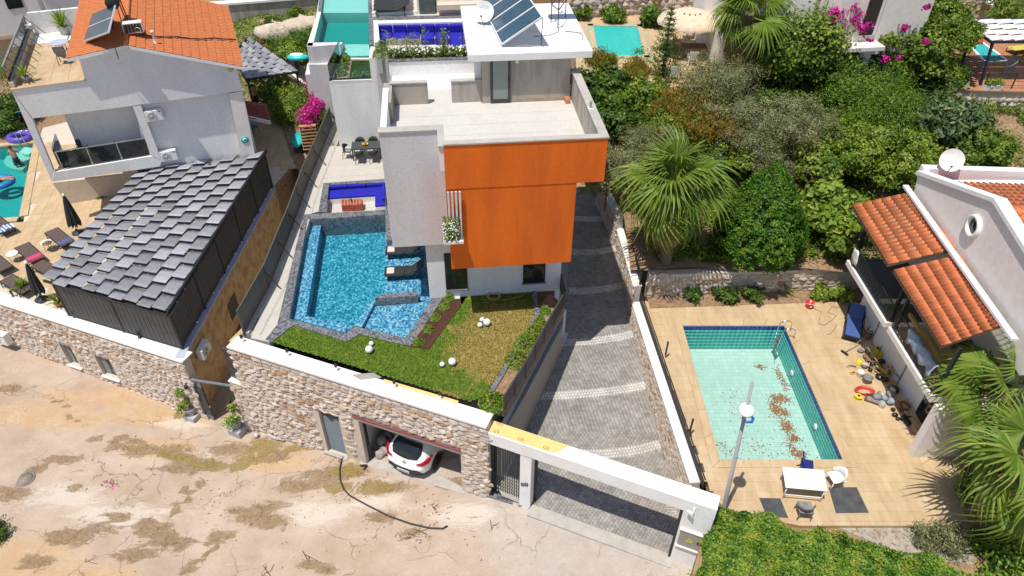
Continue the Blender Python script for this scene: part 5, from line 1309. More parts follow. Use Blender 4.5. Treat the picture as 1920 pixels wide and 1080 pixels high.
def tubchair(name,label,p,rz,mat,cat='chair',group=None):
 t=thing(name,label,cat,(0,0,0),group)
 for x in(-.2,.2):
  for y in(-.2,.2):MB().tube([(x*1.15,y*1.15,0),(x,y,.42)],[.018,.024],6).build('leg',M[mat],t)
 MB().box((0,0,.43),(.5,.48,.04)).build('seat',M[mat],t,bevel=.015)
 m=MB();n=12;vs=[]
 for i in range(n+1):
  a=math.pi*i/n;x=-.28*math.cos(a);y=.27*math.sin(a)-.02;hi=.62+.22*math.sin(a)**2
  for rr,zz in((.95,.45),(1.08,hi),(1.0,hi),(.88,.45)):vs.append((x*rr,y*rr,zz))
 fs=[(i*4+k,(i+1)*4+k,(i+1)*4+(k+1)%4,i*4+(k+1)%4)for i in range(n)for k in range(4)]+[(0,1,2,3),tuple(n*4+k for k in(3,2,1,0))]
 m.add(vs,fs,True);m.build('backrest',M[mat],t);t.location=p;t.rotation_euler.z=rz;return t
tubchair('garden_chair','white plastic tub chair at the right end of the white table',G(1562,908,ZD),R(-80),'white_plastic')
tubchair('garden_chair','grey plastic tub chair in front of the white table near the hedge',G(1504,965,ZD),R(175),'junk_grey')
t=thing('folding_chair','navy blue folding chair standing on the pool rim','chair',(0,0,0))
for x in(-.2,.2):
 MB().tube([(x,-.22,0),(x,.12,.46),(x,.2,.85)],.018,6).build('side_frame',M['navy_plastic'],t);MB().tube([(x,.24,0),(x,-.2,.44)],.016,6).build('leg',M['navy_plastic'],t)
MB().box((0,-.03,.44),(.42,.42,.03)).build('seat',M['navy_plastic'],t);MB().box((0,.18,.78),(.42,.03,.14)).build('backrest',M['navy_plastic'],t)
t.location=G(1506,884,ZD+.03);t.rotation_euler.z=R(75)
for pix,w in(([(1423,934),(1463,935),(1478,972),(1437,968)],'by the hedge beside the grey chair'),([(1553,914),(1606,914),(1629,962),(1567,963)],'beside the white tub chair')):
 c=sum((G(u,v,ZD)for u,v in pix),Vector())/4;t=thing('manhole_cover','dark square access cover set in the terrace, '+w,'manhole cover',tuple(c),'access covers in the terrace')
 q=vpoly(pix,ZD);MB().prism(ins(q,1.12),ZD-.01,ZD+.014).build('frame',M['travertine'],t);MB().prism(q,ZD,ZD+.022).build('lid',M['manhole'],t,bevel=.006)
p=G(1516,576,ZD+.02);t=thing('bucket','red plastic bucket at the edge of the pool terrace','bucket',tuple(p))
MB().lathe(tuple(p),[(.13,0),(.18,.28),(.20,.28),(.20,.31),(.165,.31),(.12,.03),(.001,.03)],20).build('body',M['red_plastic'],t);MB().tube([p+Vector((.19*math.cos(a),-.19*math.sin(a)*.4-.1,.30+.02))for a in[math.pi*i/8 for i in range(9)]],.008,5).build('handle',M['white_plastic'],t)
MB().box(p+Vector((.02,-.172,.16)),(.1,.006,.09)).build('label_patch',M['white_plastic'],t)
m=MB();m.tube([G(u,v,ZD+.02)for u,v in((1525,578),(1540,585),(1536,600),(1534,606),(1545,610),(1560,600),(1568,592),(1560,588),(1552,585),(1560,575),(1575,576),(1580,585))],.012,5)
m.tube([G(u,v,ZD+.02)for u,v in((1550,628),(1558,625),(1566,615),(1569,608))],.012,5)
tag(m.build('hose',M['junk_grey']),'thin grey hose looping on the terrace beside the blue sunbed','hose')
t=make_lounger('sunbed','blue cushioned sunbed on a black frame beside the balcony','black_metal','black_metal',None,2.0,.72,30,.34,None,True)
MB().box((-.38,0,.40),(1.22,.62,.10)).build('cushion',M['sunbed_blue'],t,bevel=.03)
mt=Matrix.Rotation(-R(30),3,'Y');MB().box(Vector((.235,0,.40))+mt@Vector((.38,0,.01)),(.74,.62,.10),mat=mt).build('back_cushion',M['sunbed_blue'],t,bevel=.03)
a=G(1593,640,ZD+.4);b=G(1606,560,ZD+.6);dd=(b-a).normalized();t.location=((a+b)/2).xy.to_3d()+Vector((.05,-.1,ZD));t.rotation_euler.z=math.atan2(dd.y,dd.x)
# clutter along the house
def junk(name,label,cat,u,v,fn):
 p=G(u,v,ZD);t=thing(name,label,cat,tuple(p));fn(t,p);return t
def crate(mat,sx,sy,h,rz):
 def f(t,p):
  m3=Matrix.Rotation(rz,3,'Z')
  MB().box(p+Vector((0,0,.02)),(sx,sy,.03),rz).build('base',M[mat],t)
  for s in(-1,1):
   MB().box(p+m3@Vector((s*sx/2,0,h/2)),(.02,sy+.02,h),rz).build('side',M[mat],t);MB().box(p+m3@Vector((0,s*sy/2,h/2)),(sx+.02,.02,h),rz).build('side',M[mat],t)
  MB().box(p+Vector((0,0,h*.4)),(sx*.8,sy*.8,h*.5),rz+.2).build('contents',M['junk_grey'],t,bevel=.03)
 return f
def lumps(mats,n,r,flat=.7,spread=.3):
 def f(t,p):
  for k in range(n):
   q=p+Vector((rnd.gauss(0,spread),rnd.gauss(0,spread),r*flat));MB().ball(tuple(q),r*rnd.uniform(.6,1.1),8,(rnd.uniform(.8,1.3),rnd.uniform(.8,1.2),flat)).build('bundle',M[mats[k%len(mats)]],t)
 return f
def tool(matH,L,head,rz,tilt=.15):
 def f(t,p):
  d=Vector((math.cos(rz),math.sin(rz),tilt)).normalized();MB().tube([p+Vector((0,0,.05)),p+Vector((0,0,.05))+d*L],.018,6).build('shaft',M[matH],t)
  MB().box(p+Vector((0,0,.05)),(.08,.34,.06)if head=='b' else(.26,.22,.03),rz).build('head',M['black_metal' if head=='b' else 'wood_yellow'],t)
 return f
def bucketf(mat,r=.15,h=.3):
 def f(t,p):MB().lathe(tuple(p),[(r*.8,0),(r,h),(r*1.08,h),(r*.95,h-.02),(r*.75,.03),(.001,.03)],16).build('body',M[mat],t);MB().tube([p+Vector((r*math.cos(a),0,h+.1*math.sin(a)))for a in[math.pi*i/8 for i in range(9)]],.006,5).build('handle',M['grey_metal'],t)
 return f
junk('coil_stack','coiled white cable lying on a box beside the blue sunbed','cable',1627,632,lambda t,p:(MB().box(p+Vector((0,0,.2)),(.4,.35,.4),.3).build('box',M['junk_brown'],t),[MB().tube([p+Vector(((.17+.02*k)*math.cos(a),(.17+.02*k)*math.sin(a),.42+.02*k))for a in[6.283*i/20 for i in range(21)]],.016,5).build('coil',M['junk_white'],t)for k in range(3)],MB().box(p+Vector((0,0,.45)),(.12,.1,.06)).build('plug_box',M['white_plastic'],t)))
junk('broom','long handled broom lying between sunbed and terrace clutter','broom',1583,663,tool('grey_metal',1.3,'b',.55,.35))
junk('tool_crate','yellow plastic crate of tools among the clutter','crate',1652,662,crate('yellow_plastic',.55,.42,.28,.5))
junk('cement_bags','grey and white cement bags piled near the sunbed','bags',1618,655,lumps(['junk_white','junk_grey'],4,.16,.6,.14))
junk('spade','spade with wooden handle lying across the clutter','spade',1662,705,tool('wood_yellow',1.35,'s',2.1,.5))
junk('shovel','broad yellow shovel lying on the rubbish heap','shovel',1675,720,tool('wood_yellow',1.1,'s',2.5,.3))
junk('rake','old wooden rake leaning across the clutter','rake',1632,690,tool('wood_dark',1.1,'b',.9,.5))
junk('paint_bucket','white paint bucket on the terrace beside the clutter','bucket',1611,705,bucketf('white_plastic',.14,.26))
junk('grey_bucket','dirty grey mortar bucket beside the white paint bucket','bucket',1624,716,bucketf('junk_grey',.19,.28))
junk('float_board','small yellow plaster float on the terrace tiles','float',1599,700,lambda t,p:(MB().box(p+Vector((0,0,.02)),(.26,.14,.02),.2).build('plate',M['wood_yellow'],t),MB().box(p+Vector((0,0,.06)),(.14,.04,.04),.2).build('handle',M['wood_dark'],t)))
junk('yellow_helmet','yellow hard hat beside the wire frame','hat',1611,680,lambda t,p:(MB().ball((p.x,p.y,p.z+.06),.14,12,(1,1,.8)).build('shell',M['yellow_plastic'],t),MB().lathe((p.x,p.y,p.z+.03),[(.14,0),(.18,0),(.18,.012),(.14,.012)],16).build('brim',M['yellow_plastic'],t)))
junk('wire_frame','bent wire frame lying on the terrace tiles','wire',1597,690,lambda t,p:[MB().tube([p+Vector((-.25+.1*k,.02*k,.03)),p+Vector((-.1+.08*k,.12,.05)),p+Vector((.2,.03*k,.04))],.008,5).build('wire',M['black_metal'],t)for k in range(3)])
junk('red_cable','heap of red electrical cable on the terrace','cable',1620,735,lambda t,p:[MB().tube([p+Vector(((.22+.03*k)*math.cos(a)*1.2,(.15+.02*k)*math.sin(a),.04+.022*k+.02*math.sin(a*3+k)))for a in[6.283*i/18 for i in range(19)]],.012,5).build('coil',M['red_plastic'],t)for k in range(5)])
junk('cable_reel','yellow plastic cable reel beside the red cable heap','reel',1608,747,lambda t,p:(MB().lathe(tuple(p+Vector((0,0,.0))),[(.15,0),(.15,.03),(.08,.03),(.08,.12),(.15,.12),(.15,.15)],16).build('spool',M['yellow_plastic'],t),MB().lathe(tuple(p+Vector((0,0,.151))),[(.05,0),(.05,.03)],10).build('knob',M['black_metal'],t)))
junk('tool_tray','open tray of red and black tools beside the sacks','tray',1640,752,crate('wood_dark',.75,.38,.1,-.5))
junk('sand_sacks','white and grey sand sacks heaped against the house','sacks',1662,745,lumps(['junk_grey','junk_brown','junk_white','bag_black','tarp_blue','junk_grey'],14,.17,.7,.3))
junk('rubble_heap','heap of dark rubbish bags and tools under the balcony','heap',1650,690,lumps(['junk_brown','bag_black','junk_grey','bag_black','junk_white'],20,.17,.6,.42))
junk('wood_offcuts','wooden offcuts on top of the rubbish heap','wood',1664,702,lambda t,p:[MB().bar(p+Vector((rnd.gauss(0,.3),rnd.gauss(0,.3),.35)),p+Vector((rnd.gauss(0,.5),rnd.gauss(0,.5),.45)),.07,.03).build('plank',M['wood' if k%2 else 'wood_yellow'],t)for k in range(7)])
junk('water_jug','clear white plastic water jug by the sand sacks','jug',1652,762,lambda t,p:(MB().lathe(tuple(p),[(.11,0),(.12,.03),(.12,.24),(.05,.32),(.035,.36)],14).build('body',M['junk_white'],t),MB().lathe(tuple(p+Vector((0,0,.36))),[(.04,0),(.04,.03)],10).build('cap',M['blue_plastic'],t)))
junk('boot_pile','pile of dark work boots at the end of the sacks','boots',1690,785,lumps(['bag_black','rubber','bag_black'],9,.15,.6,.2))
junk('basket','brown wicker basket beside the work boots','basket',1692,768,bucketf('junk_brown',.2,.3))
for i,(u,v,mt,w)in enumerate([(1722,826,'rubber','nearest the boots'),(1733,834,'rubber','second pair'),(1738,843,'black_metal','third pair'),(1742,852,'junk_white','nearest the wall corner')]):
 p=G(u,v,ZD);t=thing('pair_of_shoes',('white' if mt=='junk_white' else 'black')+' pair of shoes on the shaded terrace by the wall, '+w,'shoes',tuple(p),'shoes by the house wall')
 for s in(-.07,.07):
  q=p+Vector((s*.9,s*.5,.05));MB().ball(tuple(q),.10,8,(.55,1.3,.55)).build('shoe',M[mt],t);MB().box(q+Vector((0,0,-.035)),(.1,.26,.02)).build('sole',M['rubber'],t)
  # house on the right
hs=thing('gabled_house','white gabled house with tiled roofs and balconies beside the terrace','house',tuple(G(1812,890,ZD)))
ZBAL=.95
b0=G(1588,487,ZBAL+.25);b1=G(1660,605,ZBAL+.25)
hdir=(b0-b1);hdir.z=0;hdir.normalize();hout=Vector((-hdir.y,hdir.x,0));hout=hout if hout.x<0 else-hout
HB=Vector((b1.x,b1.y,0))
def hp(s,o,z=0):q=HB+hdir*s+hout*o;return Vector((q.x,q.y,z))
def hbox(m,s0,s1,o0,o1,z0,z1):return m.prism([tuple(hp(s,o).xy)for s,o in((s0,o0),(s1,o0),(s1,o1),(s0,o1))],z0,z1)
def hs_(u,v,o=0):p=W(u,v,hp(0,o),hp(1,o));return(p-HB).dot(hdir),p.z
S1=(b0-HB).dot(hdir)
bal=hbox(MB(),0,S1,-2.6,0,ZBAL,ZBAL+.25).build('balcony',M['house_pink'],hs,bevel=.01)
hbox(MB(),.02,S1-.02,-2.58,-.16,ZBAL+.251,ZBAL+.262).build('floor_finish',M['dark_metal'],bal)
c0=G(1657,612,ZBAL+.25);c1=G(1757,745,ZBAL+.25)
s2=(c0-HB).dot(hdir);s3=(c1-HB).dot(hdir);o2=(c0-HB).dot(hout);o3=(c1-HB).dot(hout);oo=(o2+o3)/2
bal2=hbox(MB(),s3,s2,-2.6,oo,ZBAL-.01,ZBAL+.24).build('balcony',M['house_pink'],hs,bevel=.01)
hbox(MB(),s3+.02,s2-.02,-2.58,oo-.16,ZBAL+.241,ZBAL+.252).build('floor_finish',M['travertine'],bal2)
def lattice(s0,s1,o,z0,h,parent):
 r=thing_part('railing',parent)
 for z in(z0+.06,z0+h):MB().bar(hp(s0,o,z),hp(s1,o,z),.035).build('rail',M['black_metal'],r)
 n=int(abs(s1-s0)/.115)
 for i in range(n+1):
  s=lerp(s0,s1,i/n);mdl=MB();zz=[z0+.06,z0+h*.38,z0+h*.48,z0+h*.58,z0+h]
  w=.045 if i%2 else-.045
  mdl.tube([hp(s,o,zz[0]),hp(s,o,zz[1]),hp(s+w,o,zz[2]),hp(s,o,zz[3]),hp(s,o,zz[4])],.017,4,smooth=False);mdl.build('baluster',M['black_metal'],r)
 return r
def thing_part(name,parent):
 o=MB().box(parent.location if False else(0,0,-40),(.001,.001,.001)).build(name,M['black_metal'],parent)if False else bpy.data.objects.new(name,None)
 if o.name not in col.objects:link(o,parent)
 return o
lattice(.05,S1-.05,-.10,ZBAL+.26,.82,hs)
r=lattice(s3+.1,s2-.05,oo-.10,ZBAL+.25,.85,hs)
MBr=MB();
for z in(.3,.55,.8,1.05):MBr.bar(hp(S1-.05,-.1,ZBAL+z),hp(S1-.05,-2.4,ZBAL+z),.025)
MBr.build('end_railing',M['black_metal'],hs)
for s,o in((S1-.15,-.22),(.12,-.22),(s2-.1,oo-.22),(s3+.2,oo-.22)):hbox(MB(),s-.06,s+.06,o-.06,o+.06,ZBAL+.26,3.42).build('post',M['black_metal'],hs)
hbox(MB(),s3+.25,s2-.2,oo-.5,oo-.38,ZBAL+1.0,ZBAL+1.14).build('timber_beam',M['wood_yellow'],hs)
OW=-2.62
hbox(MB(),s3-2.2,S1+.4,OW-8,OW,-2.2,5.0).build('house_wall',M['house_pink'],hs)
hbox(MB(),s3-.35,s3-.02,OW-.0,oo-.2,ZD-.1,ZBAL-.02).build('end_wall',M['house_pink'],hs)
hbox(MB(),s3+.05,S1-.2,OW+.01,OW+1.35,ZD-.1,ZBAL-.012).build('ground_wall',M['white_paint'],hs)
for k in range(3):
 s=lerp(s3+1.2,S1-1.5,k/2);hbox(MB(),s-.5,s+.5,OW+1.352,OW+1.39,ZD,ZBAL-.5).build('garden_door',M['white_enamel']if k else M['dark_glass'],hs)
 hbox(MB(),s-.56,s-.51,OW+1.352,OW+1.41,ZD,ZBAL-.45).build('door_frame',M['grey_metal'],hs)
hbox(MB(),s3+.3,s3+2.4,OW+1.36,OW+1.75,ZD-.05,ZD+.16).build('doorstep',M['travertine'],hs)
TILE=MB()
_n=6;vs=[]
for(y,zo)in((0,.02),(1.06,0)):
 for i in range(_n+1):
  x=i/_n;z=.06*math.sin(math.pi*min(1,x/.62))if x<.62 else-.018*math.sin(math.pi*(x-.62)/.38);vs.append((x,y,z+zo))
fs=[(i,i+1,_n+1+i+1,_n+1+i)for i in range(_n)]
vs+=[(x,y,z-.018)for x,y,z in vs[:_n+1]];o_=2*(_n+1)
fs+=[(i+o_,i+1+o_,i+1,i)for i in range(_n)]
TILE.add(vs,fs,True);TME=TILE.mesh('tile',M['roof_tile'])
def tiled(parent,e0,e1,t0,t1,nacross,nrow,lim=300,mass=None):
 """tiles over the plane: eave e0->e1, top edge t0->t1"""
 k=0;rest=MB();e0,e1,t0,t1=[Vector(p)for p in(e0,e1,t0,t1)]
 for i in range(nacross):
  for j in range(nrow):
   a=e0.lerp(e1,i/nacross).lerp(t0.lerp(t1,i/nacross),j/nrow);b=e0.lerp(e1,(i+1)/nacross).lerp(t0.lerp(t1,(i+1)/nacross),j/nrow)
   c=e0.lerp(e1,i/nacross).lerp(t0.lerp(t1,i/nacross),(j+1)/nrow)
   x=b-a;y=c-a;n=x.cross(y).normalized()
   if n.z<0:n=-n
   m4=Matrix((x,y,n)).transposed().to_4x4();m4.translation=a+n*(.02+rnd.uniform(-.004,.004))+x*rnd.uniform(-.02,.02)
   if k<lim:inst('tile',TME,parent,m4)
   else:rest.add([m4@v.co for v in TME.vertices],[tuple(p.vertices)for p in TME.polygons],True)
   k+=1
 if rest.v:stuff(rest.build('tile_field',mass or M['roof_tile'],parent))
ZE,ZTT=3.35,4.30
def roof(pix,ncol,nrow,seed):
 e0=G(*pix[0],ZE);e1=G(*pix[1],ZE);t0=G(*pix[2],ZTT);t1=G(*pix[3],ZTT)
 rf_=MB();rf_.add([e0,e1,t1,t0]+[p-Vector((0,0,.10))for p in(e0,e1,t1,t0)],[(0,1,2,3),(7,6,5,4),(0,4,5,1),(1,5,6,2),(2,6,7,3),(3,7,4,0)])
 o=rf_.build('lean_to_roof',M['wood_dark'],hs);tiled(o,e0,e1,t0,t1,ncol,nrow);return e0,e1,t0,t1
ra=roof([(1665,497),(1597,385),(1795,467),(1705,362)],17,6,1)
rb=roof([(1765,650),(1675,507),(1880,610),(1800,478)],20,6,2)
ga,gb,gc=G(1735,332,5.0),G(1868,385,5.0),G(1960,500,5.0)
gw0=ra[2].lerp(rb[2],0)
gA=Vector((ra[3].x,ra[3].y,0));gB=Vector((rb[2].x,rb[2].y,0));gd_=(gA-gB).normalized();gn=Vector((-gd_.y,gd_.x,0));gn=gn if gn.x<0 else-gn
off=-.28
def gpl(u,v):return W(u,v,gB+gn*off,gA+gn*off)
prof=[gpl(1716,352),gpl(1722,322),gpl(1868,374),gpl(1960,520),gpl(1940,660)]
zlow_=3.4
pts=[Vector((p.x,p.y,p.z))for p in prof]
m=MB();fr_=[Vector((pts[0].x,pts[0].y,zlow_))]+pts+[Vector((pts[-1].x,pts[-1].y,zlow_))]
def solid(fr_,depth,nm,mat,parent):
 k=len(fr_);bk=[p-gn*depth for p in fr_];m=MB();m.add(fr_+bk,[tuple(range(k)),tuple(range(2*k-1,k-1,-1))]+[(i,i+k,(i+1)%k+k,(i+1)%k)for i in range(k)]);return m.build(nm,M[mat],parent)
gwall=solid(fr_,.30,'gable_wall','house_pink',hs)
def band(a,b,drop,proud,nm):
 dn=Vector((0,0,-drop));q=[a,b,b+dn,a+dn];k=[p+gn*proud for p in q];bk=[p-gn*.34 for p in q];m=MB()
 m.add(k+bk,[(0,1,2,3),(7,6,5,4)]+[(i,i+4,(i+1)%4+4,(i+1)%4)for i in range(4)]);return m.build(nm,M['white_paint'],hs)
up_=Vector((0,0,.05))
band(pts[1]+up_,pts[2]+up_,.16,.10,'parapet_band');band(pts[2]+up_*1.02,pts[3]+up_*1.02,.16,.102,'parapet_band')
a=ra[3]+Vector((0,0,.1));b=rb[2]+Vector((0,0,.1))
m=MB();m.bar(a+gn*.05+gd_*.4,b+gn*.05-gd_*.8,.22,.10);m.build('flashing',M['white_paint'],hs)
c=gpl(1828,424);hz=gd_;vtc=Vector((0,0,1))
ring=thing_part('oval_window',hs)
m=MB();pr=[]
for(k,o_)in((1.0,.0),(1.0,.14),(.74,.14),(.74,-.02)):
 for i in range(28):a=6.283*i/28;pr.append(c+gn*o_+hz*(.42*k*math.cos(a))+vtc*(.42*k*math.sin(a)))
m.add(pr,[(q*28+i,q*28+(i+1)%28,(q+1)*28+(i+1)%28,(q+1)*28+i)for q in range(3)for i in range(28)],True);m.build('frame',M['white_paint'],ring)
m=MB();m.add([c+gn*.012+hz*(.32*math.cos(6.283*i/28))+vtc*(.32*math.sin(6.283*i/28))for i in range(28)],[tuple(range(28))]);m.build('pane',M['dark_glass'],ring)
back=-gn
r0_=pts[1]-gn*.3-Vector((0,0,.35));rr=pts[2]-gn*.3-Vector((0,0,.35));r1_=pts[3]-gn*.3-Vector((0,0,.35))
far=back*4.5
for(ea,eb,nc,nr)in((r0_,r0_+far,18,8),(r1_,r1_+far,18,9)):
 ta,tb=rr,rr+far
 m=MB();m.add([ea,eb,tb,ta]+[p-Vector((0,0,.12))for p in(ea,eb,tb,ta)],[(0,1,2,3),(7,6,5,4),(0,4,5,1),(1,5,6,2),(2,6,7,3),(3,7,4,0)]);o=m.build('main_roof',M['wood_dark'],hs)
 tiled(o,ea,eb,ta,tb,nc,nr)
pb0=gpl(1722,320);m=MB();q0=pb0-gn*.1;q1=q0+back*5+Vector((0,0,0));m.bar(q0+Vector((0,0,-.05)),q1+Vector((0,0,-.05)),.34,.5);m.build('parapet',M['white_paint'],hs)
dp=G(1776,318,pb0.z+.18);dish('satellite_dish','white satellite dish on the parapet of the gabled house',dp,.45,(-.45,-1,0),None,25,.08)
m=MB();vs=[];nx,ny=14,6
for j in range(ny):
 for i in range(nx):
  s=lerp(s2-1.1,s3+.6,i/(nx-1));zz=ZBAL+1.14-(j-1.2)*.13*(1+.25*math.sin(i*1.7));o=oo-.05+.05*math.sin(i*1.3+j)-(.1 if j==0 else 0);vs.append(hp(s,o,min(zz,ZBAL+1.16)))
m.add(vs,[(j*nx+i,j*nx+i+1,(j+1)*nx+i+1,(j+1)*nx+i)for j in range(ny-1)for i in range(nx-1)],True);o=m.build('blanket',M['tarp_blue']);sd=o.modifiers.new('s','SOLIDIFY');sd.thickness=.02
tag(o,'pale blue and navy blanket draped over the lower balcony railing','blanket')
m=MB();vs=[]
for j in range(5):
 for i in range(5):vs.append(hp(S1-.25-.12*i,-.02+.04*math.sin(i*2+j),ZBAL+1.1-.16*j))
m.add(vs,[(j*5+i,j*5+i+1,(j+1)*5+i+1,(j+1)*5+i)for j in range(4)for i in range(4)],True);o=m.build('towel',M['towel_white']);sd=o.modifiers.new('s','SOLIDIFY');sd.thickness=.02
tag(o,'white towel hung on the far end of the upper balcony','towel')
# street lamp by the hedge
lb=G(1352,975,-2.2);lt=ZA(1411,716,(lb.x,lb.y))
sl_=thing('street_lamp','leaning grey street lamp with a flat white head by the hedge','street lamp',(lb.x,lb.y,-4))
ptop=W(1411,716,(lb.x,lb.y),(lb.x+1,lb.y));phd=W(1398,762,(lb.x,lb.y),(lb.x+1,lb.y))
MB().tube([(lb.x,lb.y,-4),tuple(lb),tuple(ptop)],[.085,.08,.05],12).build('pole',M['lamp_grey'],sl_)
hc_=phd+Vector((0,-.12,-.03))
m=MB();m.lathe(tuple(hc_),[(.02,-.07),(.17,-.05),(.24,.0),(.22,.06),(.12,.10),(.01,.11)],20,axis=(0,-.35,1));hd=m.build('lamp_head',M['dish_white'],sl_)
MB().lathe(tuple(hc_+Vector((0,.02,-.075))),[(.19,-.03),(.2,.02)],18,axis=(0,-.35,1)).build('lens',M['clear_glass'],hd)
struct(MB().prism(vpoly([(1500,984),(1800,984),(1925,1080),(1925,1250),(1250,1250),(1330,960)],-2.0),-4.6,-1.95).build('hedge_bank',M['hill_earth']))
mm=MB();gwp=np.array(vpoly([(1555,985),(1800,985),(1830,1060),(1700,1040)],-1.95))
for _ in range(1700):
 p=gwp.min(0)+nrng.random(2)*(gwp.max(0)-gwp.min(0))
 if inside(np.array(p[0]),np.array(p[1]),gwp):s=rnd.uniform(.04,.11);mm.box((p[0],p[1],-1.94),(s*1.3,s,s*.6),rnd.uniform(0,3))
stuff(tag(mm.build('gravel',M['pebble']),'pale gravel strip between terrace and hedge','gravel'))
# LEFT-HAND NEIGHBOUR
ZN=-1.62
nw0=Vector((*G2(-60,548,ZN),0));nw1=Vector((*G2(341,677,ZN),0));nwd=(nw1-nw0).normalized();nwn=Vector((nwd.y,-nwd.x,0));NWL=(nw1-nw0).length
def npt(s,d=0,z=0):q=nw0+nwd*s+nwn*d;return Vector((q.x,q.y,z))
def nbox(m,s0,s1,d0,d1,z0,z1):return m.prism([tuple(npt(s,d).xy)for s,d in((s0,d0),(s1,d0),(s1,d1),(s0,d1))],z0,z1)
def nsz(u,v,d=0):p=W(u,v,npt(0,d),npt(1,d));return(p-nw0).dot(nwd),p.z
nwall=thing('stone_wall','long pale stone wall with small windows below the grey louvred pergola','wall',tuple(npt(NWL/2,0,zs(npt(NWL/2).x))))
wins=[]
for tl,br in(((107,641),(158,691)),((173,663),(229,714)),((-30,610),(16,640))):
 a=nsz(*tl);b=nsz(*br);wins.append((a[0]+.05,b[0]-.18,b[1],a[1]-.05))
holes=[]
cur=0;xs=sorted(wins)
prev=0
for a,b,c,d in xs:
 nbox(MB(),prev+.001,a,-.4,0,-6.0,ZN-.07).build('mortar_core',M['mortar'],nwall);nbox(MB(),a+.001,b-.001,-.4,0,-6.0,c).build('mortar_core',M['mortar'],nwall);nbox(MB(),a+.001,b-.001,-.4,0,d,ZN-.07).build('mortar_core',M['mortar'],nwall);prev=b;holes.append((a-.03,b+.03,c-.05,d+.05))
 w=nbox(MB(),a+.01,b-.01,-.22,-.17,c+.005,d-.005).build('window',M['dark_metal'],nwall)
 for k in range(2):nbox(MB(),lerp(a,b,k/2)+.06,lerp(a,b,(k+1)/2)-.05,-.165,-.155,c+.06,d-.06).build('pane',M['curtain' if k==0 else 'dark_glass'],w)
 nbox(MB(),a-.06,b+.08,-.1,.12,c-.055,c-.003).build('sill',M['white_stone_coping'],w)
nbox(MB(),prev+.001,NWL,-.4,0,-6.0,ZN-.07).build('mortar_core',M['mortar'],nwall)
rubble(nwall,npt(0),nwd,nwn,NWL,lambda s:zs(npt(s).x),lambda s:ZN-.11,holes,(.32,.18),.07,300,12)
nbox(MB(),-.1,NWL+.05,-.60,.07,ZN-.07,ZN).build('coping',M['white_stone_coping'],nwall,bevel=.01)
ne_=MB();ne_.prism(vpoly([(-70,540),(343,655),(516,352),(560,300),(450,130),(90,130),(75,262),(46,414),(-70,424)],ZN),-6.3,ZN-.06);ne_.prism(vpoly([(-200,264),(-10,268),(74.8,260),(89,130),(-200,140)],ZN),-6.3,ZN-.062)
struct(ne_.build('neighbour_earth',M['soil']))
nd=struct(MB().prism(vpoly([(-60,535),(338,652),(512,352),(556,298),(540,235),(430,150),(80,240),(73,264),(44,416),(-60,424)],ZN-.03),ZN-.06,ZN-.03).build('neighbour_terrace',M['mortar']))
bx=np.array(vpoly([(-60,500),(135,560),(280,300),(250,300),(80,262),(48,416),(-60,422)],ZN));pth=np.array(vpoly([(430,300),(556,320),(540,232),(500,180),(470,190),(470,280)],ZN))
ax=Vector((math.cos(R(14)),math.sin(R(14))));ay=Vector((-ax.y,ax.x));o0=Vector(G2(150,450,ZN));cnt=0;rest=MB()
for i in range(-16,24):
 for j in range(-12,34):
  w,h=.62,.62;p=o0+ax*(i*w)+ay*(j*h);c=p+ax*w/2+ay*h/2
  if not(inside(np.array(c.x),np.array(c.y),bx)or inside(np.array(c.x),np.array(c.y),pth)):continue
  q=[p+ax*.004+ay*.004,p+ax*(w-.004)+ay*.004,p+ax*(w-.004)+ay*(h-.004),p+ax*.004+ay*(h-.004)];z=ZN+rnd.uniform(-.002,.001);cnt+=1
  if cnt<=260:MB().prism([tuple(x)for x in q],z-.025,z).build('slab',M['travertine'],nd)
  else:rest.prism([tuple(x)for x in q],z-.025,z)
if rest.v:stuff(rest.build('paving_field',M['travertine'],nd))
aw=[G(341,672,ZN),G(516,352,ZN)]
t=thing('alley_wall','tan rendered wall along the alley below the louvred pergola','wall',tuple(aw[0]))
d=(aw[1]-aw[0]).normalized();nn=Vector((d.y,-d.x,0))
MB().prism([tuple(p.xy)for p in(aw[0],aw[1],aw[1]-nn*.3,aw[0]-nn*.3)],-6,ZN-.08).build('wall',M['tan_render'],t)
MB().prism([tuple(p.xy)for p in(aw[0]+nn*.05,aw[1]+nn*.05,aw[1]-nn*.32,aw[0]-nn*.32)],ZN-.08,ZN+.02).build('coping',M['lavender_metal'],t)
AD,AN=d,nn
struct(MB().prism([tuple(p.xy)for p in(aw[0]+nn*.05+Vector((0,-.5,0)),aw[1]+nn*.05,aw[1]+nn*6,aw[0]+nn*2.4+Vector((0,-.6,0)))],-6.2,-5.33).build('alley_path',M['alley_concrete']))
gp_=W(437,575,aw[0],aw[1]);s=(gp_-aw[0]).dot(d)
g_=thing('vent_grille','dark slatted vent grille low on the tan alley wall','grille',tuple(gp_))
MB().prism([tuple((aw[0]+d*x+nn*y).xy)for x,y in((s-.5,.004),(s+.5,.004),(s+.5,.03),(s-.5,.03))],gp_.z-.5,gp_.z+.5).build('backing',M['black_metal'],g_)
for k in range(8):MB().bar(aw[0]+d*(s-.5)+nn*.05+Vector((0,0,gp_.z-.45+.125*k)),aw[0]+d*(s+.5)+nn*.05+Vector((0,0,gp_.z-.45+.125*k)),.05,.03).build('slat',M['wood_dark'],g_)
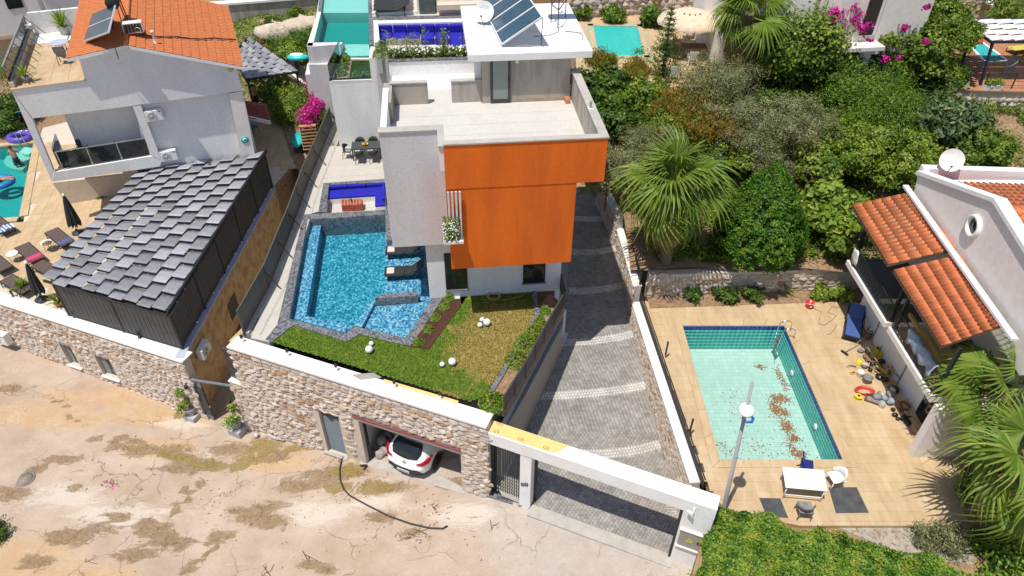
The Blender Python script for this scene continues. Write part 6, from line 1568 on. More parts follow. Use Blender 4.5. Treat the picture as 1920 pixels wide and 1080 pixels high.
def aircon(name,label,p,out,w=.82,h=.56,dp=.30,group=None,fan=True):
 t=thing(name,label,'air conditioner',tuple(p),group);out=Vector(out).normalized();al=Vector((-out.y,out.x,0));m3=Matrix((al,out,Vector((0,0,1)))).transposed();p=Vector(p)
 b=MB().box(p+out*(dp/2+.06),(w,dp,h),mat=m3).build('casing',M['white_enamel'],t,bevel=.02)
 c=p+out*(dp+.062)-al*(w*.14)
 MB().lathe(tuple(c),[(h*.40,0),(h*.42,.012),(h*.38,.018),(h*.36,.004)],24,axis=out).build('fan_ring',M['white_plastic'],t)
 MB().lathe(tuple(c),[(h*.36,.002),(.001,.004)],24,axis=out).build('fan_opening',M['black_metal'],t)
 f=MB()
 for k in range(8):a=k*math.pi/8;f.bar(c+out*.02+(al*math.cos(a)+Vector((0,0,1))*math.sin(a))*h*.38,c+out*.02-(al*math.cos(a)+Vector((0,0,1))*math.sin(a))*h*.38,.008)
 f.build('guard',M['junk_grey'],t);MB().lathe(tuple(c),[(.05,.01),(.04,.03),(.001,.032)],12,axis=out).build('hub',M['white_plastic'],t)
 MB().box(p+out*(dp+.064)+al*(w*.36)+Vector((0,0,h*.36)),(w*.16,.004,.035),mat=m3).build('name_strip',M['navy_plastic'],t)
 for s in(-.3,.3):
  q=p+al*w*s;MB().bar(q+Vector((0,0,-h/2-.02)),q+out*(dp+.05)+Vector((0,0,-h/2-.02)),.03).build('bracket',M['grey_metal'],t)
 return t
q=W(10,626,npt(0),npt(1));aircon('air_conditioner','white air conditioner on the stone wall at the picture edge',q,nwn,.95,.66,.34)
q=W(373,655,aw[0],aw[1]);aircon('air_conditioner','white air conditioner on the tan alley wall beside the gate',q,AN)
for i,(u,v)in enumerate([(25,556),(140,595),(262,634)]):
 p=G(u,v,ZN);t=thing('bollard_lamp','short dark bollard lamp on the neighbour wall coping, '+['near the potted agave','at the left post of the pergola','below the pergola panels'][i],'lamp',tuple(p),'bollard lamps on the neighbour wall')
 MB().lathe(tuple(p),[(.07,0),(.07,.012),(.05,.012),(.05,.26)],12).build('post',M['dark_metal'],t);MB().lathe((p.x,p.y,p.z+.26),[(.06,0),(.06,.08),(.05,.09)],12).build('cap',M['black_metal'],t)
 # pergola with woven louvres
pgl=thing('louvred_pergola','long dark pergola with a woven roof of grey louvre strips','pergola',tuple(G(343,655,ZN)))
ZPF,ZPB=.42,.62
pf=[G(80,522,ZPF),G(312,587,ZPF),G(498,281,ZPB),G(270,309,ZPB)]
base=[G(131,592,ZN),G(343,655,ZN),G(511,352,ZN),G(330,380,ZN)]
def rp_(s,t,z=0):return pf[0].lerp(pf[1],s).lerp(pf[3].lerp(pf[2],s),t)+Vector((0,0,z))
NS,NT_=9,13
for i in range(NS):
 for j in range(NT_):
  off=.5 if i%2 else 0
  t0=(j-off)/NT_;t1=(j+1-off)/NT_
  if t1<=0.01:continue
  jag=rnd.uniform(-.012,.012)if t0<=.02 else 0
  t0=max(t0,-.012+jag);t1=min(t1,1.0)
  if t1-t0<.01:continue
  s0=(i+.03)/NS;s1=(i+.97)/NS
  lo,hi=-.02,.13
  n=4;vs=[]
  for k in range(n+1):
   q=k/n;t=lerp(t0,t1,q);z=lerp(hi,lo,q)+.02*math.sin(math.pi*q)
   tw=rnd.uniform(-.012,.012)
   vs+=[rp_(s0,t,z+tw),rp_(s1,t,z-tw)]
  m=MB();m.add(vs,[(2*k,2*k+1,2*k+3,2*k+2)for k in range(n)],True);m.add([v-Vector((0,0,.018))for v in vs],[(2*k+2,2*k+3,2*k+1,2*k)for k in range(n)],True)
  a=len(vs);m.f+=[(0,a,a+1,1),(a-2,a-1,2*a-1,2*a-2)];m.sm+=[False]*2
  m.build('louvre',M['pergola_slat'],pgl)
  if t0>0.0:
   z=lo+.0;m=MB();m.bar(rp_(s0-.004,t0+.004,.045),rp_(s1+.004,t0+.004,.045),.05,.12);m.build('gap_shade',M['navy_beam_gap'],pgl)  # navy strip stands in for the shaded gap under each raised louvre end
for t in(0,.33,.66,1):MB().bar(rp_(.0,t,-.13),rp_(1,t,-.13),.09,.10).build('rafter',M['black_metal'],pgl)
MB().bar(rp_(1.005,0,-.02),rp_(1.005,1,-.02),.07,.2).build('edge_beam',M['black_metal'],pgl);MB().bar(rp_(0.2,0,-.1),rp_(.2,1,-.1),.08,.14).build('edge_beam',M['black_metal'],pgl)
MB().bar(rp_(.2,0.01,-.1),rp_(1,0.01,-.1),.08,.14).build('edge_beam',M['black_metal'],pgl)
def panel(a,b,n,parent,zb,zt_a,zt_b):
 """vertical boards between two posts, one board after the other"""
 a=Vector(a);b=Vector(b);d=(b-a);L=d.length;d.normalize();m=MB()
 for i in range(n):
  p=a+d*(L*(i+.5)/n);zt=lerp(zt_a,zt_b,(i+.5)/n);q0=a+d*(L*(i+.04)/n);q1=a+d*(L*(i+.96)/n)
  m.bar(Vector((q0.x,q0.y,(zb+zt)/2)),Vector((q1.x,q1.y,(zb+zt)/2)),.025+.012*(i%2),zt-zb)
 return m.build('board_panel',M['pergola_panel'],parent)
def post(p,zt):MB().bar(Vector((p.x,p.y,ZN)),Vector((p.x,p.y,zt)),.09).build('post',M['black_metal'],pgl)
f0,f1=base[0],base[1]
tz=lambda q:ZPF-.2
for k in range(2):
 a=f0.lerp(f1,k/2);b=f0.lerp(f1,(k+1)/2);panel(a,b,24,pgl,ZN+.08,ZPF-.2,ZPF-.2);post(a,ZPF-.1)
 MB().bar(V3(a,ZN+.06),V3(b,ZN+.06),.06,.04).build('bottom_rail',M['black_metal'],pgl)
s0_,s1_=base[1],base[2]
for k in range(5):
 a=s0_.lerp(s1_,k/5);b=s0_.lerp(s1_,(k+1)/5);panel(a,b,22,pgl,ZN+.12,lerp(ZPF,ZPB,k/5)-.12,lerp(ZPF,ZPB,(k+1)/5)-.12);post(a,lerp(ZPF,ZPB,k/5)-.1)
post(s1_,ZPB-.1);post(base[3],ZPB-.1)
# neighbour villa
A_=G(97,340,1.0);z58=ZA(22,168,(A_.x,A_.y));fdir=(G(160,150,z58)-G(22,168,z58));fdir.z=0;fdir.normalize();fin_=Vector((-fdir.y,fdir.x,0))
def fw(u,v,dp=0):p=W(u,v,A_+fin_*dp,A_+fin_*dp+fdir);return p
def fplate(pix,dp,th,nm,mat,parent):
 f=[fw(u,v,dp)for u,v in pix];k=len(f);bk=[p+fin_*th for p in f];m=MB();m.add(f+bk,[tuple(range(k)),tuple(range(2*k-1,k-1,-1))]+[(i,i+k,(i+1)%k+k,(i+1)%k)for i in range(k)]);return m.build(nm,M[mat],parent)
nv=thing('neighbour_villa','white gabled villa with orange tiled roof beside the louvred pergola','house',tuple(fw(300,330)))
fplate([(22,169),(160,150.5),(148,109),(237,85),(440,119),(455,170),(264,196),(248,198.5),(61,222)],0,.32,'facade','white_plaster',nv)
fplate([(22,170.5),(60,223),(101,322),(97,340)],.001,.30,'corner_column','white_plaster',nv)
fplate([(102,323),(283,293),(303,301),(300,312),(98,341)],.002,.34,'balcony_beam','white_plaster',nv)
fplate([(249,200),(264,198),(302,300),(284,292)],.001,.30,'column','white_plaster',nv)
fplate([(250,185),(452,160),(482,320),(280,330)],.36,.2,'recess_wall','white_plaster',nv)
fplate([(429,176),(455,171),(480,300),(455,305)],.003,.33,'pilaster','house_pink',nv)
fplate([(98,343),(480,300),(500,400),(160,430)],2.2,.2,'lower_wall','beige_wall',nv)
Zt=z58;e0=fw(22,169);e1=fw(447,175);hl=(e1-e0).dot(fdir)
def hq(s,o,z):q=Vector((e0.x,e0.y,0))+fdir*s+fin_*o;return Vector((q.x,q.y,z))
def hbx(m,s0,s1,o0,o1,z0,z1):return m.prism([tuple(hq(s,o,0).xy)for s,o in((s0,o0),(s1,o0),(s1,o1),(s0,o1))],z0,z1)
SLT=(fw(160,150)-e0).dot(fdir);SRT=(fw(452,170)-e0).dot(fdir);DEEP=10.0
hbx(MB(),SLT+.1,SRT,2.3,DEEP,ZN-.2,min(fw(128,106).z,fw(455,122).z)-.3).build('house_wall',M['white_plaster'],nv)
hbx(MB(),SRT-.25,SRT-.003,.6,2.299,ZN-.2,fw(455,122).z-.3).build('side_wall',M['white_plaster'],nv)
hbx(MB(),.0,SLT+.08,.33,DEEP-.5,Zt-.28,Zt-.02).build('terrace_slab',M['white_plaster'],nv)
ter_=hbx(MB(),-.04,SLT+.03,-.05,.32,Zt+.001,Zt+.04).build('terrace_edge',M['travertine'],nv)
for i in range(4):
 for j in range(9):hbx(MB(),lerp(.02,SLT,i/4)+.006,lerp(.02,SLT,(i+1)/4)-.006,.33+j*.62,.33+j*.62+.61,Zt-.018,Zt+.012+rnd.uniform(-.001,.001)).build('slab',M['travertine'],ter_)
rl=hbx(MB(),-.02,.16,.1,7.6,Zt+.01,Zt+.30).build('kerb',M['beige_wall'],nv)
hbx(MB(),-.02,.06,.1,7.6,Zt+1.02,Zt+1.08).build('hand_rail',M['junk_grey'],nv)
hbx(MB(),.0,.02,.15,7.55,Zt+.32,Zt+1.0).build('railing_glass',M['smoked_glass'],nv)
for k in range(8):MB().bar(hq(.05,.3+1.0*k,Zt+1.0),hq(.75,.3+1.0*k,Zt+.03),.03).build('brace',M['wood_dark'],nv)
hbx(MB(),.2,SLT+.6,7.55,7.75,Zt,Zt+1.1).build('rear_parapet',M['white_plaster'],nv)
zr=fw(237,83).z;zl=fw(128,106).z;zrr=fw(455,122).z
sL=(fw(128,106)-e0).dot(fdir)-.05;sC=(fw(237,83)-e0).dot(fdir);sR=(fw(455,122)-e0).dot(fdir)
pR=G(414,14,zrr);dR=(pR-e0).dot(fin_)
ov=-.32
for(sa,za,nc)in((sL,zl,26),(sR,zrr,26)):
 ea,eb=hq(sa,ov,za+.02),hq(sa,dR,za+.02);ta,tb=hq(sC,ov,zr+.06),hq(sC,dR,zr+.06)
 m=MB();m.add([ea,eb,tb,ta]+[p-Vector((0,0,.16))for p in(ea,eb,tb,ta)],[(0,1,2,3),(7,6,5,4),(0,4,5,1),(1,5,6,2),(2,6,7,3),(3,7,4,0)]);o=m.build('roof_slope',M['white_paint'],nv)
 L=(ta-ea).length;ncol=max(6,int(L/.40));nrow=int((eb-ea).length/.24);mm=MB();
 for i in range(ncol):
  for j in range(nrow):
   p=ea.lerp(ta,i/ncol).lerp(eb.lerp(tb,i/ncol),j/nrow);x=(eb-ea)/nrow;y=(ta-ea)/ncol;n=x.cross(y).normalized();n=n if n.z>0 else-n
   p=p+n*.012
   mm.add([p+n*.035,p+x*.5+n*.055,p+x*.92+n*.03,p+x*.92+y*.99+n*.0,p+x*.5+y*.99+n*.025,p+y*.99+n*.005,p,p+x*.92],[(0,1,4,5),(1,2,3,4),(6,7,2,1,0)])
 stuff(mm.build('roof_tiles',M['roof_tile_mass'],o))
m=MB();
for k in range(int((dR-ov)/.4)):m.tube([hq(sC,ov+.4*k,zr+.10),hq(sC,ov+.4*k+.42,zr+.12)],[.10,.115],8)
stuff(m.build('ridge_tiles',M['roof_tile_mass'],nv))
zb_=fw(100,322).z;B0=(fw(60,222)-e0).dot(fdir);B1=(fw(283,292)-e0).dot(fdir)
hbx(MB(),B0+.05,B1+.2,.345,2.29,zb_-.2,zb_-.01).build('balcony_floor',M['alley_concrete'],nv)
BW=(fw(150,240,2.25)-e0).dot(fdir)
hbx(MB(),BW,B1+.4,1.2,1.35,zb_,Zt-.3).build('balcony_wall',M['white_plaster'],nv)
hbx(MB(),BW-.02,BW+.1,1.36,2.29,zb_,Zt-.3).build('balcony_wall',M['white_plaster'],nv)
hbx(MB(),B0+1.3,BW-.03,2.2,2.29,zb_,Zt-.35).build('balcony_door',M['dark_glass'],nv)
hbx(MB(),B0+.9,B0+1.28,2.0,2.28,zb_,Zt-.3).build('balcony_wall',M['white_plaster'],nv)
for k in range(3):
 a=lerp(B0+.3,B1+.0,k/3);b=lerp(B0+.3,B1,(k+1)/3);hbx(MB(),a+.03,b-.03,.10,.115,zb_+.04,zb_+.92).build('balustrade_glass',M['smoked_glass'],nv)
 hbx(MB(),a-.02,a+.02,.09,.13,zb_,zb_+1.0).build('balustrade_post',M['steel'],nv)
hbx(MB(),B0+.28,B1,.085,.13,zb_+.96,zb_+1.0).build('hand_rail',M['steel'],nv)
hbx(MB(),B0+.1,B0+.14,.5,2.2,zb_+.04,zb_+.92).build('balustrade_glass',M['smoked_glass'],nv);hbx(MB(),B0+.09,B0+.15,.5,2.2,zb_+.96,zb_+1.0).build('hand_rail',M['steel'],nv)
p=fw(432,129);MB().lathe(tuple(p-fin_*.02),[(.14,0),(.14,.06),(.08,.09)],12,axis=-fin_).build('wall_lamp',M['cream_lamp'],nv)
p=fw(459,262);q=MB().lathe(tuple(p),[(.20,0),(.20,.03),(.001,.035)],24,axis=-fin_).build('round_emblem',M['turquoise_plastic'],nv);MB().lathe(tuple(p-fin_*.036),[(.10,0),(.10,.006),(.001,.007)],20,axis=-fin_).build('white_ring',M['white_enamel'],q);MB().lathe(tuple(p-fin_*.045),[(.055,0),(.055,.004),(.001,.005)],16,axis=-fin_).build('dark_centre',M['navy_plastic'],q)
ss=(fw(287,75)-e0).dot(fdir);pz=lerp(zr,zrr,(ss-sC)/(sR-sC));t=thing('roof_pipe','white vent pipe standing on the orange tiled roof','pipe',tuple(hq(ss,.6,pz)));MB().lathe(tuple(hq(ss,.6,pz)),[(.11,0),(.11,.05),(.06,.08),(.06,.62),(.075,.62),(.075,.70)],12).build('pipe',M['white_plastic'],t)
for u,v,w in((289,212,'upper one of two beside the balcony'),(316,287,'lower one of two, just above the pergola')):
 q=fw(u,v,.36);aircon('air_conditioner','white air conditioner in the villa recess, '+w,q,-fin_,group='air conditioners on the white villa')
z=lerp(zl,zr,.35)+.1;a=G(158,78,z+.05);s_=(a-e0).dot(fdir);
lowB=G(174,27,z+.05);hi=G(217,8,z+1.25)
solar('solar_collector','tilted dark solar collector on the orange tiled roof',lowB,a-lowB,hi-lowB,(a-lowB).length,(hi-lowB).length,2)
p=G(228,50,lerp(zl,zr,.95));t=thing('water_tank','black round water tank on a stand above the orange roof','water tank',tuple(p))
for dx,dy in((-.35,-.3),(.35,-.3),(.35,.4),(-.35,.4)):MB().bar(p+fdir*dx+fin_*dy,p+fdir*dx*.8+fin_*dy+Vector((0,0,1.15)),.04).build('leg',M['black_metal'],t)
MB().lathe(tuple(p-fin_*.6+Vector((0,0,1.3))),[(.02,0),(.28,.02),(.32,.08),(.32,1.35),(.28,1.4),(.02,1.42)],18,axis=fin_).build('tank',M['black_metal'],t)
p=G(253,62,zr+.08);t=thing('roof_unit','open white cooling unit on the orange roof ridge','cooling unit',tuple(p))
mr=Matrix((fdir,fin_,Vector((0,0,1)))).transposed();MB().box(p+Vector((0,0,.3)),(.9,.42,.5),mat=mr).build('casing',M['white_enamel'],t,bevel=.02);MB().box(p-fin_*.215+Vector((0,0,.3)),(.78,.01,.40),mat=mr).build('grille',M['black_metal'],t)
for k in range(6):MB().bar(p-fin_*.225+fdir*(-.35+.14*k)+Vector((0,0,.1)),p-fin_*.225+fdir*(-.35+.14*k)+Vector((0,0,.5)),.02).build('bar',M['junk_grey'],t)
for s in(-.4,.4):MB().bar(p+fdir*s+Vector((0,0,-.15)),p+fdir*s+Vector((0,0,.06)),.06,.3).build('foot',M['black_metal'],t)
MB().tube([p-fin_*.24+fdir*.2+Vector((.12*math.cos(a),0,.2+.12*math.sin(a)))for a in[6.283*i/16 for i in range(17)]],.02,6).build('hose_ring',M['junk_white'],t)
m=MB();m.tube([hq(lerp(sC,sR,k/9),1.2+2.2*(k/9)**1.5+.12*math.sin(k*2),lerp(zr,zrr,k/9)+.16)for k in range(10)],.035,6);tag(m.build('roof_cable',M['hose_black']),'thick black cable trailing across the orange roof','cable')
p=hq(SLT*.62,3.6,Zt+.015);t=thing('bistro_table','round glass bistro table on the upper roof terrace','table',tuple(p));MB().lathe(tuple(p+Vector((0,0,.70))),[(.42,0),(.44,.012),(.42,.024)],24).build('tabletop',M['lavender_metal'],t)
for k in range(4):a=k*1.57+.4;MB().tube([p+Vector((.32*math.cos(a),.32*math.sin(a),0)),p+Vector((.2*math.cos(a+.8),.2*math.sin(a+.8),.70))],.016,5).build('leg',M['black_metal'],t)
def metal_chair(name,label,p,rz,frame='black_metal',sl='rattan'):
 t=thing(name,label,'chair',(0,0,0))
 for x in(-.24,.24):MB().tube([(x,-.26,0),(x,-.24,.62),(x,.22,.60),(x,.30,.92)],.018,6).build('side_frame',M[frame],t);MB().tube([(x,.30,0),(x,.2,.42)],.018,6).build('leg',M[frame],t)
 MB().box((0,-.02,.43),(.46,.46,.03)).build('seat',M[sl],t);mt=Matrix.Rotation(R(-12),3,'X');MB().box((0,.25,.68),(.44,.025,.5),mat=mt).build('backrest',M[sl],t);t.location=p;t.rotation_euler.z=rz;return t
metal_chair('garden_chair','grey slatted garden chair on the roof terrace in front of the bistro table',hq(SLT*.66,2.6,Zt+.015),R(200),sl='junk_grey')
metal_chair('garden_chair','grey garden chair behind the bistro table on the roof terrace',hq(SLT*.8,4.6,Zt+.015),R(10),sl='junk_grey')
def pot(name,label,p,r,h,spr,n,L,mat='leaf_bright',cat='potted plant',pm='pot_grey',wd_=.035):
 t=thing(name,label,cat,tuple(p));MB().lathe(tuple(p),[(r*.75,0),(r,h),(r*1.06,h),(r*1.06,h-.04),(r*.9,h-.05),(.001,h-.06)],18).build('pot',M[pm],t)
 m=MB();V=[];F=[];T=[]
 for i in range(n):
  a=rnd.uniform(0,6.283);el=rnd.uniform(.25,1.35);d=Vector((math.cos(a)*math.cos(el),math.sin(a)*math.cos(el),math.sin(el)));side=d.cross(Vector((0,0,1))).normalized()
  b=Vector(p)+Vector((0,0,h));l=L*rnd.uniform(.7,1.1);mid=b+d*l*.55;tip=b+d*l+Vector((0,0,-l*.22*math.cos(el)));o=len(V)
  V+=[b-side*wd_*.4,b+side*wd_*.4,mid+side*wd_,mid-side*wd_,tip];F+=[(o,o+1,o+2,o+3),(o+3,o+2,o+4,o+4)];T+=[rnd.random()]*2
 V=[tuple(v)for v in V];me=MB();me.v=V;me.f=[f if f[2]!=f[3]else f[:3]for f in F];me.sm=[False]*len(F);o=me.build('leaves',M[mat],t);at=o.data.attributes.new('tint','FLOAT','FACE');at.data.foreach_set('value',np.array(T,dtype=np.float32));return t
pot('potted_palm','spiky potted plant at the back of the roof terrace',hq(SLT*.55,7.0,Zt+.015),.28,.4,0,50,1.1)
pot('potted_agave','spiky agave in a pot at the front corner of the roof terrace',hq(.55,.75,Zt+.015),.2,.25,0,36,.75)
q=hq(B0+1.3,1.0,zb_);metal_chair('balcony_chair','dark blue green chair on the shaded balcony','' or q,R(20),sl='table_grey')
t=thing('balcony_table','round dark table on the shaded balcony','table',tuple(hq(B0+1.2,.62,zb_)));p=hq(B0+1.25,.7,zb_);MB().lathe(tuple(p+Vector((0,0,.6))),[(.38,0),(.4,.012),(.38,.025)],20).build('tabletop',M['table_grey'],t);MB().lathe(tuple(p),[(.22,0),(.04,.03),(.035,.6)],12).build('pedestal',M['black_metal'],t)
# pool on the left
np_=thing('neighbour_pool','turquoise swimming pool with curved corner steps at the left edge','pool',tuple(G(10,340,ZN)))
wp_=[(-130,300),(-10,276),(63,268),(36,407),(-30,413),(-130,425)]
MB().prism(vpoly(wp_,ZN-.9),ZN-1.6,ZN-.9).build('floor',M['sea_caustic_paint'],np_)
for a,b in(((63,268),(36,407)),((36,407),(-30,413)),((-10,276),(63,268))):
 p,q=G(*a,ZN),G(*b,ZN);d=(q-p).normalized();nn=Vector((-d.y,d.x,0));c=G(-20,340,ZN);nn=-nn if nn.dot(c-p)>0 else nn
 MB().prism([tuple(x.xy)for x in(p,q,q+nn*.05,p+nn*.05)],ZN-1.6,ZN-.05).build('pool_wall',M['sea_caustic_paint'],np_)
 nseg=max(3,int((q-p).length/.8))
 for k in range(nseg):
  x0=p.lerp(q,(k+.005)/nseg);x1=p.lerp(q,(k+.995)/nseg);MB().prism([tuple(x.xy)for x in(x0,x1,x1+nn*.42,x0+nn*.42)],ZN-.2,ZN+.035).build('rim_slab',M['travertine'],np_)
cst=G(64,272,ZN);
for k in range(3):
 r=.8+.55*k;pts=[]
 for i in range(9):a=R(170+i*12.5);pts.append((cst.x+r*math.cos(a),cst.y+r*math.sin(a)))
 MB().prism([(cst.x,cst.y)]+pts,ZN-1.5-.01*k,ZN-.22-.22*k).build('step',M['pale_caustic_paint'],np_)
MB().prism(vpoly(wp_,ZN-.12),ZN-1.7,ZN-.12).build('water',M['teal_water'],np_)
# people: skin-modifier figures
def person(name,label,joints,edges,radii,root,mats,p,rz=0,extra=None):
 t=thing(name,label,'person',(0,0,0))
 me=bpy.data.meshes.new('body');me.from_pydata(joints,edges,[]);o=bpy.data.objects.new('body',me);link(o,t);me.materials.append(M['skin'])
 o.modifiers.new('skin','SKIN');sv=me.skin_vertices[0].data
 for i,r in enumerate(radii):sv[i].radius=(r,r*.85)
 sv[root].use_root=True;sb=o.modifiers.new('s','SUBSURF');sb.levels=1;sb.render_levels=2
 if extra:extra(t)
 t.location=p;t.rotation_euler.z=rz;return t
def std_person(name,label,p,rz,arms=((.22,0,1.12,.26,-.05,.86),(-.22,0,1.12,-.26,-.05,.86)),hair='hair'):
 J=[(0,0,.95),(0,.01,1.15),(0,.0,1.36),(0,0,1.48),(0,-.01,1.60),(0,-.01,1.72)];E=[(0,1),(1,2),(2,3),(3,4),(4,5)];Rr=[.145,.135,.15,.055,.085,.075]
 for s,(a)in zip((1,-1),arms):
  b=len(J);J+=[(s*.17,0,1.40),(a[0],a[1],a[2]),(a[3],a[4],a[5]),(a[3]*1.02,a[4]-.03,a[5]-.09)];E+=[(2,b),(b,b+1),(b+1,b+2),(b+2,b+3)];Rr+=[.065,.048,.035,.04]
 for s in(1,-1):
  b=len(J);J+=[(s*.09,0,.88),(s*.10,-.01,.48),(s*.10,.01,.08),(s*.11,-.13,.03)];E+=[(0,b),(b,b+1),(b+1,b+2),(b+2,b+3)];Rr+=[.10,.065,.045,.04]
 def ex(t):
  MB().ball((0,.015,1.695),.105,14,(.92,1.0,.95)).build('hair',M[hair],t)
  m=MB();m.lathe((0,0,.60),[(.01,.30),(.165,.30),(.175,.40),(.155,.42),(.01,.42)],16);
  for s in(1,-1):m.lathe((s*.095,0,.50),[(.115,0),(.115,.32)],14)
  m.build('shorts',M['shorts'],t)
  m=MB();m.tube([(0,-.09,1.60),(0,-.115,1.575)],[.018,.014],6);m.build('nose',M['skin'],t)
 return person(name,label,J,E,Rr,0,None,p,rz,ex)
std_person('person','bare chested person in dark shorts walking under the grey canopy',G(483,205,ZN),R(10))
std_person('person','person standing in the turquoise pool holding both hands to the face',G(41,322,ZN-1.0),R(200),((.30,-.12,1.22,.10,-.22,1.52),(-.30,-.12,1.22,-.08,-.22,1.52)))
p=G(2,343,ZN-.08);m=MB();m.tube([p+Vector((.62*math.cos(a),.62*math.sin(a)*.9,.06))for a in[6.283*i/24 for i in range(25)]],.16,8);tag(m.build('swim_ring',M['blue_plastic']),'blue inflatable ring floating in the turquoise pool','swim ring')
J=[(0,0,.1),(-.25,0,.12),(-.45,0,.18),(-.62,0,.24),(.3,.1,.18),(.75,.12,.1),(.3,-.1,.2),(.75,-.13,.1),(-.3,.3,.12),(-.05,.5,.08),(-.3,-.3,.12),(-.05,-.5,.08)]
def ex(t):MB().ball((-.66,0,.26),.11,12).build('hair',M['hair'],t);MB().box((.05,0,.13),(.26,.32,.2)).build('shorts',M['shorts'],t,bevel=.06)
person('person','person lying back on the blue inflatable ring in the pool',J,[(0,1),(1,2),(2,3),(0,4),(4,5),(0,6),(6,7),(2,8),(8,9),(2,10),(10,11)],[.14,.14,.12,.09,.08,.05,.08,.05,.05,.04,.05,.04],0,None,p+Vector((0,0,.05)),R(25),ex)
p=G(38,258,ZN+.12);m=MB();m.tube([p+Vector((.62*math.cos(a),.5*math.sin(a),.05))for a in[6.283*i/24 for i in range(25)]],.2,8);tag(m.build('swim_ring',M['purple_plastic']),'purple inflatable ring lying on the paving beyond the pool','swim ring')
t=thing('hand_rail','steel entry hand rail at the far side of the turquoise pool','rail',tuple(G(42,270,ZN)))
for k in(0,.35):q=G(38,271,ZN)+Vector((k,0,0));MB().tube([q,q+Vector((-.1,.1,.75)),q+Vector((.5,.75,.75)),q+Vector((.5,.75,0))],.025,6).build('rail',M['steel'],t)
t=thing('glass_fence','green wire fence behind the turquoise pool','fence',tuple(G(10,250,ZN)))
a,b=G(-40,262,ZN),G(60,236,ZN)
for k in range(5):q=a.lerp(b,k/4);MB().bar(q,q+Vector((0,0,1.1)),.06).build('post',M['yellow_cushion'],t)
MB().bar(a+Vector((0,0,1.1)),b+Vector((0,0,1.1)),.05).build('rail',M['leaf_mid']if False else M['turquoise_plastic'],t);MB().bar(a+Vector((0,0,.55)),b+Vector((0,0,.55)),.01,1.0).build('mesh_panel',M['smoked_glass'],t)
ll=None
for(ua,va,ub,vb,lab,tw_)in((36,455,76,493,'brown sun lounger with a pink towel beside the round white tables','towel_pink'),(96,432,128,458,'brown sun lounger with a navy towel beside the closed grey parasol','towel_navy'),(-20,405,25,440,'grey sun lounger with a blue and white striped towel by the pool','stripe'),(-22,478,14,508,'brown sun lounger at the left edge of the picture',None),(12,522,55,545,'bare grey sun lounger beside the agave and the wall',None),(74,496,110,515,'bare grey sun lounger half under the pergola edge',None)):
 a=G(ua,va,ZN+.3);b=G(ub,vb,ZN+.3)
 if ll is None:ll=make_lounger('sun_lounger','x','black_metal','lounger_brown',None,1.95,.68,6,.30,None,False);o=ll
 else:o=dup(ll,(0,0,0))
 c=(a+b)/2;d=(b-a);o.location=(c.x,c.y,ZN);o.rotation_euler.z=math.atan2(d.y,d.x);tag(o,lab,'sun lounger','sun loungers by the turquoise pool')
 if tw_:
  m4=Matrix.Translation((c.x,c.y,ZN))@Matrix.Rotation(math.atan2(d.y,d.x),4,'Z')
  if tw_=='stripe':
   tt_=thing('towel','blue and white striped towel on the poolside lounger','towel',(c.x,c.y,ZN+.3))
   for k in range(9):
    m=MB();m.box((.62+.05*math.sin(k),-.36+.08*k+.04,.40+.02*math.sin(k*2)),(.5,.078,.06));m.v=[tuple(m4@Vector(v))for v in m.v];m.build('stripe',M['towel_blue' if k%2 else 'towel_white'],tt_,bevel=.02)
  else:
   m=MB();n=9
   vs=[m4@Vector((.45+.5*i/n,-.33+.66*j/n,.365+.03*math.sin(i*1.9+j)*math.cos(j*1.4)))for j in range(n+1)for i in range(n+1)]
   m.add(vs,[(j*(n+1)+i,j*(n+1)+i+1,(j+1)*(n+1)+i+1,(j+1)*(n+1)+i)for j in range(n)for i in range(n)],True);q=m.build('towel',M[tw_]);sd=q.modifiers.new('s','SOLIDIFY');sd.thickness=.05
   tag(q,('crumpled pink towel on a brown lounger' if tw_=='towel_pink' else 'folded navy patterned towel on a brown lounger'),'towel')
for u,v,lab in((30,483,'round white side table between two loungers'),(93,462,'round side table carrying a straw hat')):
 p=G(u,v+6,ZN);t=thing('side_table',lab,'table',tuple(p),'round side tables by the pool');MB().lathe(tuple(p+Vector((0,0,.44))),[(.26,0),(.27,.015),(.25,.03)],20).build('tabletop',M['white_plastic'],t)
 for k in range(3):a=k*2.1;MB().tube([p+Vector((.2*math.cos(a),.2*math.sin(a),0)),p+Vector((.18*math.cos(a),.18*math.sin(a),.44))],.014,5).build('leg',M['white_enamel'],t)
p=G(88,456,ZN+.48);t=thing('straw_hat','straw sun hat lying on the round side table','hat',tuple(p));MB().lathe(tuple(p),[(.22,0),(.23,.012),(.11,.03),(.10,.10),(.06,.13),(.001,.135)],18).build('hat',M['straw'],t);MB().lathe(tuple(p+Vector((0,0,.03))),[(.113,0),(.109,.03)],18).build('band',M['black_metal'],t)
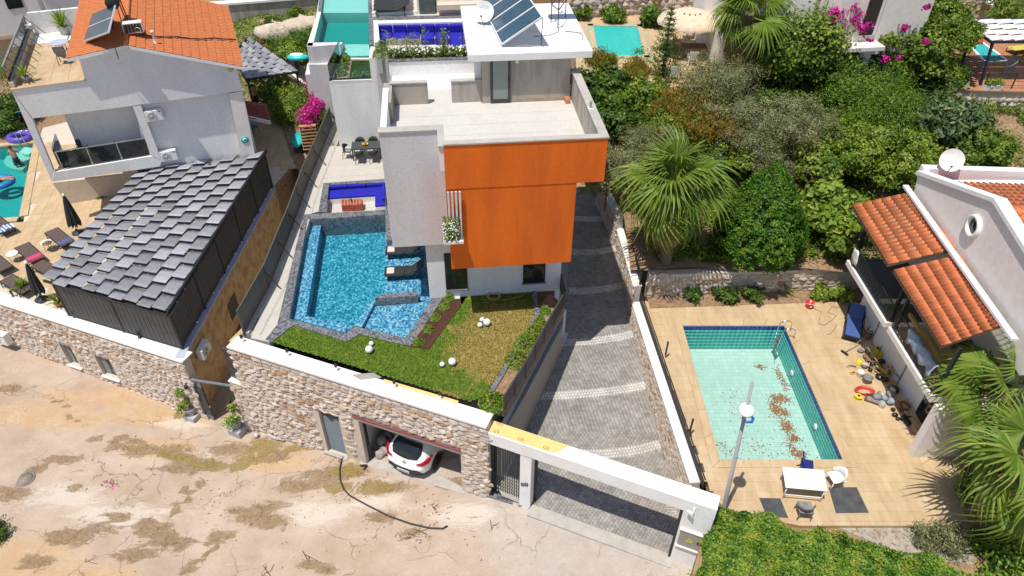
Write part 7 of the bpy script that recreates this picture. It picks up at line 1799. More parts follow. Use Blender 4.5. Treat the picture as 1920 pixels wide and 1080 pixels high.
def closed_parasol(label,ap,bs_,r,dropz):
 """folded canopy hanging from the apex round a pole"""
 b=G(*bs_,ZN);top=ZA(*ap,(b.x,b.y));t=thing('closed_parasol',label,'parasol',tuple(b),'closed parasols by the pool')
 ap=W(*ap,(b.x,b.y),(b.x+1,b.y));
 MB().tube([b,V3(ap,top)],.025,8).build('pole',M['grey_metal'],t);MB().lathe(tuple(b),[(.28,0),(.28,.06),(.06,.09),(.05,.25)],16).build('base',M['dark_metal'],t)
 n=8;m=MB();vs=[];lv=9
 for l in range(lv+1):
  q=l/lv;z=top-dropz*q
  c=ap.lerp(Vector((b.x,b.y,0)),(top-z)/(top-ZN))
  for i in range(n*4):
   a=6.283*i/(n*4);fold=.5+.5*math.cos(a*n);rr=r*(.12+.88*q**.8)*(.45+.55*fold)*(1-.12*(q>.92))
   vs.append((c.x+rr*math.cos(a),c.y+rr*math.sin(a)*.8,z-.12*fold*q))
 k=n*4;m.add(vs,[(l*k+i,l*k+(i+1)%k,(l+1)*k+(i+1)%k,(l+1)*k+i)for l in range(lv)for i in range(k)],True);m.build('canopy',M['umbrella_dark'],t)
 MB().lathe((ap.x,ap.y,top-.05),[(.06,0),(.07,.06),(.03,.12)],10).build('finial',M['white_plastic'],t)
closed_parasol('dark grey closed parasol standing between pool and pergola',(118,364),(146,437),.40,1.75)
closed_parasol('dark grey closed parasol standing by the wall and the agave',(47,490),(78,562),.34,1.7)
pot('agave_plant','spiky green agave beside the parasol and the white coping',G(45,548,ZN),.2,.18,0,60,.75,'leaf_mid','plant','terracotta',.03)
pot('agave_plant','spiky agave half hidden behind the left post of the pergola',G(112,572,ZN),.2,.18,0,40,.65,'leaf_mid','plant','terracotta',.03)
rosette('shrub','low green shrub at the foot of the white villa behind the pergola',tuple(G(190,365,ZN)),.5,.6,500,.14,.09,'leaf_mid')
# alley entrance
gd0=W(361,716,npt(0,-.5),npt(1,-.5))
hp0=G(360,775,-5.45)
al=thing('alley_gate','grey metal door standing open at the alley entrance','gate',tuple(G(400,790,-5.45)))
a=G(404,791,-5.43);b=G(372,775,-5.43);zt=ZA(372,716,(a.x,a.y))
MB().bar(V3(a,(-5.38+zt)/2),V3(b,(-5.38+zt)/2),.05,zt+5.38).build('leaf',M['gate_grey'],al);MB().bar(V3(a,(-5.2+zt-.2)/2),V3(b,(-5.2+zt-.2)/2),.07,zt+4.6).build('panel',M['dark_metal'],al)
c0=G(357,712,zt);c1=wpt(-.5,-.2,zt);MB().bar(c0,V3(c1,zt),.10,.07).build('lintel',M['gate_grey'],al)
MB().bar(V3(a,-4.4)+Vector((.05,-.06,0)),V3(a,-4.25)+Vector((.05,-.06,0)),.03).build('handle',M['steel'],al)
for(u,v,ub,vb,lab)in((357,771,362,792,'left of the open alley door'),(441,797,446,818,'right of the open alley door')):
 p=G(ub,vb,-5.44);blk=thing('plinth_block','square grey concrete block carrying a plant pot, '+lab,'block',tuple(p),'grey blocks at the alley entrance')
 MB().box(p+Vector((0,.2,.2)),(.62,.62,.40),math.atan2(wd.y,wd.x)).build('block',M['block_grey'],blk,bevel=.012)
 q=p+Vector((-.03,.24,.40));t=pot('potted_shrub','young flowering shrub in a round grey pot, '+lab,q,.27,.40,0,6,.5,'leaf_mid')
 bl=[(q.x+rnd.gauss(0,.12),q.y+rnd.gauss(0,.12),q.z+.55+.28*k,.24-.02*k,.24-.02*k,.22)for k in range(4)]
 P,N,tt=crown_points(bl,900,14,.3,.2);leaves('foliage',P,N,.085,.055,M['leaf_bright'],t,tt);P,N,tt=crown_points(bl,60,4,.5,.6);leaves('blossom',P,N,.06,.05,M['flower_white'],t,tt)
 MB().tube([q+Vector((0,0,.3)),q+Vector((.02,0,1.3))],[.02,.01],5).build('stem',M['trunk_bark'],t)
p=wpt(.12,.25,zs(wpt(.1).x));t=thing('path_light','small white dome light at the corner of the stone wall','lamp',tuple(p));MB().lathe(tuple(p),[(.11,0),(.11,.08),(.08,.1)],14).build('base',M['junk_grey'],t);MB().ball((p.x,p.y,p.z+.16),.10,14).build('globe',M['grey_plaster'],t)
m=MB()
for k in range(3):m.tube([wpt(.5+.05*k,.09,zs(wpt(.5).x)+.10+.06*k),wpt(1.0,.13,zs(wpt(1).x)+.08+.06*k),wpt(1.5-.1*k,.09,zs(wpt(1.5).x)+.12)],.03,6)
tag(m.build('water_pipes',M['grey_plaster']),'short grey water pipes along the foot of the stone wall','pipes')
for i,(u,v)in enumerate(((352,722),(434,748))):
 p=W(u,v,npt(0),npt(1))if i==0 else W(u,v,wpt(0,.02),wpt(1,.02));nr=nwn if i==0 else wnrm;t=thing('wall_light','small dark wall light beside the alley entrance, '+('left' if i==0 else 'right')+' side','lamp',tuple(p),'wall lights at the alley');MB().lathe(tuple(p+nr*.12),[(.05,-.1),(.07,-.1),(.07,.08),(.03,.1)],12).build('shade',M['black_metal'],t);MB().bar(p,p+nr*.12,.03).build('arm',M['black_metal'],t)
 # fence of the villa deck along the alley
vf=thing('board_fence','grey vertical board fence along the left edge of the villa deck','fence',tuple(G(505,540,0)))
fl=[G(458,626,.0),G(505,540,.0),G(548,430,.0),G(576,350,.0),G(624,236,.0)]
for i in range(4):
 a,b=fl[i],fl[i+1];L=(b-a).length;n=max(1,round(L/2.0))
 for k in range(n):
  p=a.lerp(b,k/n);q=a.lerp(b,(k+1)/n);panel_n=int((q-p).length/.13);d=(q-p).normalized();
  MB().bar(p+Vector((0,0,-.05)),p+Vector((0,0,1.28)),.06).build('post',M['fence_metal'],vf)
  for j in range(panel_n):
   x0=p.lerp(q,(j+.06)/panel_n);x1=p.lerp(q,(j+.94)/panel_n);MB().bar(x0+Vector((0,0,.64)),x1+Vector((0,0,.64)),.02,1.16).build('board',M['fence_metal'],vf)
  MB().bar(p+Vector((0,0,1.25)),q+Vector((0,0,1.25)),.05,.04).build('top_rail',M['fence_metal'],vf)
  MB().bar(q+Vector((0,0,.9)),q+Vector((.55,-.1,.05)),.03).build('brace',M['black_metal'],vf)
for i in range(4):
 a,b=fl[i],fl[i+1];d=(b-a).normalized();nn=Vector((d.y,-d.x,0));nn=nn if nn.x>0 else-nn
 nseg=max(2,int((b-a).length/.9))
 for k in range(nseg):
  x0=a.lerp(b,(k+.01)/nseg);x1=a.lerp(b,(k+.99)/nseg)
  MB().prism([tuple(x.xy)for x in(x0-nn*.1,x1-nn*.1,x1+nn*.20,x0+nn*.20)],-5,.05+rnd.uniform(0,.01)).build('kerb_stone',M['concrete_cap'],deck_o)
 MB().prism([tuple(x.xy)for x in(a+nn*.205,b+nn*.205,b+nn*.60,a+nn*.60)],-5,-.05).build('gutter',M['slate'],deck_o)
 MB().prism([tuple(x.xy)for x in(a+nn*.605,b+nn*.605,b+nn*.70,a+nn*.70)],-5,.02).build('kerb_edge',M['concrete_cap'],deck_o)
er=thing('end_railing','dark barred railing panel at the alley end of the board fence','railing',tuple(fl[0]));a=wpt(-.62,-.2,-.45);b=wpt(-.05,-.1,-.45)
for k in range(8):q=a.lerp(b,k/7);MB().bar(q+Vector((0,0,-1.75)),q,.03).build('bar',M['fence_metal'],er)
for z in(0,-.6,-1.2,-1.75):MB().bar(a+Vector((0,0,z)),b+Vector((0,0,z)),.03).build('rail',M['fence_metal'],er)
# BEHIND: REAR TERRACES
ZQ=4.0
rear=thing('rear_house_block','white terrace block of the rear villa with grass box on top','house',tuple(G(660,277,0)))
gb=[(617,152),(713,149),(735,109),(636,108)]
MB().prism(vpoly(gb,ZQ),-1,ZQ-.16).build('block',M['white_plaster'],rear)
q=[Vector(p)for p in vpoly(gb,ZQ)]
def rim(a,b,w,z0,z1,mat,parent,nm='rim'):
 d=(b-a).normalized();n=Vector((-d.y,d.x))*w;MB().prism([tuple(a),tuple(b),tuple(b+n),tuple(a+n)],z0,z1).build(nm,M[mat],parent)
for i in range(4):rim(q[i],q[(i+1)%4],.14,ZQ-.155,ZQ+.0,'white_plaster' if i else 'grey_plaster',rear)
inn=[tuple(p)for p in ins([tuple(x)for x in q],.90)]
struct(MB().prism(inn,ZQ-.158,ZQ-.10).build('roof_lawn_soil',M['soil']))
iw=np.array(vpoly([(655,143),(694,142),(692,112),(660,112)],ZQ));n=9000;px=nrng.uniform(iw[:,0].min(),iw[:,0].max(),n);py=nrng.uniform(iw[:,1].min(),iw[:,1].max(),n);kk=inside(px,py,iw);px=px[kk];py=py[kk];nn_=len(px)
ang=nrng.uniform(0,6.28,nn_);D=np.stack([np.cos(ang),np.sin(ang),np.zeros(nn_)],1);P=np.stack([px,py,np.full(nn_,ZQ-.11)],1);T=P+np.stack([nrng.normal(0,.03,nn_),nrng.normal(0,.03,nn_),nrng.uniform(.06,.13,nn_)],1)
stuff(tag(np_mesh('grass',np.stack([P-D*.03,P+D*.03,T],1).reshape(-1,3),np.arange(3*nn_).reshape(nn_,3),M['grass_blades'],nrng.random(nn_)),'small square of green grass on the rear terrace block','grass'))
for i,(u,v)in enumerate([(640,140),(643,130),(645,120),(648,112),(668,145),(685,145)]):
 rosette('shrub','small leafy border plant round the roof grass, '+['front left corner','second on the left edge','third on the left edge','back left corner','left one of the front edge','right one of the front edge'][i],tuple(G(u,v,ZQ-.1)),.34,.4,170,.16,.10,'leaf_mid',group='border plants of the roof lawn')
gl=thing('glass_railing','frameless glass railing round the grass on the rear block','railing',tuple(G(620,150,ZQ)))
for a,b in(((619,150),(697,147)),((619,150),(640,104))):
 p,r_=G(*a,ZQ),G(*b,ZQ);MB().bar(p+Vector((0,0,.45)),r_+Vector((0,0,.45)),.02,.9).build('pane',M['clear_glass'],gl);MB().bar(p+Vector((0,0,.02)),r_+Vector((0,0,.02)),.10,.08).build('base_channel',M['black_metal'],gl)
p=vpoly([(697,150),(737,148),(742,128),(700,128)],ZQ);zt=ZA(697,107,G2(697,149,ZQ))
MB().prism(p,ZQ-5,zt).build('pillar',M['white_plaster'],rear)
gl2=thing('glass_screen','tall clear glass screen beside the flower bed on the rear terrace','screen',tuple(G(700,105,zt)))
a=G(699,107,zt);b=G(735,104,zt);MB().bar(a+Vector((0,0,.55)),b+Vector((0,0,.55)),.03,1.1).build('pane',M['clear_glass'],gl2);MB().bar(a,b,.12,.08).build('base_channel',M['black_metal'],gl2)
tp=thing('rear_pool','teal swimming pool with pale shallow ends on the rear terrace','pool',tuple(G(645,55,ZQ)))
out=[(562,120),(600,-40),(712,-40),(712,100),(640,106),(590,106)]
tpo=[(585,82),(604,-30),(694,-30),(690,84),(697,103),(640,106),(641,82)]
MB().prism(vpoly([(578,118),(603,-40),(735,-40),(735,106),(640,107),(638,118)],ZQ-.9),-2,ZQ-1.0).build('basin',M['grey_plaster'],tp)
MB().prism(vpoly([(588,81),(600,24),(691,24),(691,84)],ZQ-.9),ZQ-1.2,ZQ-.9).build('floor',M['teal_caustic_paint'],tp)
MB().prism(vpoly([(600,24),(606,-30),(692,-30),(691,24)],ZQ-.22),ZQ-1.1,ZQ-.22).build('shallow_shelf',M['pale_caustic_paint'],tp)
MB().prism(vpoly([(645,83),(691,83),(698,104),(640,106)],ZQ-.22),ZQ-1.1,ZQ-.22).build('shallow_shelf',M['pale_caustic_paint'],tp)
def tcop(pix,mat,nm='rim'):return MB().prism(vpoly(pix,ZQ+.04),ZQ-5,ZQ+.04).build(nm,M[mat],tp)
tcop([(575,86),(596,22),(602,22),(586,86)],'white_stone_coping');tcop([(596,21.5),(602,-40),(609,-40),(602,21.5)],'grey_marble')
tcop([(575,87),(586,87),(640,83),(642,79),(578,80)],'grey_plaster');tcop([(689,-40),(700,-40),(707,84),(692,84)],'grey_marble');tcop([(640,83),(646,83),(634,108),(628,108)],'grey_marble')
MB().prism(vpoly([(584,86),(600,20),(606,-36),(693,-36),(692,84),(700,105),(640,106),(641,84)],ZQ-.08),ZQ-1.3,ZQ-.08).build('water',M['teal_water'],tp)
ladder('pool_ladder','steel ladder rail at the right side of the teal rear pool',G(699,20,ZQ),Vector((1,.1,0)),Vector((0,1,0)),3)
struct(MB().prism(vpoly([(577,118),(640,112),(640,138),(572,140)],2.0),.7,2.0).build('rear_podium',M['grey_plaster']))
ZL=7.79
bl_=thing('blue_lounge','long sunken lounge with deep blue cushions behind the flower bed','lounge',tuple(G(790,60,ZL)))
MB().prism(vpoly([(702,108),(905,104),(880,8),(700,14)],ZL-.8),2,ZL-.75).build('floor',M['terrace_tile'],bl_)
MB().prism(vpoly([(700,38),(885,33),(885,28),(699,33)],ZL),ZL-1.5,ZL).build('rim',M['grey_marble'],bl_);
MB().prism(vpoly([(704,44),(885,40),(885,34),(703,38.5)],ZL-.02),ZL-1.5,ZL-.02).build('back_wall',M['white_plaster'],bl_)
MB().prism(vpoly([(700,38),(708,38),(712,78),(702,80)],ZL),ZL-1.5,ZL-.001).build('rim',M['white_plaster'],bl_)
for k in range(6):
 a,b=lerp(709,868,k/6)+.6,lerp(709,868,(k+1)/6)-.6
 MB().prism(vpoly([(a,47.5),(b,47),(b,42),(a,42.5)],ZL-.10),ZL-.55,ZL-.10+rnd.uniform(-.01,.01)).build('back_cushion',M['cushion_blue'],bl_,bevel=.05)
 MB().prism(vpoly([(a,72),(b,71.4),(b,60),(a,60.5)],ZL-.42),ZL-.75,ZL-.42).build('seat_cushion',M['cushion_blue'],bl_,bevel=.04)
MB().prism(vpoly([(848,88),(868,87),(868,72),(846,72)],ZL-.42),ZL-.75,ZL-.421).build('seat_cushion',M['cushion_blue'],bl_,bevel=.04)
MB().prism(vpoly([(868,92),(876,92),(874,40),(868,40)],ZL-.10),ZL-.75,ZL-.10).build('back_cushion',M['cushion_blue'],bl_,bevel=.04)
MB().prism(vpoly([(724,80),(846,77),(846,73),(724,76)],ZL-.6),ZL-.75,ZL-.45).build('step',M['rough_concrete'],bl_)
fpn=thing('flower_planter','long planter of white flowers and green stems before the blue lounge','planter',tuple(G(800,105,ZL)))
MB().prism(vpoly([(726,112),(902,108),(900,98),(726,101)],ZL),ZL-.8,ZL-.12).build('soil',M['soil'],fpn)
w=[Vector(p)for p in vpoly([(728,109),(880,106),(880,99),(728,102)],ZL)]
def inq(n):s=nrng.random(n)[:,None];t=nrng.random(n)[:,None];W4=[np.array([x.x,x.y])for x in w];return(W4[0]*(1-s)+W4[1]*s)*(1-t)+(W4[3]*(1-s)+W4[2]*s)*t
n=2600;xy=inq(n);P=np.column_stack([xy,ZL-.1+.42*nrng.random(n)**1.2]);leaves('foliage',P,np.tile([0,-.3,.8],(n,1)),.13,.07,M['leaf_mid'],fpn)
n=360;xy=inq(n);P=np.column_stack([xy,ZL+.05+.33*nrng.random(n)]);leaves('blossoms',P,np.tile([0,-.6,.6],(n,1)),.11,.10,M['flower_white'],fpn)
for k in range(11):
 c=inq(1)[0];hh=rnd.uniform(.6,1.15);n=70;P=np.stack([c[0]+nrng.normal(0,.10,n),c[1]+nrng.normal(0,.08,n),ZL+.15+hh*nrng.random(n)],1);leaves('stem_foliage',P,nrng.normal(0,1,(n,3)),.12,.05,M['leaf_bright'],fpn)
 MB().tube([(c[0],c[1],ZL-.1),(c[0]+.03,c[1],ZL+.1+hh)],[.012,.006],4).build('stem',M['trunk_bark'],fpn)
rosette('potted_fern','pale green feathery plant beside the glass screen','plant' and tuple(G(716,106,ZL-.3)),.42,.85,260,.28,.05,'leaf_bright')
rd=struct(MB().prism(vpoly([(699,31),(900,27),(905,-30),(695,-30)],ZL),1,ZL-.002).build('rear_deck',M['terrace_tile']))
lt=None
for k in range(4):
 o=make_lounger('deck_lounger','x','black_metal','lounger_dark',None,1.9,.62,28,.32,None,False)if lt is None else dup(lt,(0,0,0));lt=lt or o
 o.location=G(738,27-7.5*k,ZL);o.rotation_euler.z=R(4);tag(o,'black lounger on the rear deck, '+['front one of the row','second of the row','third of the row','last of the row, at the top edge'][k],'sun lounger','loungers on the rear deck')
h2=thing('rear_villa','pinkish rear villa wall with curtained glass door behind the deck','house',tuple(G(830,24,ZL)))
a=G(783,26,ZL);b=G(905,22,ZL);d=(b-a).normalized();nn=Vector((-d.y,d.x,0))
MB().prism([tuple(x.xy)for x in(a,b,b+nn*4,a+nn*4)],2,ZL+4).build('wall',M['house_pink'],h2)
MB().prism([tuple(x.xy)for x in(a-nn*.03+d*.1,a-nn*.03+d*.95,a-nn*.004+d*.95,a-nn*.004+d*.1)],ZL+.02,ZL+2.3).build('door',M['dark_glass'],h2)
for k in range(9):x=a+d*(.15+.088*k)-nn*.06;MB().tube([V3(x,ZL+.05),V3(x,ZL+2.2)],.045,6).build('curtain',M['curtain'],h2)
MB().prism([tuple(x.xy)for x in(a-nn*.5+d*1.0,b-nn*.5,b-nn*.003,a-nn*.003+d*1.0)],ZL+.3,ZL+.55).build('canopy',M['beige_wall'],h2)
MB().prism(vpoly([(698,29.5),(783,26.5),(783,24.5),(698,27.5)],ZL),ZL-.2,ZL+.14).build('low_wall',M['white_paint'],h2)
# left rear: hill wall, rocks, second canopy, planting strip
hw0=G(385,52,1.0);hw1=G(600,34,1.0)
hw=thing('hill_wall','weathered grey concrete wall on the hill with a white top edge','wall',tuple(hw0));d=(hw1-hw0).normalized();nn=Vector((-d.y,d.x,0))
MB().prism([tuple(x.xy)for x in(hw0,hw1,hw1+nn*.5,hw0+nn*.5)],-6,ZA(470,6,W(470,30,hw0,hw1))).build('wall',M['rough_concrete'],hw)
zt=ZA(470,6,W(470,30,hw0,hw1));MB().prism([tuple(x.xy)for x in(hw0-nn*.1,hw1-nn*.1,hw1+nn*.6,hw0+nn*.6)],zt,zt+.15).build('coping',M['white_paint'],hw)
struct(MB().prism([tuple(x.xy)for x in(hw0+nn*.5,hw1+nn*.5,hw1+nn*12,hw0+nn*12)],-3,zt-.1).build('upper_ground',M['hill_earth']))
struct(sheet('hillside',-26,-11.5,44,58,.6,lambda X,Y:np.interp(Y,[44,47,51,56],[-1.9,-.9,.6,1.8])+.25*np.sin(X*1.1+Y)*np.cos(Y*.8),M['hill_earth']))
bo=thing('boulder','large pale boulder on the slope below the hill wall, left one','boulder',tuple(G(522,62,1.2)))
def boulder(t,c,r):
 m=MB();m.ball((0,0,0),1,12);m.v=[(c[0]+x*r*1.5*(1+.25*math.sin(x*5+y*3)),c[1]+y*r*(1+.2*math.cos(z*6+x*2)),c[2]+z*r*.8*(1+.22*math.sin(y*7+x*4)))for x,y,z in m.v];m.build('rock',M['boulder'],t)
boulder(bo,G(522,62,1.2),1.0);bo2=thing('boulder','large pale boulder on the slope beside the teal pool, right one','boulder',tuple(G(575,48,1.6)));boulder(bo2,G(572,50,1.6),.95)
cp=[G(432,104,1.1),G(462,148,1.1),G(560,133,1.1),G(466,68,1.1)]
cn=thing('woven_canopy','dark grey woven canopy roof between villa and hedge','canopy',tuple(G(470,150,ZN)))
for i in range(7):
 for j in range(6):
  def cat_(s,t):return cp[1].lerp(cp[2],s).lerp(cp[0].lerp(cp[3],s),t)
  off=.5 if i%2 else 0;t0=max(0,(j-off)/6);t1=min(1,(j+1-off)/6)
  if t1-t0<.03:continue
  s0=(i+.02)/7;s1=(i+.98)/7;z=.05
  m=MB();vs=[cat_(s0,t0+.01)+Vector((0,0,z)),cat_(s1,t0+.01)-Vector((0,0,.02)),cat_(s1,t1-.01)+Vector((0,0,z)),cat_(s0,t1-.01)-Vector((0,0,.02))]
  m.add(vs+[v-Vector((0,0,.02))for v in vs],[(0,1,2,3),(7,6,5,4)]+[(q,q+4,(q+1)%4+4,(q+1)%4)for q in range(4)]);m.build('louvre',M['pergola_slat'],cn)
for k in range(4):MB().bar(cp[k]-Vector((0,0,.06)),cp[(k+1)%4]-Vector((0,0,.06)),.08,.14).build('edge_beam',M['black_metal'],cn);MB().bar(cp[k].lerp(sum(cp,Vector())/4,.06)+Vector((0,0,-.1)),V3(cp[k].lerp(sum(cp,Vector())/4,.06),ZN),.09).build('post',M['black_metal'],cn)
aw_=[G(455,190,.5),G(498,196,.5),G(507,228,.2),G(463,218,.2)]
ra_=thing('door_awning','small red tiled awning with a white edge on the villa side','awning',tuple(aw_[0]))
for k in range(8):
 a=aw_[0].lerp(aw_[3],k/8);b=aw_[1].lerp(aw_[2],k/8);MB().bar(a.lerp(aw_[0].lerp(aw_[3],(k+1)/8),.5),b.lerp(aw_[1].lerp(aw_[2],(k+1)/8),.5),.36,.05).build('tile_row',M['awning_red'],ra_)
MB().bar(aw_[3]+Vector((0,-.06,-.04)),aw_[2]+Vector((0,-.06,-.04)),.1,.22).build('fascia',M['white_paint'],ra_)
metal_chair('garden_chair','blue chair in the shade below the red awning',G(476,250,ZN),R(150),'navy_plastic','blue_plastic')
st=thing('timber_steps','pale timber steps leaning beside the turquoise boat','steps',tuple(G(572,275,ZN)))
for k in range(8):a=G(562+1.2*k,236+6*k,.2-.2*k);MB().box(a+Vector((.45,0,0)),(1.0,.26,.06),R(12)).build('tread',M['wood'],st)
for s in(0,.95):MB().bar(G(562,236,.15)+Vector((s,0,0)),G(570,280,-1.3)+Vector((s,0,0)),.05,.2).build('stringer',M['wood_dark'],st)
p=G(566,278,ZN);m=MB();n=10;vs=[]
for i in range(n+1):
 x=-1+2*i/n;w=.42*(1-x*x)**.6+.01
 for k in range(7):a=math.pi*k/6;vs.append((p.x+w*math.cos(a),p.y+x*1.05,p.z+.75-.34*math.sin(a)*(1-.3*x*x)))
m.add(vs,[(i*7+k,i*7+k+1,(i+1)*7+k+1,(i+1)*7+k)for i in range(n)for k in range(6)]+[(i*7+6,i*7,(i+1)*7,(i+1)*7+6)for i in range(n)],True);bt=thing('small_boat','turquoise upturned paddle boat beside the board fence','boat',tuple(p));m.build('hull',M['turquoise_plastic'],bt)
MB().box(p+Vector((0,0,.2)),(.5,1.5,.4)).build('stand',M['dark_metal'],bt)
bt2=thing('paddle_board','green and white paddle board lying on the slatted fence top','board',tuple(G(558,107,1.4)));p=G(558,107,1.4);MB().ball(tuple(p),.5,14,(1.5,.9,.45)).build('hull',M['turquoise_plastic'],bt2);MB().ball((p.x-.05,p.y,p.z+.16),.3,12,(1.6,.9,.35)).build('stripe',M['white_plastic'],bt2)
w0=G(465,72,-.2);w1=G(620,200,-.2);d=(w1-w0).normalized()
cw=thing('cream_wall','low cream garden wall under the dark slatted fence','wall',tuple(w0));nn=Vector((-d.y,d.x,0));MB().prism([tuple(x.xy)for x in(w0,w1,w1+nn*.3,w0+nn*.3)],-3,-.2).build('wall',M['beige_wall'],cw);MB().prism([tuple(x.xy)for x in(w0-nn*.05,w1-nn*.05,w1+nn*.35,w0+nn*.35)],-.2,-.12).build('coping',M['white_stone_coping'],cw)
sf_=thing('slat_fence','dark horizontal slatted fence running up the slope to the hill wall','fence',tuple(w0));L=(w1-w0).length;npst=8
for k in range(npst+1):p=w0.lerp(w1,k/npst)+nn*.15;MB().bar(p+Vector((0,0,.05)),p+Vector((0,0,1.25)),.07).build('post',M['black_metal'],sf_)
for j in range(9):MB().bar(w0+nn*.15+Vector((0,0,.16+.125*j)),w1+nn*.15+Vector((0,0,.16+.125*j)),.025,.095).build('slat',M['dark_metal'],sf_)
struct(MB().prism(vpoly([(545,290),(565,330),(625,225),(560,140),(520,150),(520,215)],ZN),-3,ZN+.06).build('planting_bed',M['soil']))
mm=MB();gw_=np.array(vpoly([(528,215),(548,285),(566,282),(545,210)],ZN))
for _ in range(900):
 p=gw_.min(0)+nrng.random(2)*(gw_.max(0)-gw_.min(0))
 if inside(np.array(p[0]),np.array(p[1]),gw_):s=rnd.uniform(.05,.12);mm.box((p[0],p[1],ZN+.08),(s*1.3,s,s*.7),rnd.uniform(0,3))
stuff(tag(mm.build('gravel',M['pebble']),'white gravel strip beside the bougainvillea','gravel'))
# building at the upper left
nb_=thing('neighbour_building','plain white building at the upper left corner','house',tuple(G(40,95,0)))
a=G(-80,88,.5);b=G(95,62,.5);d=(b-a);d.z=0;d.normalize();nn=Vector((-d.y,d.x,0))
MB().prism([tuple(x.xy)for x in(a,b,b+nn*8,a+nn*8)],.8,9).build('wall',M['white_plaster'],nb_);MB().prism([tuple(x.xy)for x in(a+nn*1.2,b+nn*1.2-d*.5,b+nn*6-d*.5,a+nn*6)],-3,.79).build('undercroft',M['beige_wall'],nb_)
MB().prism([tuple(x.xy)for x in(a-nn*.02,b-nn*.02,b+nn*.3,a+nn*.3)],.55,.795).build('edge_beam',M['beige_wall'],nb_)
c=W(25,2,a,b);MB().bar(c-d*.5-nn*.03,c+d*.5-nn*.03,.05,1.0).build('window',M['dark_glass'],nb_)
c=W(62,50,a,b);aircon('air_conditioner','white air conditioner on the plain building behind the roof terrace',c,-nn)
c=W(56,72,a,b);tag(MB().box(c-nn*.2,(.55,.3,.8),math.atan2(d.y,d.x)).build('meter_box',M['white_enamel']),'white box on the plain building below the air conditioner','box')
c=G(82,8,4.2);
g2=thing('white_garden_wall','white boundary wall behind the roof terrace of the gabled villa','wall',tuple(G(100,40,3)));a=G(92,30,2.5);b=G(180,14,2.5);MB().bar(a,b,.3,2.6).build('wall',M['white_plaster'],g2);MB().bar(a+Vector((0,0,1.36)),b+Vector((0,0,1.36)),.45,.12).build('coping',M['white_stone_coping'],g2)
# BEHIND RIGHT: POOL TERRACE AND HOUSES
ZK=3.0
struct(MB().prism(vpoly([(1075,36),(1345,14),(1350,200),(1085,190)],ZK),0,ZK-.01).build('upper_terrace',M['travertine']))
slabs(bpy.data.objects['upper_terrace'],vpoly([(1085,188),(1345,188),(1340,20),(1078,40)],ZK),9,14,ZK+.006,.012,'travertine')
up=thing('upper_pool','bright teal pool on the upper terrace behind the trees','pool',tuple(G(1160,75,ZK)))
u_=[(1102,46),(1204,47),(1219,109),(1112,110)]
MB().prism(vpoly(u_,ZK),ZK-.5,ZK+.012).build('basin',M['teal_caustic_paint'],up)
w=[Vector(p)for p in vpoly(u_,ZK)]
for i in range(4):rim(w[i],w[(i+1)%4],-.35,ZK-.2,ZK+.05,'travertine',up,'rim_slab')
for i in range(4):rim(w[i],w[(i+1)%4],.04,ZK,ZK+.046,'teal_caustic_paint',up,'lining')
MB().prism(vpoly(u_,ZK+.04),ZK-.3,ZK+.04).build('water',M['teal_water'],up)
ladder('pool_ladder','steel ladder at the far corner of the upper teal pool',G(1210,50,ZK),Vector((1,0,0)),Vector((.1,1,0)),3)
tw0=G(1060,36,ZK);tw1=G(1400,14,ZK);d=(tw1-tw0).normalized();nn=Vector((d.y,-d.x,0));L=(tw1-tw0).length
tw_=thing('terrace_wall','rough yellowish stone terrace wall behind the upper teal pool','wall',tuple(tw0));MB().prism([tuple(x.xy)for x in(tw0,tw1,tw1-nn*.6,tw0-nn*.6)],0,ZK+3.4).build('mortar_core',M['mortar'],tw_)
rubble(tw_,Vector((tw0.x,tw0.y,0)),d,nn,L,lambda s:ZK+.1,lambda s:ZK+3.3,[],(.62,.42),.16,220,41)
struct(MB().prism([tuple(x.xy)for x in(tw0-nn*.6,tw1-nn*.6,tw1-nn*14,tw0-nn*14)],-2,ZK+3.3).build('upper_hill',M['hill_earth']))
p=G(1282,100,ZK);t=thing('garden_parasol','large cream parasol with scalloped edge on the upper terrace','parasol',tuple(p));top=ZA(1282,14,(p.x,p.y));MB().tube([p,V3(p,top)],.035,8).build('pole',M['white_enamel'],t)
m=MB();n=40;vs=[];rr=1.95
for l,(r,z)in enumerate(((.02,0),(.5,-.10),(1.0,-.26),(1.5,-.45),(rr,-.66),(rr*1.0,-.86))):
 for i in range(n):
  a=6.283*i/n;sc=1-.04*abs(math.sin(a*4));zz=z-(.06*abs(math.sin(a*4))if l==4 else 0)+(.06*math.cos(a*16)if l==5 else 0);vs.append((p.x+r*sc*math.cos(a),p.y+r*sc*math.sin(a),top+zz))
m.add(vs,[(l*n+i,l*n+(i+1)%n,(l+1)*n+(i+1)%n,(l+1)*n+i)for l in range(5)for i in range(n)],True);m.build('canopy',M['umbrella_beige'],t)
for k in range(4):a=.4+.45*k;MB().box((p.x+.75*math.cos(a+3.6),p.y+.75*math.sin(a+3.6),top-.13),(.12,.07,.02),a).build('vent_flap',M['wood_dark'],t)
p=G(1292,108,ZK);t=thing('garden_table','wooden garden table under the cream parasol','table',tuple(p));MB().box(p+Vector((.2,0,.72)),(1.5,.9,.05)).build('tabletop',M['wood_dark'],t)
for x in(-.5,.9):
 for y in(-.4,.4):MB().bar(p+Vector((x,y,0)),p+Vector((x,y,.7)),.06).build('leg',M['wood_dark'],t)
for k,(u,v,rz,w)in enumerate([(1267,88,R(90),'left of the table, with a red cushion'),(1285,72,R(0),'behind the table'),(1297,72,R(0),'behind the table beside the palm'),(1296,122,R(180),'in front of the table')]):
 c=metal_chair('garden_chair','white wooden garden chair under the cream parasol, '+w,G(u,v,ZK),rz,'white_enamel','white_enamel' if k else 'red_plastic')
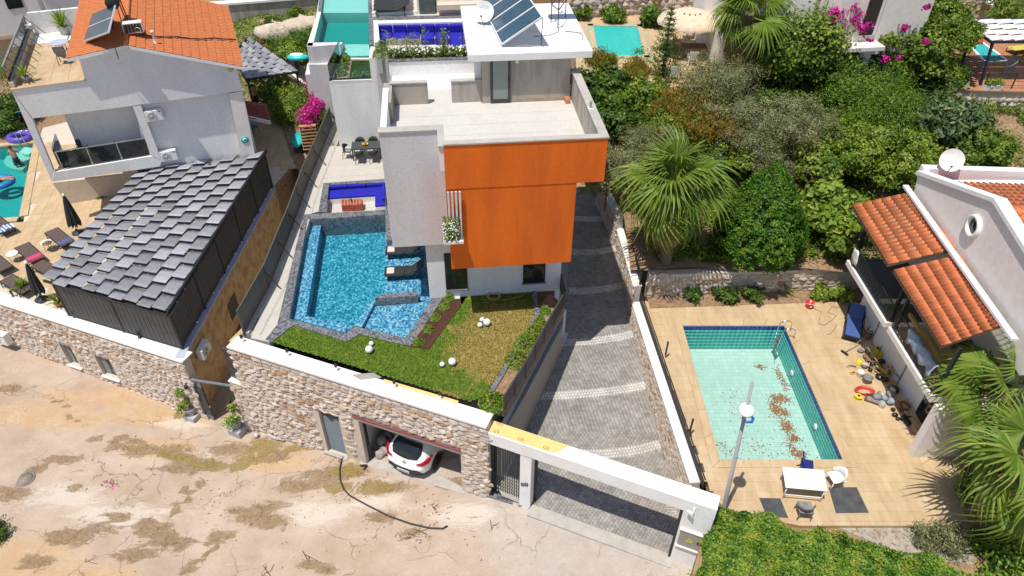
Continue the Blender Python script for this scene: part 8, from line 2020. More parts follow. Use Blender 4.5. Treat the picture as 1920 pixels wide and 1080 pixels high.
for u,v,w in((1143,132,'below the teal pool'),(1263,150,'between the bushes')):
 metal_chair('deck_chair','white deck chair behind the bushes, '+w,G(u,v,ZK),R(170),'white_enamel','white_plastic')
def house(name,label,pa,pb,z,h,dp,parts=()):
 a=G(*pa,z);b=G(*pb,z);d=(b-a);d.z=0;L=d.length;d.normalize();nn=Vector((-d.y,d.x,0));t=thing(name,label,'house',tuple(a))
 MB().prism([tuple(x.xy)for x in(a,b,b+nn*dp,a+nn*dp)],z-1,z+h).build('wall',M['house_pink'],t)
 for(s0,s1,z0,z1,pr,mat,nm)in parts:MB().prism([tuple((a+d*(s*L)+nn*o).xy)for s,o in((s0,-pr),(s1,-pr),(s1,-.003),(s0,-.003))],z+z0,z+z1).build(nm,M[mat],t)
 return t
house('white_house','pinkish white house with arched porch behind the tall palm',(1352,150),(1520,148),ZK,7,8,[(.0,.42,2.5,2.7,.7,'white_paint','cornice'),(.42,.78,3.2,7,.5,'white_paint','bay'),(.42,.80,3.0,3.19,.7,'white_paint','cornice'),(.48,.62,.0,2.3,.06,'frosted_glass','door'),(.12,.3,.3,2.0,.05,'grey_plaster','shutter')])
house('white_house','white house with green shuttered windows behind the bougainvillea',(1530,178),(1690,168),ZK,7.5,8,[(.1,.25,.2,2.2,.06,'dark_glass','window'),(.26,.3,.2,2.2,.08,'white_enamel','window_frame'),(.28,.42,3.3,5.4,.06,'dark_glass','window'),(.425,.45,3.3,5.4,.08,'white_enamel','window_frame'),(.05,.5,2.75,2.95,.9,'house_pink','balcony'),(.5,.7,.3,2.2,.06,'dark_glass','window')])
tag(MB().lathe(tuple(G(1409,128,ZK)),[(.2,0),(.33,.1),(.35,.7),(.2,.95),(.05,1.0)],14).build('water_drum',M['blue_plastic']),'blue plastic drum beside the white house and the bushes','drum')
ZJ=3.0
struct(MB().prism(vpoly([(1790,60),(1830,165),(2010,170),(2010,20),(1790,20)],ZJ),-1,ZJ-.01).build('red_terrace',M['deck_red']))
slabs(bpy.data.objects['red_terrace'],vpoly([(1832,163),(1990,166),(1990,30),(1800,30)],ZJ),8,14,ZJ+.006,.012,'deck_red')
a=G(1742,150,ZJ);b=G(1822,170,ZJ);c=G(2010,174,ZJ)
sw1=thing('terrace_wall','dry stone retaining wall below the red paved terrace','wall',tuple(b));
for p,q,sd in((a,b,51),(b,c,52)):
 d=(q-p);d.z=0;L=d.length;d.normalize();nn=Vector((d.y,-d.x,0));MB().prism([tuple(x.xy)for x in(p,q,q-nn*.5,p-nn*.5)],-1,ZJ-.02-.002*(sd-50)).build('mortar_core',M['mortar'],sw1);rubble(sw1,Vector((p.x,p.y,0)),d,nn,L,lambda s:.4,lambda s:ZJ-.1,[],(.5,.3),.13,110,sd)
 MB().prism([tuple(x.xy)for x in(p+nn*.12,q+nn*.12,q-nn*.4,p-nn*.4)],ZJ-.018+.002*(sd-50),ZJ+.06+.002*(sd-50)).build('coping',M['deck_red'],sw1)
lp_=thing('lap_pool','narrow blue pool with white rim on the red terrace','pool',tuple(G(1840,90,ZJ)))
u_=[(1786,52),(1800,52),(1886,114),(1849,117)];w=[Vector(p)for p in vpoly(u_,ZJ)]
MB().prism(vpoly(u_,ZJ),ZJ-.4,ZJ+.012).build('basin',M['sea_caustic_paint'],lp_)
for i in range(4):rim(w[i],w[(i+1)%4],.14,ZJ-.2,ZJ+.06,'white_paint',lp_,'rim_slab')
MB().prism(vpoly(u_,ZJ+.04),ZJ-.3,ZJ+.045).build('water',M['teal_water'],lp_)
pg2=thing('canvas_pergola','dark framed pergola with a white roof at the right edge','pergola',tuple(G(1843,165,ZJ)))
post_a=G(1803,125,ZJ);post_b=G(1838,160,ZJ)
zt=ZA(1856,76,(post_b.x,post_b.y))
rq=[G(1798,35,zt),G(1860,76,zt),G(1990,76,zt),G(1990,35,zt)]
for i in range(6):
 for j in range(4):
  def ra2(s,t):return rq[1].lerp(rq[2],s).lerp(rq[0].lerp(rq[3],s),t)
  v=[ra2((i+.01)/6,(j+.02)/4),ra2((i+.99)/6,(j+.02)/4),ra2((i+.99)/6,(j+.98)/4),ra2((i+.01)/6,(j+.98)/4)];dz=[Vector((0,0,z))for z in(.0,.10,.0,-.04)]
  v=[p+q for p,q in zip(v,dz)];m=MB();m.add(v+[p-Vector((0,0,.02))for p in v],[(0,1,2,3),(7,6,5,4)]+[(q,q+4,(q+1)%4+4,(q+1)%4)for q in range(4)]);m.build('roof_panel',M['white_plastic'],pg2)
for k in range(4):MB().bar(rq[k]-Vector((0,0,.08)),rq[(k+1)%4]-Vector((0,0,.08)),.1,.14).build('edge_beam',M['navy_beam_gap'],pg2)
for p,q in((post_a,rq[0].lerp(rq[1],.4)),(post_b,rq[1]+Vector((.15,.1,0)))):MB().bar(p,V3(q,zt-.1),.12).build('post',M['navy_beam_gap'],pg2)
sc=thing('slat_screen','black horizontal slat screen on the stone wall of the red terrace','screen',tuple(post_a));a=G(1750,146,ZJ);b=G(1826,166,ZJ)
for j in range(13):MB().bar(a+Vector((0,0,.15+.12*j)),b+Vector((0,0,.15+.12*j)),.03,.06).build('slat',M['black_metal'],sc)
rl=thing('cable_railing','dark cable railing along the front of the red terrace','railing',tuple(G(1845,168,ZJ)));a=G(1842,167,ZJ);b=G(2000,170,ZJ)
for z in(.25,.5,.75,1.0):MB().bar(a+Vector((0,0,z)),b+Vector((0,0,z)),.04 if z==1 else .018).build('cable',M['dark_metal'],rl)
for k in range(4):q=a.lerp(b,k/3);MB().bar(q,q+Vector((0,0,1.02)),.06).build('post',M['dark_metal'],rl)
p=G(1826,75,ZJ);t=thing('red_float','red inflatable lounger beside the narrow pool','float',tuple(p));m=MB();m.ball((p.x,p.y,p.z+.15),.5,16,(.75,1.7,.35));m.build('body',M['red_plastic'],t,);MB().ball((p.x-.1,p.y+.6,p.z+.3),.28,12,(1.3,.8,.6)).build('pillow',M['red_plastic'],t)
o=make_lounger('chaise','yellow cushioned chaise on the red terrace','black_metal','yellow_cushion',None,2.0,.75,25,.32,None,False);o.location=G(1915,98,ZJ);o.rotation_euler.z=R(15);MB_=None
metal_chair('garden_chair','grey metal chair behind the cable railing',G(1888,140,ZJ),R(-30),'lamp_grey','junk_grey')
p=G(1856,168,ZJ+.05);t=thing('flower_box','white planter box with yellow flowering plant on the stone wall','planter',tuple(p));MB().box(p+Vector((.1,0,.14)),(1.0,.32,.28)).build('box',M['white_plastic'],t,bevel=.02)
n=300;P=np.stack([p.x+.1+nrng.uniform(-.5,.5,n),p.y+nrng.normal(0,.12,n),p.z+.3+.35*nrng.random(n)],1);leaves('foliage',P,np.tile([0,-.3,.8],(n,1)),.14,.07,M['leaf_bright'],t)
for k,(u,v)in enumerate([(1888,228),(1902,238),(1897,215)]):
 p=G(u,v,.6);t=thing('rubbish_bag','black rubbish bag at the foot of the stone wall, '+['left','right','rear'][k]+' one of the heap','bag',tuple(p),'rubbish bags');
 m=MB();m.ball((0,0,0),1,14);m.v=[(p.x+x*.5*(1+.12*math.sin(7*z+3*y)),p.y+y*.45*(1+.12*math.cos(6*x+4*z)),p.z+.35+z*.45)for x,y,z in m.v];m.build('bag',M['bag_black'],t);MB().lathe((p.x,p.y,p.z+.75),[(.1,0),(.04,.07),(.10,.16)],8).build('knot',M['bag_black'],t)
sh=thing('stone_hut','pale stone block building at the top right with a dish','house',tuple(G(1850,30,ZJ)));a=G(1795,44,ZJ);b=G(1845,40,ZJ);d=(b-a).normalized();nn=Vector((-d.y,d.x,0));MB().prism([tuple(x.xy)for x in(a,b,b+nn*4,a+nn*4)],1,9).build('wall',M['mortar'],sh);rubble(sh,Vector((a.x,a.y,0)),d,-nn,(b-a).length,lambda s:ZJ,lambda s:8,[],(.55,.25),.06,120,61)
p=W(1848,6,a,b);dish('satellite_dish','grey satellite dish beside the stone building at the top right',p-nn*.3,.5,(-.3,-1,0),None,20,.1)
# PLANTING
def soilz(y):return float(np.interp(y,[24,25.2,42,43,52,60],[-.55,-.45,2.75,2.9,2.9,5]))-.1
def tpos(u,v,h):
 """foot of a plant whose crown centre, h above the soil, shows at u,v"""
 z=h
 for _ in range(12):
  p=G(u,v,z);z=soilz(p.y)+h
 return(p.x,p.y,soilz(p.y))
def bush(label,u,v,r,h,n,L,Wd,mat,name='shrub',cat='shrub',k=5,clump=22,spread=.24,flat=.8,group=None,base=None,droop=0,tr=.05,hollow=.4,trunk=True):
 """r crown radius in metres, h height of the crown centre"""
 b=base or tpos(u,v,h)
 bl=[(0,0,h,r*.72,r*.72,r*.7*flat)]
 for i in range(k):
  a=6.283*i/k+rnd.uniform(-.4,.4);q=rnd.uniform(.45,.68)*r;bl.append((q*math.cos(a),q*math.sin(a),h+rnd.uniform(-.35,.3)*r*flat,r*rnd.uniform(.36,.56),r*rnd.uniform(.36,.56),r*rnd.uniform(.34,.52)*flat))
 return tree(name,label,b,h,bl,n,L,Wd,mat,cat,group,tr,trunk,clump,spread,droop,hollow=hollow)
def T_(label,u,v,r,h,n,L,Wd,mat,**k):
 k['clump']=46;k.setdefault('spread',.15);k.setdefault('hollow',.3)
 return bush(label,u,v,r*1.12,h*1.08,int(n*1.8),L*1.1,Wd*1.25,mat,name='tree',cat='tree',**k)
T_('grey green olive tree beside the orange block',1168,300,1.5,2.0,6500,.10,.028,'leaf_olive',clump=30)
T_('silvery olive tree right behind the big fan palm',1215,262,1.3,2.2,5500,.10,.028,'leaf_olive',clump=30)
T_('tall grey olive tree below the cream parasol',1340,150,2.3,2.6,11000,.12,.030,'leaf_olive',k=7,clump=34,tr=.12)
T_('grey olive tree between the cream house and the rusty bushes',1395,225,1.9,2.2,9000,.11,.03,'leaf_olive',k=6,clump=34)
T_('silver olive tree above the clipped round tree',1490,235,2.0,2.1,9500,.115,.03,'leaf_olive',k=7,clump=34)
T_('dusty small olive just above the clipped round tree',1425,285,1.5,1.6,5500,.10,.03,'leaf_olive',clump=30)
T_('small olive tree between fan palm and villa parapet',1140,335,1.1,1.6,4200,.10,.03,'leaf_olive',clump=30)
T_('feathery bush with rust coloured pods behind the white roof slab',1128,112,.85,2.0,2400,.17,.045,'leaf_rust',droop=.9,clump=18,spread=.3)
T_('feathery bush with rust pods before the upper teal pool',1190,128,.85,1.9,2400,.17,.045,'leaf_rust',droop=.9,clump=18,spread=.3)
T_('rust and green feathery tree in the middle of the garden',1320,212,2.2,1.8,7500,.20,.05,'leaf_rust',k=7,droop=.8,clump=18,spread=.28)
T_('green and rust feathery bush above the fan palm',1265,200,1.5,1.6,5000,.18,.05,'leaf_rust',droop=.8,clump=18)
T_('dark leafy tree right behind the terrace parapet',1125,165,1.7,1.6,6000,.19,.12,'leaf_dark',clump=20)
T_('dark broad leaved bush between parapet and olive',1150,220,1.5,1.4,5000,.18,.11,'leaf_dark')
T_('glossy green citrus bush at the garden centre',1205,185,1.5,1.5,5500,.16,.09,'leaf_mid')
T_('dark shrub at the back behind the cream parasol',1225,32,.8,.8,2000,.22,.13,'leaf_dark',base=None)
T_('bright leafy bush below the deck chairs',1240,235,1.3,1.3,4500,.18,.08,'leaf_mid')
bush('low dark shrub in the shade right of the orange block',1175,225,1.1,.9,3200,.17,.11,'leaf_dark')
T_('tall loose leaved tree in front of the white house',1500,85,2.0,3.4,6500,.21,.12,'leaf_mid',k=8,clump=12,spread=.3,flat=1.25,tr=.10,hollow=.2)
T_('slender loose leaved tree left of the tall one before the house',1443,110,1.5,2.4,3600,.20,.12,'leaf_bright',k=6,clump=10,spread=.34,hollow=.2)
T_('dark bushy tree at the foot of the tall loose tree',1470,170,1.6,1.3,5200,.18,.10,'leaf_dark')
T_('wide soft green feathery thicket in the upper garden',1630,180,2.5,2.0,17000,.17,.040,'leaf_soft',k=9,clump=40,spread=.22)
T_('soft green thicket just right of the wide one',1700,215,1.8,1.6,8000,.17,.042,'leaf_soft',k=6,clump=36)
def bougain(label,u,v,r,h,n,nf,spots,flat=1.1,**k):
 t=T_(label,u,v,r,h,n,.17,.11,'leaf_mid',k=7,flat=flat,**k);b=t.location;yq=b.y-r*1.7
 bl=[(*W(a,c,(0,yq),(1,yq)),q,q*.7,q*.8)for a,c,q in spots]
 P,N,tt=crown_points(bl,nf,30,.4,.2);leaves('blossom',P,N,.15,.13,M['flower_pink'],t,tt);return t
bougain('magenta bougainvillea climbing the white house balcony',1590,45,1.4,3.4,2400,2200,[(1572,28,.42),(1590,18,.40),(1608,30,.42),(1618,48,.36),(1582,42,.36),(1600,10,.3),(1628,78,.22)])
bougain('big green creeper with scattered pink blossom beside the balcony',1670,62,2.0,3.3,7000,420,[(1695,52,.22),(1730,80,.2),(1660,112,.22),(1735,10,.2),(1640,100,.2),(1690,105,.22)])
T_('tall dense green tree left of the narrow pool',1728,85,1.7,3.2,9000,.17,.11,'leaf_mid',k=9,flat=1.35)
T_('dark green creeper mass at the top of the white house',1700,12,1.9,3.6,5000,.18,.11,'leaf_dark')
bush('green bush hanging over the black slat screen',1775,135,1.2,1.4,3800,.17,.1,'leaf_mid')
T_('loquat tree with long leathery leaves below the stone wall',1770,215,1.9,2.0,3400,.38,.12,'leaf_loquat',k=7,clump=12,spread=.25)
T_('leafy bush right of the loquat by the rubbish bags',1830,270,1.6,1.5,4200,.22,.12,'leaf_mid')
T_('round yellow green citrus tree in the lower garden',1650,290,2.0,1.7,9500,.14,.085,'leaf_bright',k=8)
T_('citrus tree below the soft thicket',1590,250,1.4,1.5,5200,.14,.085,'leaf_mid')
T_('small citrus tree left of the gabled house parapet',1700,310,1.2,1.4,4200,.14,.085,'leaf_bright')
T_('grey twiggy shrub left of the citrus trees',1525,310,1.2,1.2,2600,.10,.035,'leaf_olive',clump=16)
T_('young bright green fig like tree above the stone wall',1555,385,1.25,1.6,2000,.30,.18,'leaf_bright',k=6,clump=10,spread=.3,tr=.04)
T_('young bright tree beside the end of the tiled roof',1590,400,1.1,1.4,1600,.28,.17,'leaf_bright',k=5,clump=10,spread=.3,tr=.04)
T_('low leafy sapling near the balcony end',1575,455,.8,.9,900,.26,.16,'leaf_mid',k=4,clump=9,tr=.04)
for lab,u,v,r,h,n,mt in(('leafy citrus tree between the silver olives and the loquat',1545,300,1.4,1.4,4200,'leaf_mid'),('dense shrub under the tall loose tree beside the white house',1540,165,1.3,1.2,3800,'leaf_dark'),('yellowish shrub beside the rusty tree in mid garden',1400,265,1.2,1.1,3400,'leaf_bright'),('mid green bush between the soft thicket and the creeper',1600,130,1.5,1.6,4200,'leaf_mid'),('dark bush right of the soft thicket under the dense tree',1745,165,1.4,1.3,4200,'leaf_dark'),('green bush behind the clipped tree',1370,300,1.2,1.2,3400,'leaf_mid'),('leafy bush left of the clipped tree behind the fan palm',1330,290,1.2,1.2,3400,'leaf_dark'),('bright bush at the upper end of the citrus grove',1720,270,1.3,1.3,3800,'leaf_bright'),('wispy shrub at the right end beside the rubbish bags',1790,300,1.1,1.0,3000,'leaf_mid'),('dark tree between the white houses at the top',1560,110,1.7,3.0,4800,'leaf_dark'),('large dark green tree at the top right behind the creeper',1770,40,2.0,3.2,6500,'leaf_mid'),('dark bush below the arched porch of the white house',1440,190,1.2,1.2,3400,'leaf_dark')):
 T_(lab,u,v,r,h,n,.18,.10,mt)
b=tpos(1425,430,1.4);ct=thing('clipped_tree','dense dark green tree clipped to a rounded cone','tree',b)
n=36000;q=nrng.random(n)**.75;a=nrng.uniform(0,6.283,n);hh=4.7
prof=lambda q:np.where(q<.25,1.55+.45*np.sin(q/.25*1.57),2.0*(1-((q-.25)/.75)**1.45))
nt=1300;tq=nrng.random(nt)**.75;ta=nrng.uniform(0,6.283,nt);tr_=prof(tq)*nrng.uniform(.92,1.04,nt)*(1+.05*np.sin(ta*5+tq*9));C=np.stack([tr_*np.cos(ta),tr_*np.sin(ta),hh*tq],1);j=nrng.integers(0,nt,n)
P=C[j]+nrng.normal(0,1,(n,3))*np.array([.08,.08,.075]);N=unit(P*np.array([1,1,0])+1e-6)+np.array([0,0,.7]);P=P+np.array([b[0],b[1],b[2]+.1]);tt=np.clip(nrng.beta(2,2.4,n)+nrng.normal(0,.2,nt)[j],0,1)
leaves('crown',P,N,.15,.075,M['leaf_bush'],ct,tt)
m=MB();m.lathe(b,[(.9,.3),(1.5,.9),(1.55,1.2),(1.2,2.6),(.6,3.5),(.05,4.2)],20);m.build('inner_mass',M['leaf_bush'],ct);MB().tube([b,(b[0],b[1],b[2]+1)],[.14,.11],8).build('trunk',M['trunk_bark'],ct)
b=tpos(1240,150,.5);b=(b[0],b[1],b[2]);cf=thing('conifer','slender dark araucaria like conifer beside the upper pool','tree',b)
Ht=4.9;MB().tube([b,(b[0],b[1],b[2]+Ht)],[.09,.02],7).build('trunk',M['trunk_bark'],cf)
Pc=[];Nc=[]
for k in range(15):
 z=b[2]+.5+(Ht-.5)*k/15;r=1.15*(1-k/15.5)+.1;nb=7
 for i in range(nb):
  a=6.283*i/nb+k*.7;m=int(70*r+10)
  s=nrng.random(m);x=r*s;Pc.append(np.stack([b[0]+x*np.cos(a)+nrng.normal(0,.05,m),b[1]+x*np.sin(a)+nrng.normal(0,.05,m),z+.28*s*s*r+nrng.normal(0,.035,m)],1));Nc.append(np.tile([0,0,1.0],(m,1)))
P=np.concatenate(Pc);leaves('crown',P,np.concatenate(Nc)+nrng.normal(0,.4,P.shape),.13,.045,M['leaf_dark'],cf)
# fan palms
def frond_mesh(name,mat,Rf=1.0,nseg=28,pet=.9,droop=.35,seed=0,spread=2.3):
 """one fan leaf: a stalk along +x and pleated segments that split and droop at the tips"""
 r=random.Random(seed);V=[];F=[];T=[]
 def addq(q,t):b=len(V);V.extend(q);F.append((b,b+1,b+2,b+3));T.append(t)
 w=.026;zz=lambda x:.12*math.sin(x/pet*1.5)
 for k in range(5):
  x0,x1=pet*k/5,pet*(k+1)/5
  addq([(x0,-w,zz(x0)),(x1,-w,zz(x1)),(x1,w,zz(x1)),(x0,w,zz(x0))],.8)
 c=Vector((pet,0,.12))
 for i in range(nseg):
  a=-spread+2*spread*(i+.5)/nseg;half=spread/nseg;L=Rf*(1-.25*(abs(a)/spread)**2)*r.uniform(.88,1.08);dr=droop*r.uniform(.6,1.5)
  t=.25+.5*r.random();prev=None;twist=r.uniform(-.06,.06)
  for s,wf in((0,.9),(.3,1.0),(.5,.92),(.72,.5),(.88,.28),(1.0,.03)):
   rad=.03+L*s;hw=(.03+L*min(s,.5))*math.tan(half)*wf
   dz=-dr*L*max(0,s-.45)**1.7*3.0-.10*s*math.cos(a)*droop;aa=a+twist*max(0,s-.5)*2
   d=Vector((math.cos(aa),math.sin(aa),0));sd=Vector((-math.sin(aa),math.cos(aa),0));fold=.45*hw
   p=c+d*rad*(1-.25*dr*max(0,s-.5))+Vector((0,0,dz));L1=p-sd*hw+Vector((0,0,-fold));M1=p+Vector((0,0,fold));R1=p+sd*hw+Vector((0,0,-fold))
   if prev:
    tt=min(1,t+.25*max(0,s-.6))
    addq([tuple(prev[0]),tuple(L1),tuple(M1),tuple(prev[1])],tt);addq([tuple(prev[1]),tuple(M1),tuple(R1),tuple(prev[2])],min(1,tt+.15))
   prev=(L1,M1,R1)
 me=bpy.data.meshes.new(name);me.from_pydata(V,[],F);me.materials.append(mat);at=me.attributes.new('tint','FLOAT','FACE');at.data.foreach_set('value',np.array(T,dtype=np.float32));me.update();return me
FR=[frond_mesh('frond',M['leaf_palm'],1.0,26,.85,.22+.16*k,k)for k in range(5)]
FD=[frond_mesh('dry_frond',M['leaf_dry'],.9,20,.5,.9,20+k,1.1)for k in range(2)]
def fan_palm(label,base,H,size,nf,skirt=40,lean=(0,0),trunk_r=.22,name='fan_palm',low=-.75):
 t=thing(name,label,'palm tree',tuple(base));b=Vector(base);top=b+Vector((lean[0],lean[1],H))
 m=MB();pts=[b+Vector((0,0,-.2))];rs=[trunk_r*1.35]
 for k in range(1,15):pts.append(b.lerp(top,k/14));rs.append(trunk_r*(1.0+.10*(k%2))*(1.12-.2*k/14))
 m.tube(pts,rs,14,smooth=False);m.build('trunk',M['palm_bark'],t)
 for i in range(nf):
  q=(i+.5)/nf;el=lerp(1.25,low,q**.9)+rnd.uniform(-.22,.22);az=i*2.39996+rnd.uniform(-.4,.4);s=size*rnd.uniform(.72,1.12)
  d=Vector((math.cos(az)*math.cos(el),math.sin(az)*math.cos(el),math.sin(el)));side=d.cross(Vector((0,0,1))).normalized();side=Matrix.Rotation(rnd.uniform(-.5,.5),3,d)@side;up_=side.cross(d)
  m4=Matrix((d*s,-side*s,up_*s)).transposed().to_4x4();m4.translation=top+Vector((0,0,-.35*q))+d*.05;inst('frond',FR[min(4,int(q*3+rnd.random()*2.2))],t,m4)
 for i in range(skirt):
  q=i/max(1,skirt);el=rnd.uniform(-1.35,-1.0);az=i*2.39996;s=size*rnd.uniform(.7,1.0);d=Vector((math.cos(az)*math.cos(el),math.sin(az)*math.cos(el),math.sin(el)));side=d.cross(Vector((0,0,1))).normalized();up_=side.cross(d)
  m4=Matrix((d*s,-side*s,up_*s)).transposed().to_4x4();m4.translation=top+Vector((0,0,-.6-1.1*q))+Vector((math.cos(az),math.sin(az),0))*trunk_r;inst('dry_frond',FD[i%2],t,m4)
 return t
pb_=G(1243,535,ZD);pt=ZA(1264,345,(pb_.x,pb_.y))
tp_=W(1264,345,(pb_.x,pb_.y),(pb_.x+1,pb_.y))
fan_palm('big fan palm with a skirt of dry leaves beside the stepped wall',tuple(pb_),tp_.z-pb_.z,1.42,40,70,(tp_.x-pb_.x,0),.26,low=-.95)
b=G(1384,166,ZK);pz=ZA(1372,22,(b.x,b.y));fan_palm('tall fan palm with a shaggy trunk at the top beside the white house',tuple(b),pz-b.z,1.35,26,60,(-.3,0),.30,low=-1.15)
p=G(1935,865,2.0);fan_palm('fan palm with drooping leaves at the right edge near the hedge',(p.x,p.y,-3.2),5.2,1.4,17,10,(0,0),.2,low=-.75)
p=G(1893,735,2.3);fan_palm('fan palm leaning over the lower balcony of the gabled house',(p.x+.2,p.y,-2.6),4.9,1.3,15,8,(-.2,0),.18,low=-.7)
# bushes at the lower right
def cornerb(label,u,v,z,r,h,n,L,Wd,mat,**k):
 p=G(u,v,z+h);return bush(label,0,0,r,h,n,L,Wd,mat,base=(p.x,p.y,z),**k)
cornerb('leafy green climber below the tiled lean to roof',1830,660,-1.7,1.3,2.6,5200,.16,.08,'leaf_mid')
cornerb('dark leafy bush between the two palms at the right edge',1890,720,-1.9,1.6,2.2,7000,.18,.10,'leaf_dark')
cornerb('dense dark bush at the end of the terrace by the right edge',1870,930,-2.1,1.3,1.1,6000,.16,.11,'leaf_bush')
cornerb('bright bush at the bottom right corner of the picture',1900,1040,-2.4,1.3,.9,5500,.16,.10,'leaf_hedge')
cornerb('olive coloured low bush on the gravel strip',1765,1010,-2.0,.85,.4,3200,.10,.045,'leaf_olive')
# hedge: one clipped ivy like mass
hed=thing('hedge','thick ivy covered hedge at the bottom right behind the gate pillar','hedge',tuple(G(1500,1060,-2.5)))
hp_=[(1352,955),(1400,962),(1450,985),(1510,1003),(1570,1000),(1640,1025),(1720,1045),(1800,1075),(1880,1110),(1890,1240),(1330,1240),(1312,1085),(1328,1010)]
hz=-1.35;hw_=np.array(vpoly(hp_,hz));n=64000
px=nrng.uniform(hw_[:,0].min(),hw_[:,0].max(),n*2);py=nrng.uniform(hw_[:,1].min(),hw_[:,1].max(),n*2);kk=inside(px,py,hw_);px=px[kk][:n];py=py[kk][:n]
def hbump(x,y):return .26*np.sin(x*1.7+y*1.3)+.22*np.sin(x*3.1-y*2.4+1)+.15*np.sin(x*5.6+y*4.9)
pzz=hz+hbump(px,py)+nrng.normal(0,.07,len(px));P=np.stack([px,py,pzz],1)
E_=[];
for i in range(len(hw_)):
 a=hw_[i];b=hw_[(i+1)%len(hw_)];L=np.linalg.norm(b-a);m=int(1100*L);s=nrng.random(m)[:,None];q=a*(1-s)+b*s;z=hz+.1-2.6*nrng.random(m)**1.2;c=hw_.mean(0);o=q-c;o/=np.linalg.norm(o,axis=1,keepdims=True)
 q=q+o*(.10*np.sin(s*L*4+z[:,None]*3)+nrng.normal(0,.06,(m,1)));E_.append(np.column_stack([q,z]))
S=np.concatenate(E_);P2=np.concatenate([P,S]);N2=np.concatenate([np.tile([-.1,-.3,1.0],(len(P),1)),np.tile([-.4,-.9,.35],(len(S),1))])
tt=np.clip(.46+.26*np.sin(P2[:,0]*5.1+P2[:,1]*3.3)*np.sin(P2[:,1]*6.7-P2[:,0]*2)+nrng.normal(0,.2,len(P2)),0,1)
stuff_h=leaves('foliage',P2,N2,.105,.065,M['leaf_hedge'],hed,tt)
c=hw_.mean(0);MB().prism([tuple(c+(p-c)*.93)for p in hw_],-4.6,hz-.85).build('inner_mass',M['leaf_bush'],hed)
# left and rear greenery
def gb_(label,u,v,z,r,h,n,L,Wd,mat,**k):
 p=G(u,v,z+h);return bush(label,0,0,r,h,n,L,Wd,mat,base=(p.x,p.y,z),**k)
T2=dict(name='tree',cat='tree')
gb_('grey green olive tree left of the roof terrace',25,130,-1.6,1.9,2.4,8000,.13,.04,'leaf_soft',**T2)
gb_('dark hedge bush below the roof terrace at the left edge',15,195,-1.6,1.6,1.2,5500,.16,.1,'leaf_dark')
gb_('dark bush behind the left pool fence',5,225,-1.6,1.2,.8,3200,.16,.1,'leaf_dark')
t=gb_('bright green shrub in the planting bed by the grey canopy',548,190,ZN,1.7,1.2,9000,.17,.08,'leaf_bright')
gb_('dark shrub in the shade of the woven canopy',515,172,ZN,1.1,1.0,2600,.17,.08,'leaf_dark')
p=G(588,225,ZN+1.2);t=bush('magenta bougainvillea spilling over the board fence',0,0,1.2,1.2,3200,.15,.10,'leaf_mid',base=(p.x,p.y,ZN),name='bougainvillea',cat='shrub')
bl=[(G(u,v,z).x,G(u,v,z).y,z,.50,.46,.40)for u,v,z in((573,226,.3),(580,214,.4),(587,200,.5),(592,186,.6),(600,178,.8),(588,160,.9),(600,190,.5),(612,160,1.0))]
P,N,tt=crown_points(bl,3000,26,.4,.2);leaves('blossom',P,N,.14,.12,M['flower_pink'],t,tt)
p=G(603,190,ZN+1.6);bush('bright green creeper with orange tips along the board fence',0,0,1.0,1.6,3400,.13,.07,'leaf_bright',base=(p.x,p.y,ZN))
for k,(u,v)in enumerate(((594,135),(601,128))):
 b=G(u+2,175,ZN);zt=ZA(u,v-12,(b.x,b.y));n=900;q=nrng.random(n);a=nrng.uniform(0,6.28,n);rr=.20*(1-q)**.5*(.6+.5*nrng.random(n));t=thing('cypress','slim upright cypress behind the bougainvillea, '+('left' if k==0 else 'right')+' one','tree',tuple(b),'slim cypresses');P=np.stack([b.x+rr*np.cos(a),b.y+rr*np.sin(a),b.z+(zt-b.z)*(.1+.9*q)],1);leaves('crown',P,np.stack([np.cos(a),np.sin(a),np.full(n,.6)],1),.16,.06,M['leaf_mid'],t);MB().tube([b,V3(b,zt-.2)],[.05,.02],5).build('trunk',M['trunk_bark'],t)
for k,(u,v,z,r,m_,lab)in enumerate([(508,48,1.0,.9,'leaf_dark','dark bush climbing the grey hill wall'),(535,75,.4,1.5,'leaf_soft','wild yellowish shrub on the slope below the boulders'),(572,72,.6,1.3,'leaf_soft','wild grassy shrub beside the teal pool wall'),(548,98,.1,1.2,'leaf_bright','bright wild shrub above the slatted fence'),(590,60,1.2,.8,'leaf_soft','small wild shrub near the right boulder'),(553,22,1.8,.6,'leaf_mid','thin sapling against the hill wall'),(500,90,-.2,1.0,'leaf_rust','reddish low bush at the foot of the hill wall')]):
 gb_(lab,u,v,z,r,.6,int(2600*r),.20,.045 if 'soft' in m_ else .10,m_)
gb_('green shrub row along the stone terrace wall of the upper pool',1150,25,ZK,.9,.6,2400,.2,.12,'leaf_mid');gb_('dark shrub before the stone terrace wall beside the parasol',1228,30,ZK,1.1,.6,3000,.2,.12,'leaf_dark');gb_('low green shrub left of the upper pool at the terrace wall',1090,22,ZK,.7,.5,1600,.2,.12,'leaf_mid')
bush('dark green tree at the top edge behind the stone wall',0,0,1.8,1.2,4500,.22,.13,'leaf_dark',base=(tw0.x+6,tw0.y+3,ZK+3.2),**T2);gb_('dense palm like thicket at the top right corner',1895,15,ZK,1.8,1.6,3200,.40,.07,'leaf_mid',**T2)
for k,(u,v)in enumerate([(1495,525),(1470,545)]):pot('agave_plant','spiky agave at the foot of the dry stone garden wall, '+('right' if k==0 else 'left')+' one',G(u,v,ZD+.02),.05,.02,0,70,.8,'leaf_mid','plant','terracotta',.03)
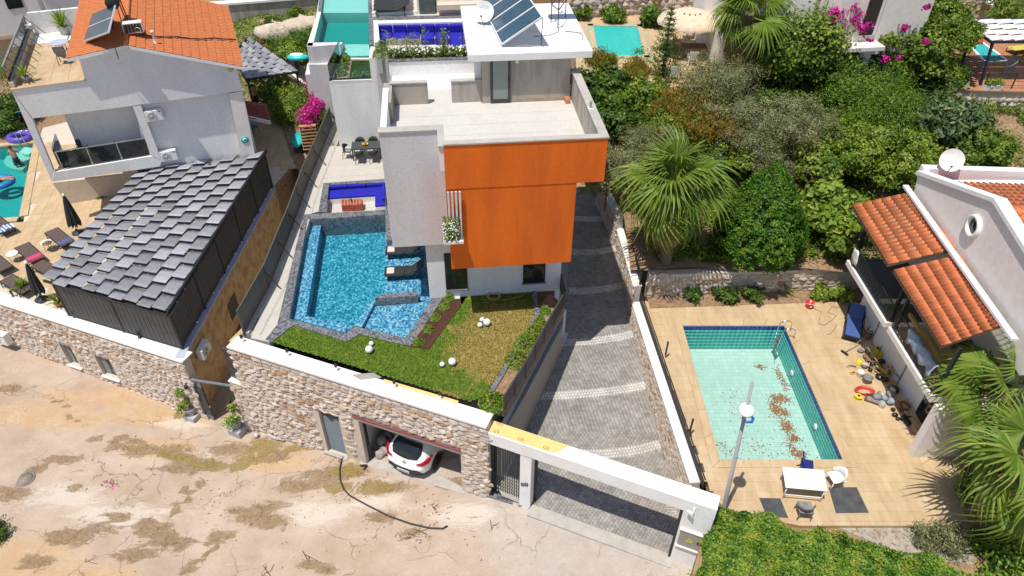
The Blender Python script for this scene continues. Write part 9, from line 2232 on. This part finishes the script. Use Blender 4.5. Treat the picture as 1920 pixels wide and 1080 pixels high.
for k,(u,v,r)in enumerate([(1300,545,.6),(1360,550,.7),(1410,548,.6),(1540,548,.5),(1580,552,.6)]):gb_('low dark undergrowth along the shaded garden wall, %s'%['nearest the big palm','second from the big palm','midway along it','second from the balcony','nearest the balcony'][k],u,v,ZD,r,.3,1500,.16,.09,'leaf_dark' if k<3 else 'leaf_bright',trunk=False,group='undergrowth at the garden wall')
nt=800;TX=nrng.uniform(6.6,33,nt);TY=yb+.5+nrng.random(nt)**1.5*(44-yb);TR=nrng.uniform(.25,.8,nt);j=nrng.integers(0,nt,64000);n=len(j)
X=TX[j]+nrng.normal(0,1,n)*TR[j]*.5;Y=np.maximum(TY[j]+nrng.normal(0,1,n)*TR[j]*.5,yb+.35);Z=gsoil(X,Y)+.05+np.abs(nrng.normal(0,.45,n))*TR[j];P=np.stack([X,Y,Z],1);kk=j%9>0;P[~kk,2]=gsoil(X[~kk],Y[~kk])+.05
stuff(tag(leaves('undergrowth',P[kk],np.tile([0,0,1.0],(kk.sum(),1)),.22,.085,M['leaf_mid'],None,np.clip(nrng.beta(2,2.4,kk.sum())+(j[kk]%5-2)*.12,0,1)),'low green weeds between the garden trees','undergrowth'));stuff(tag(leaves('fallen_leaves',P[~kk],np.tile([0,0,2.0],((~kk).sum(),1)),.13,.08,M['leaf_dry'],None,None),'dry fallen leaves on the garden soil','leaves'))
n=9000;X=nrng.uniform(-24,-12,n);Y=nrng.uniform(45,56,n);Z=np.interp(Y,[44,47,51,56],[-1.9,-.9,.6,1.8])+.25*np.sin(X*1.1+Y)*np.cos(Y*.8)+.12;stuff(tag(leaves('wild_grass',np.stack([X,Y,Z],1),np.tile([0,-.6,.6],(n,1)),.38,.07,M['leaf_soft']),'wild yellow green grass on the slope behind the slatted fence','grass'))
gb_('dark bush poking in at the left edge of the street',-24,1010,zs(-11)-.1,.75,.5,2600,.14,.06,'leaf_dark')
# STREET DETAILS
p=G(46,898,zs(G(46,898,-5).x));t=thing('manhole_cover','round iron manhole cover set in the street','manhole cover',tuple(p));z=zs(p.x)
MB().lathe((p.x,p.y,z),[(.40,-.02),(.40,.012),(.33,.014),(.33,-.02)],32).build('ring',M['iron'],t);MB().lathe((p.x,p.y,z),[(.315,-.02),(.315,.014),(.001,.016)],32).build('lid',M['iron'],t)
for k in range(12):a=6.283*k/12;MB().box((p.x+.22*math.cos(a),p.y+.22*math.sin(a),z+.018),(.09,.025,.008),a).build('stud',M['iron'],t)
def st_pt(u,v,dz=.02):
 q=G(u,v,-4.8)
 for _ in range(6):q=G(u,v,zs(q.x)+dz)
 return q
m=MB();m.tube([st_pt(u,v,.03)for u,v in((641,862),(637,880),(638,900),(645,918),(657,930),(690,948),(730,968),(770,982),(805,990),(830,991),(839,986))],.035,8);tag(m.build('street_hose',M['hose_black']),'black hose curving across the street from the garage door','hose')
t=thing('hose_bracket','small twisted metal bracket at the black hose','bracket',tuple(st_pt(641,860)));MB().tube([st_pt(638,868,.02),st_pt(634,864,.08),st_pt(644,858,.10),st_pt(640,853,.04)],.018,6).build('wire',M['black_metal'],t)
tag(MB().bar(st_pt(643,936,.03),st_pt(673,902,.05),.03,.02).build('stick',M['junk_white']),'pale thin stick lying across the black hose','stick')
mm=MB()
for(u,v,n,s)in((815,955,22,26),(208,905,26,12),(780,1010,16,14),(400,900,20,60),(600,960,26,90),(330,980,24,80),(830,905,20,40),(900,1010,16,60),(650,1000,16,80),(250,880,20,80),(640,930,10,12)):
 for _ in range(n):
  q=st_pt(u+rnd.gauss(0,s),v+rnd.gauss(0,s*.5),.012)
  if q.y<wpt(0).y+(wd.y/wd.x)*(q.x-wpt(0).x)-.3:mm.box(tuple(q),(rnd.uniform(.03,.10),.022,.014),rnd.uniform(0,3))
stuff(tag(mm.build('street_litter',M['wood_dark']),'twigs and leaf crumbs scattered over the street','litter'))
P=np.array([tuple(st_pt(208+rnd.gauss(0,3),905+rnd.gauss(0,5),.03))for _ in range(22)]);stuff(tag(leaves('fallen_petals',P,np.tile([0,0,2.0],(22,1)),.07,.05,M['flower_pink']),'small patch of fallen magenta petals on the street','petals'))
mm=MB()
for(u,v)in((790,995),(770,1008),(812,952),(500,1072),(580,1045),(165,1052),(925,985)):
 a=st_pt(u,v,.03);
 for _ in range(3):mm.tube([a,a+Vector((rnd.uniform(-.25,.25),rnd.uniform(-.2,.2),.02)),a+Vector((rnd.uniform(-.5,.5),rnd.uniform(-.3,.3),.01))],.009,4)
stuff(tag(mm.build('twigs',M['trunk_bark']),'bare twigs lying on the street near the black hose','twigs'))
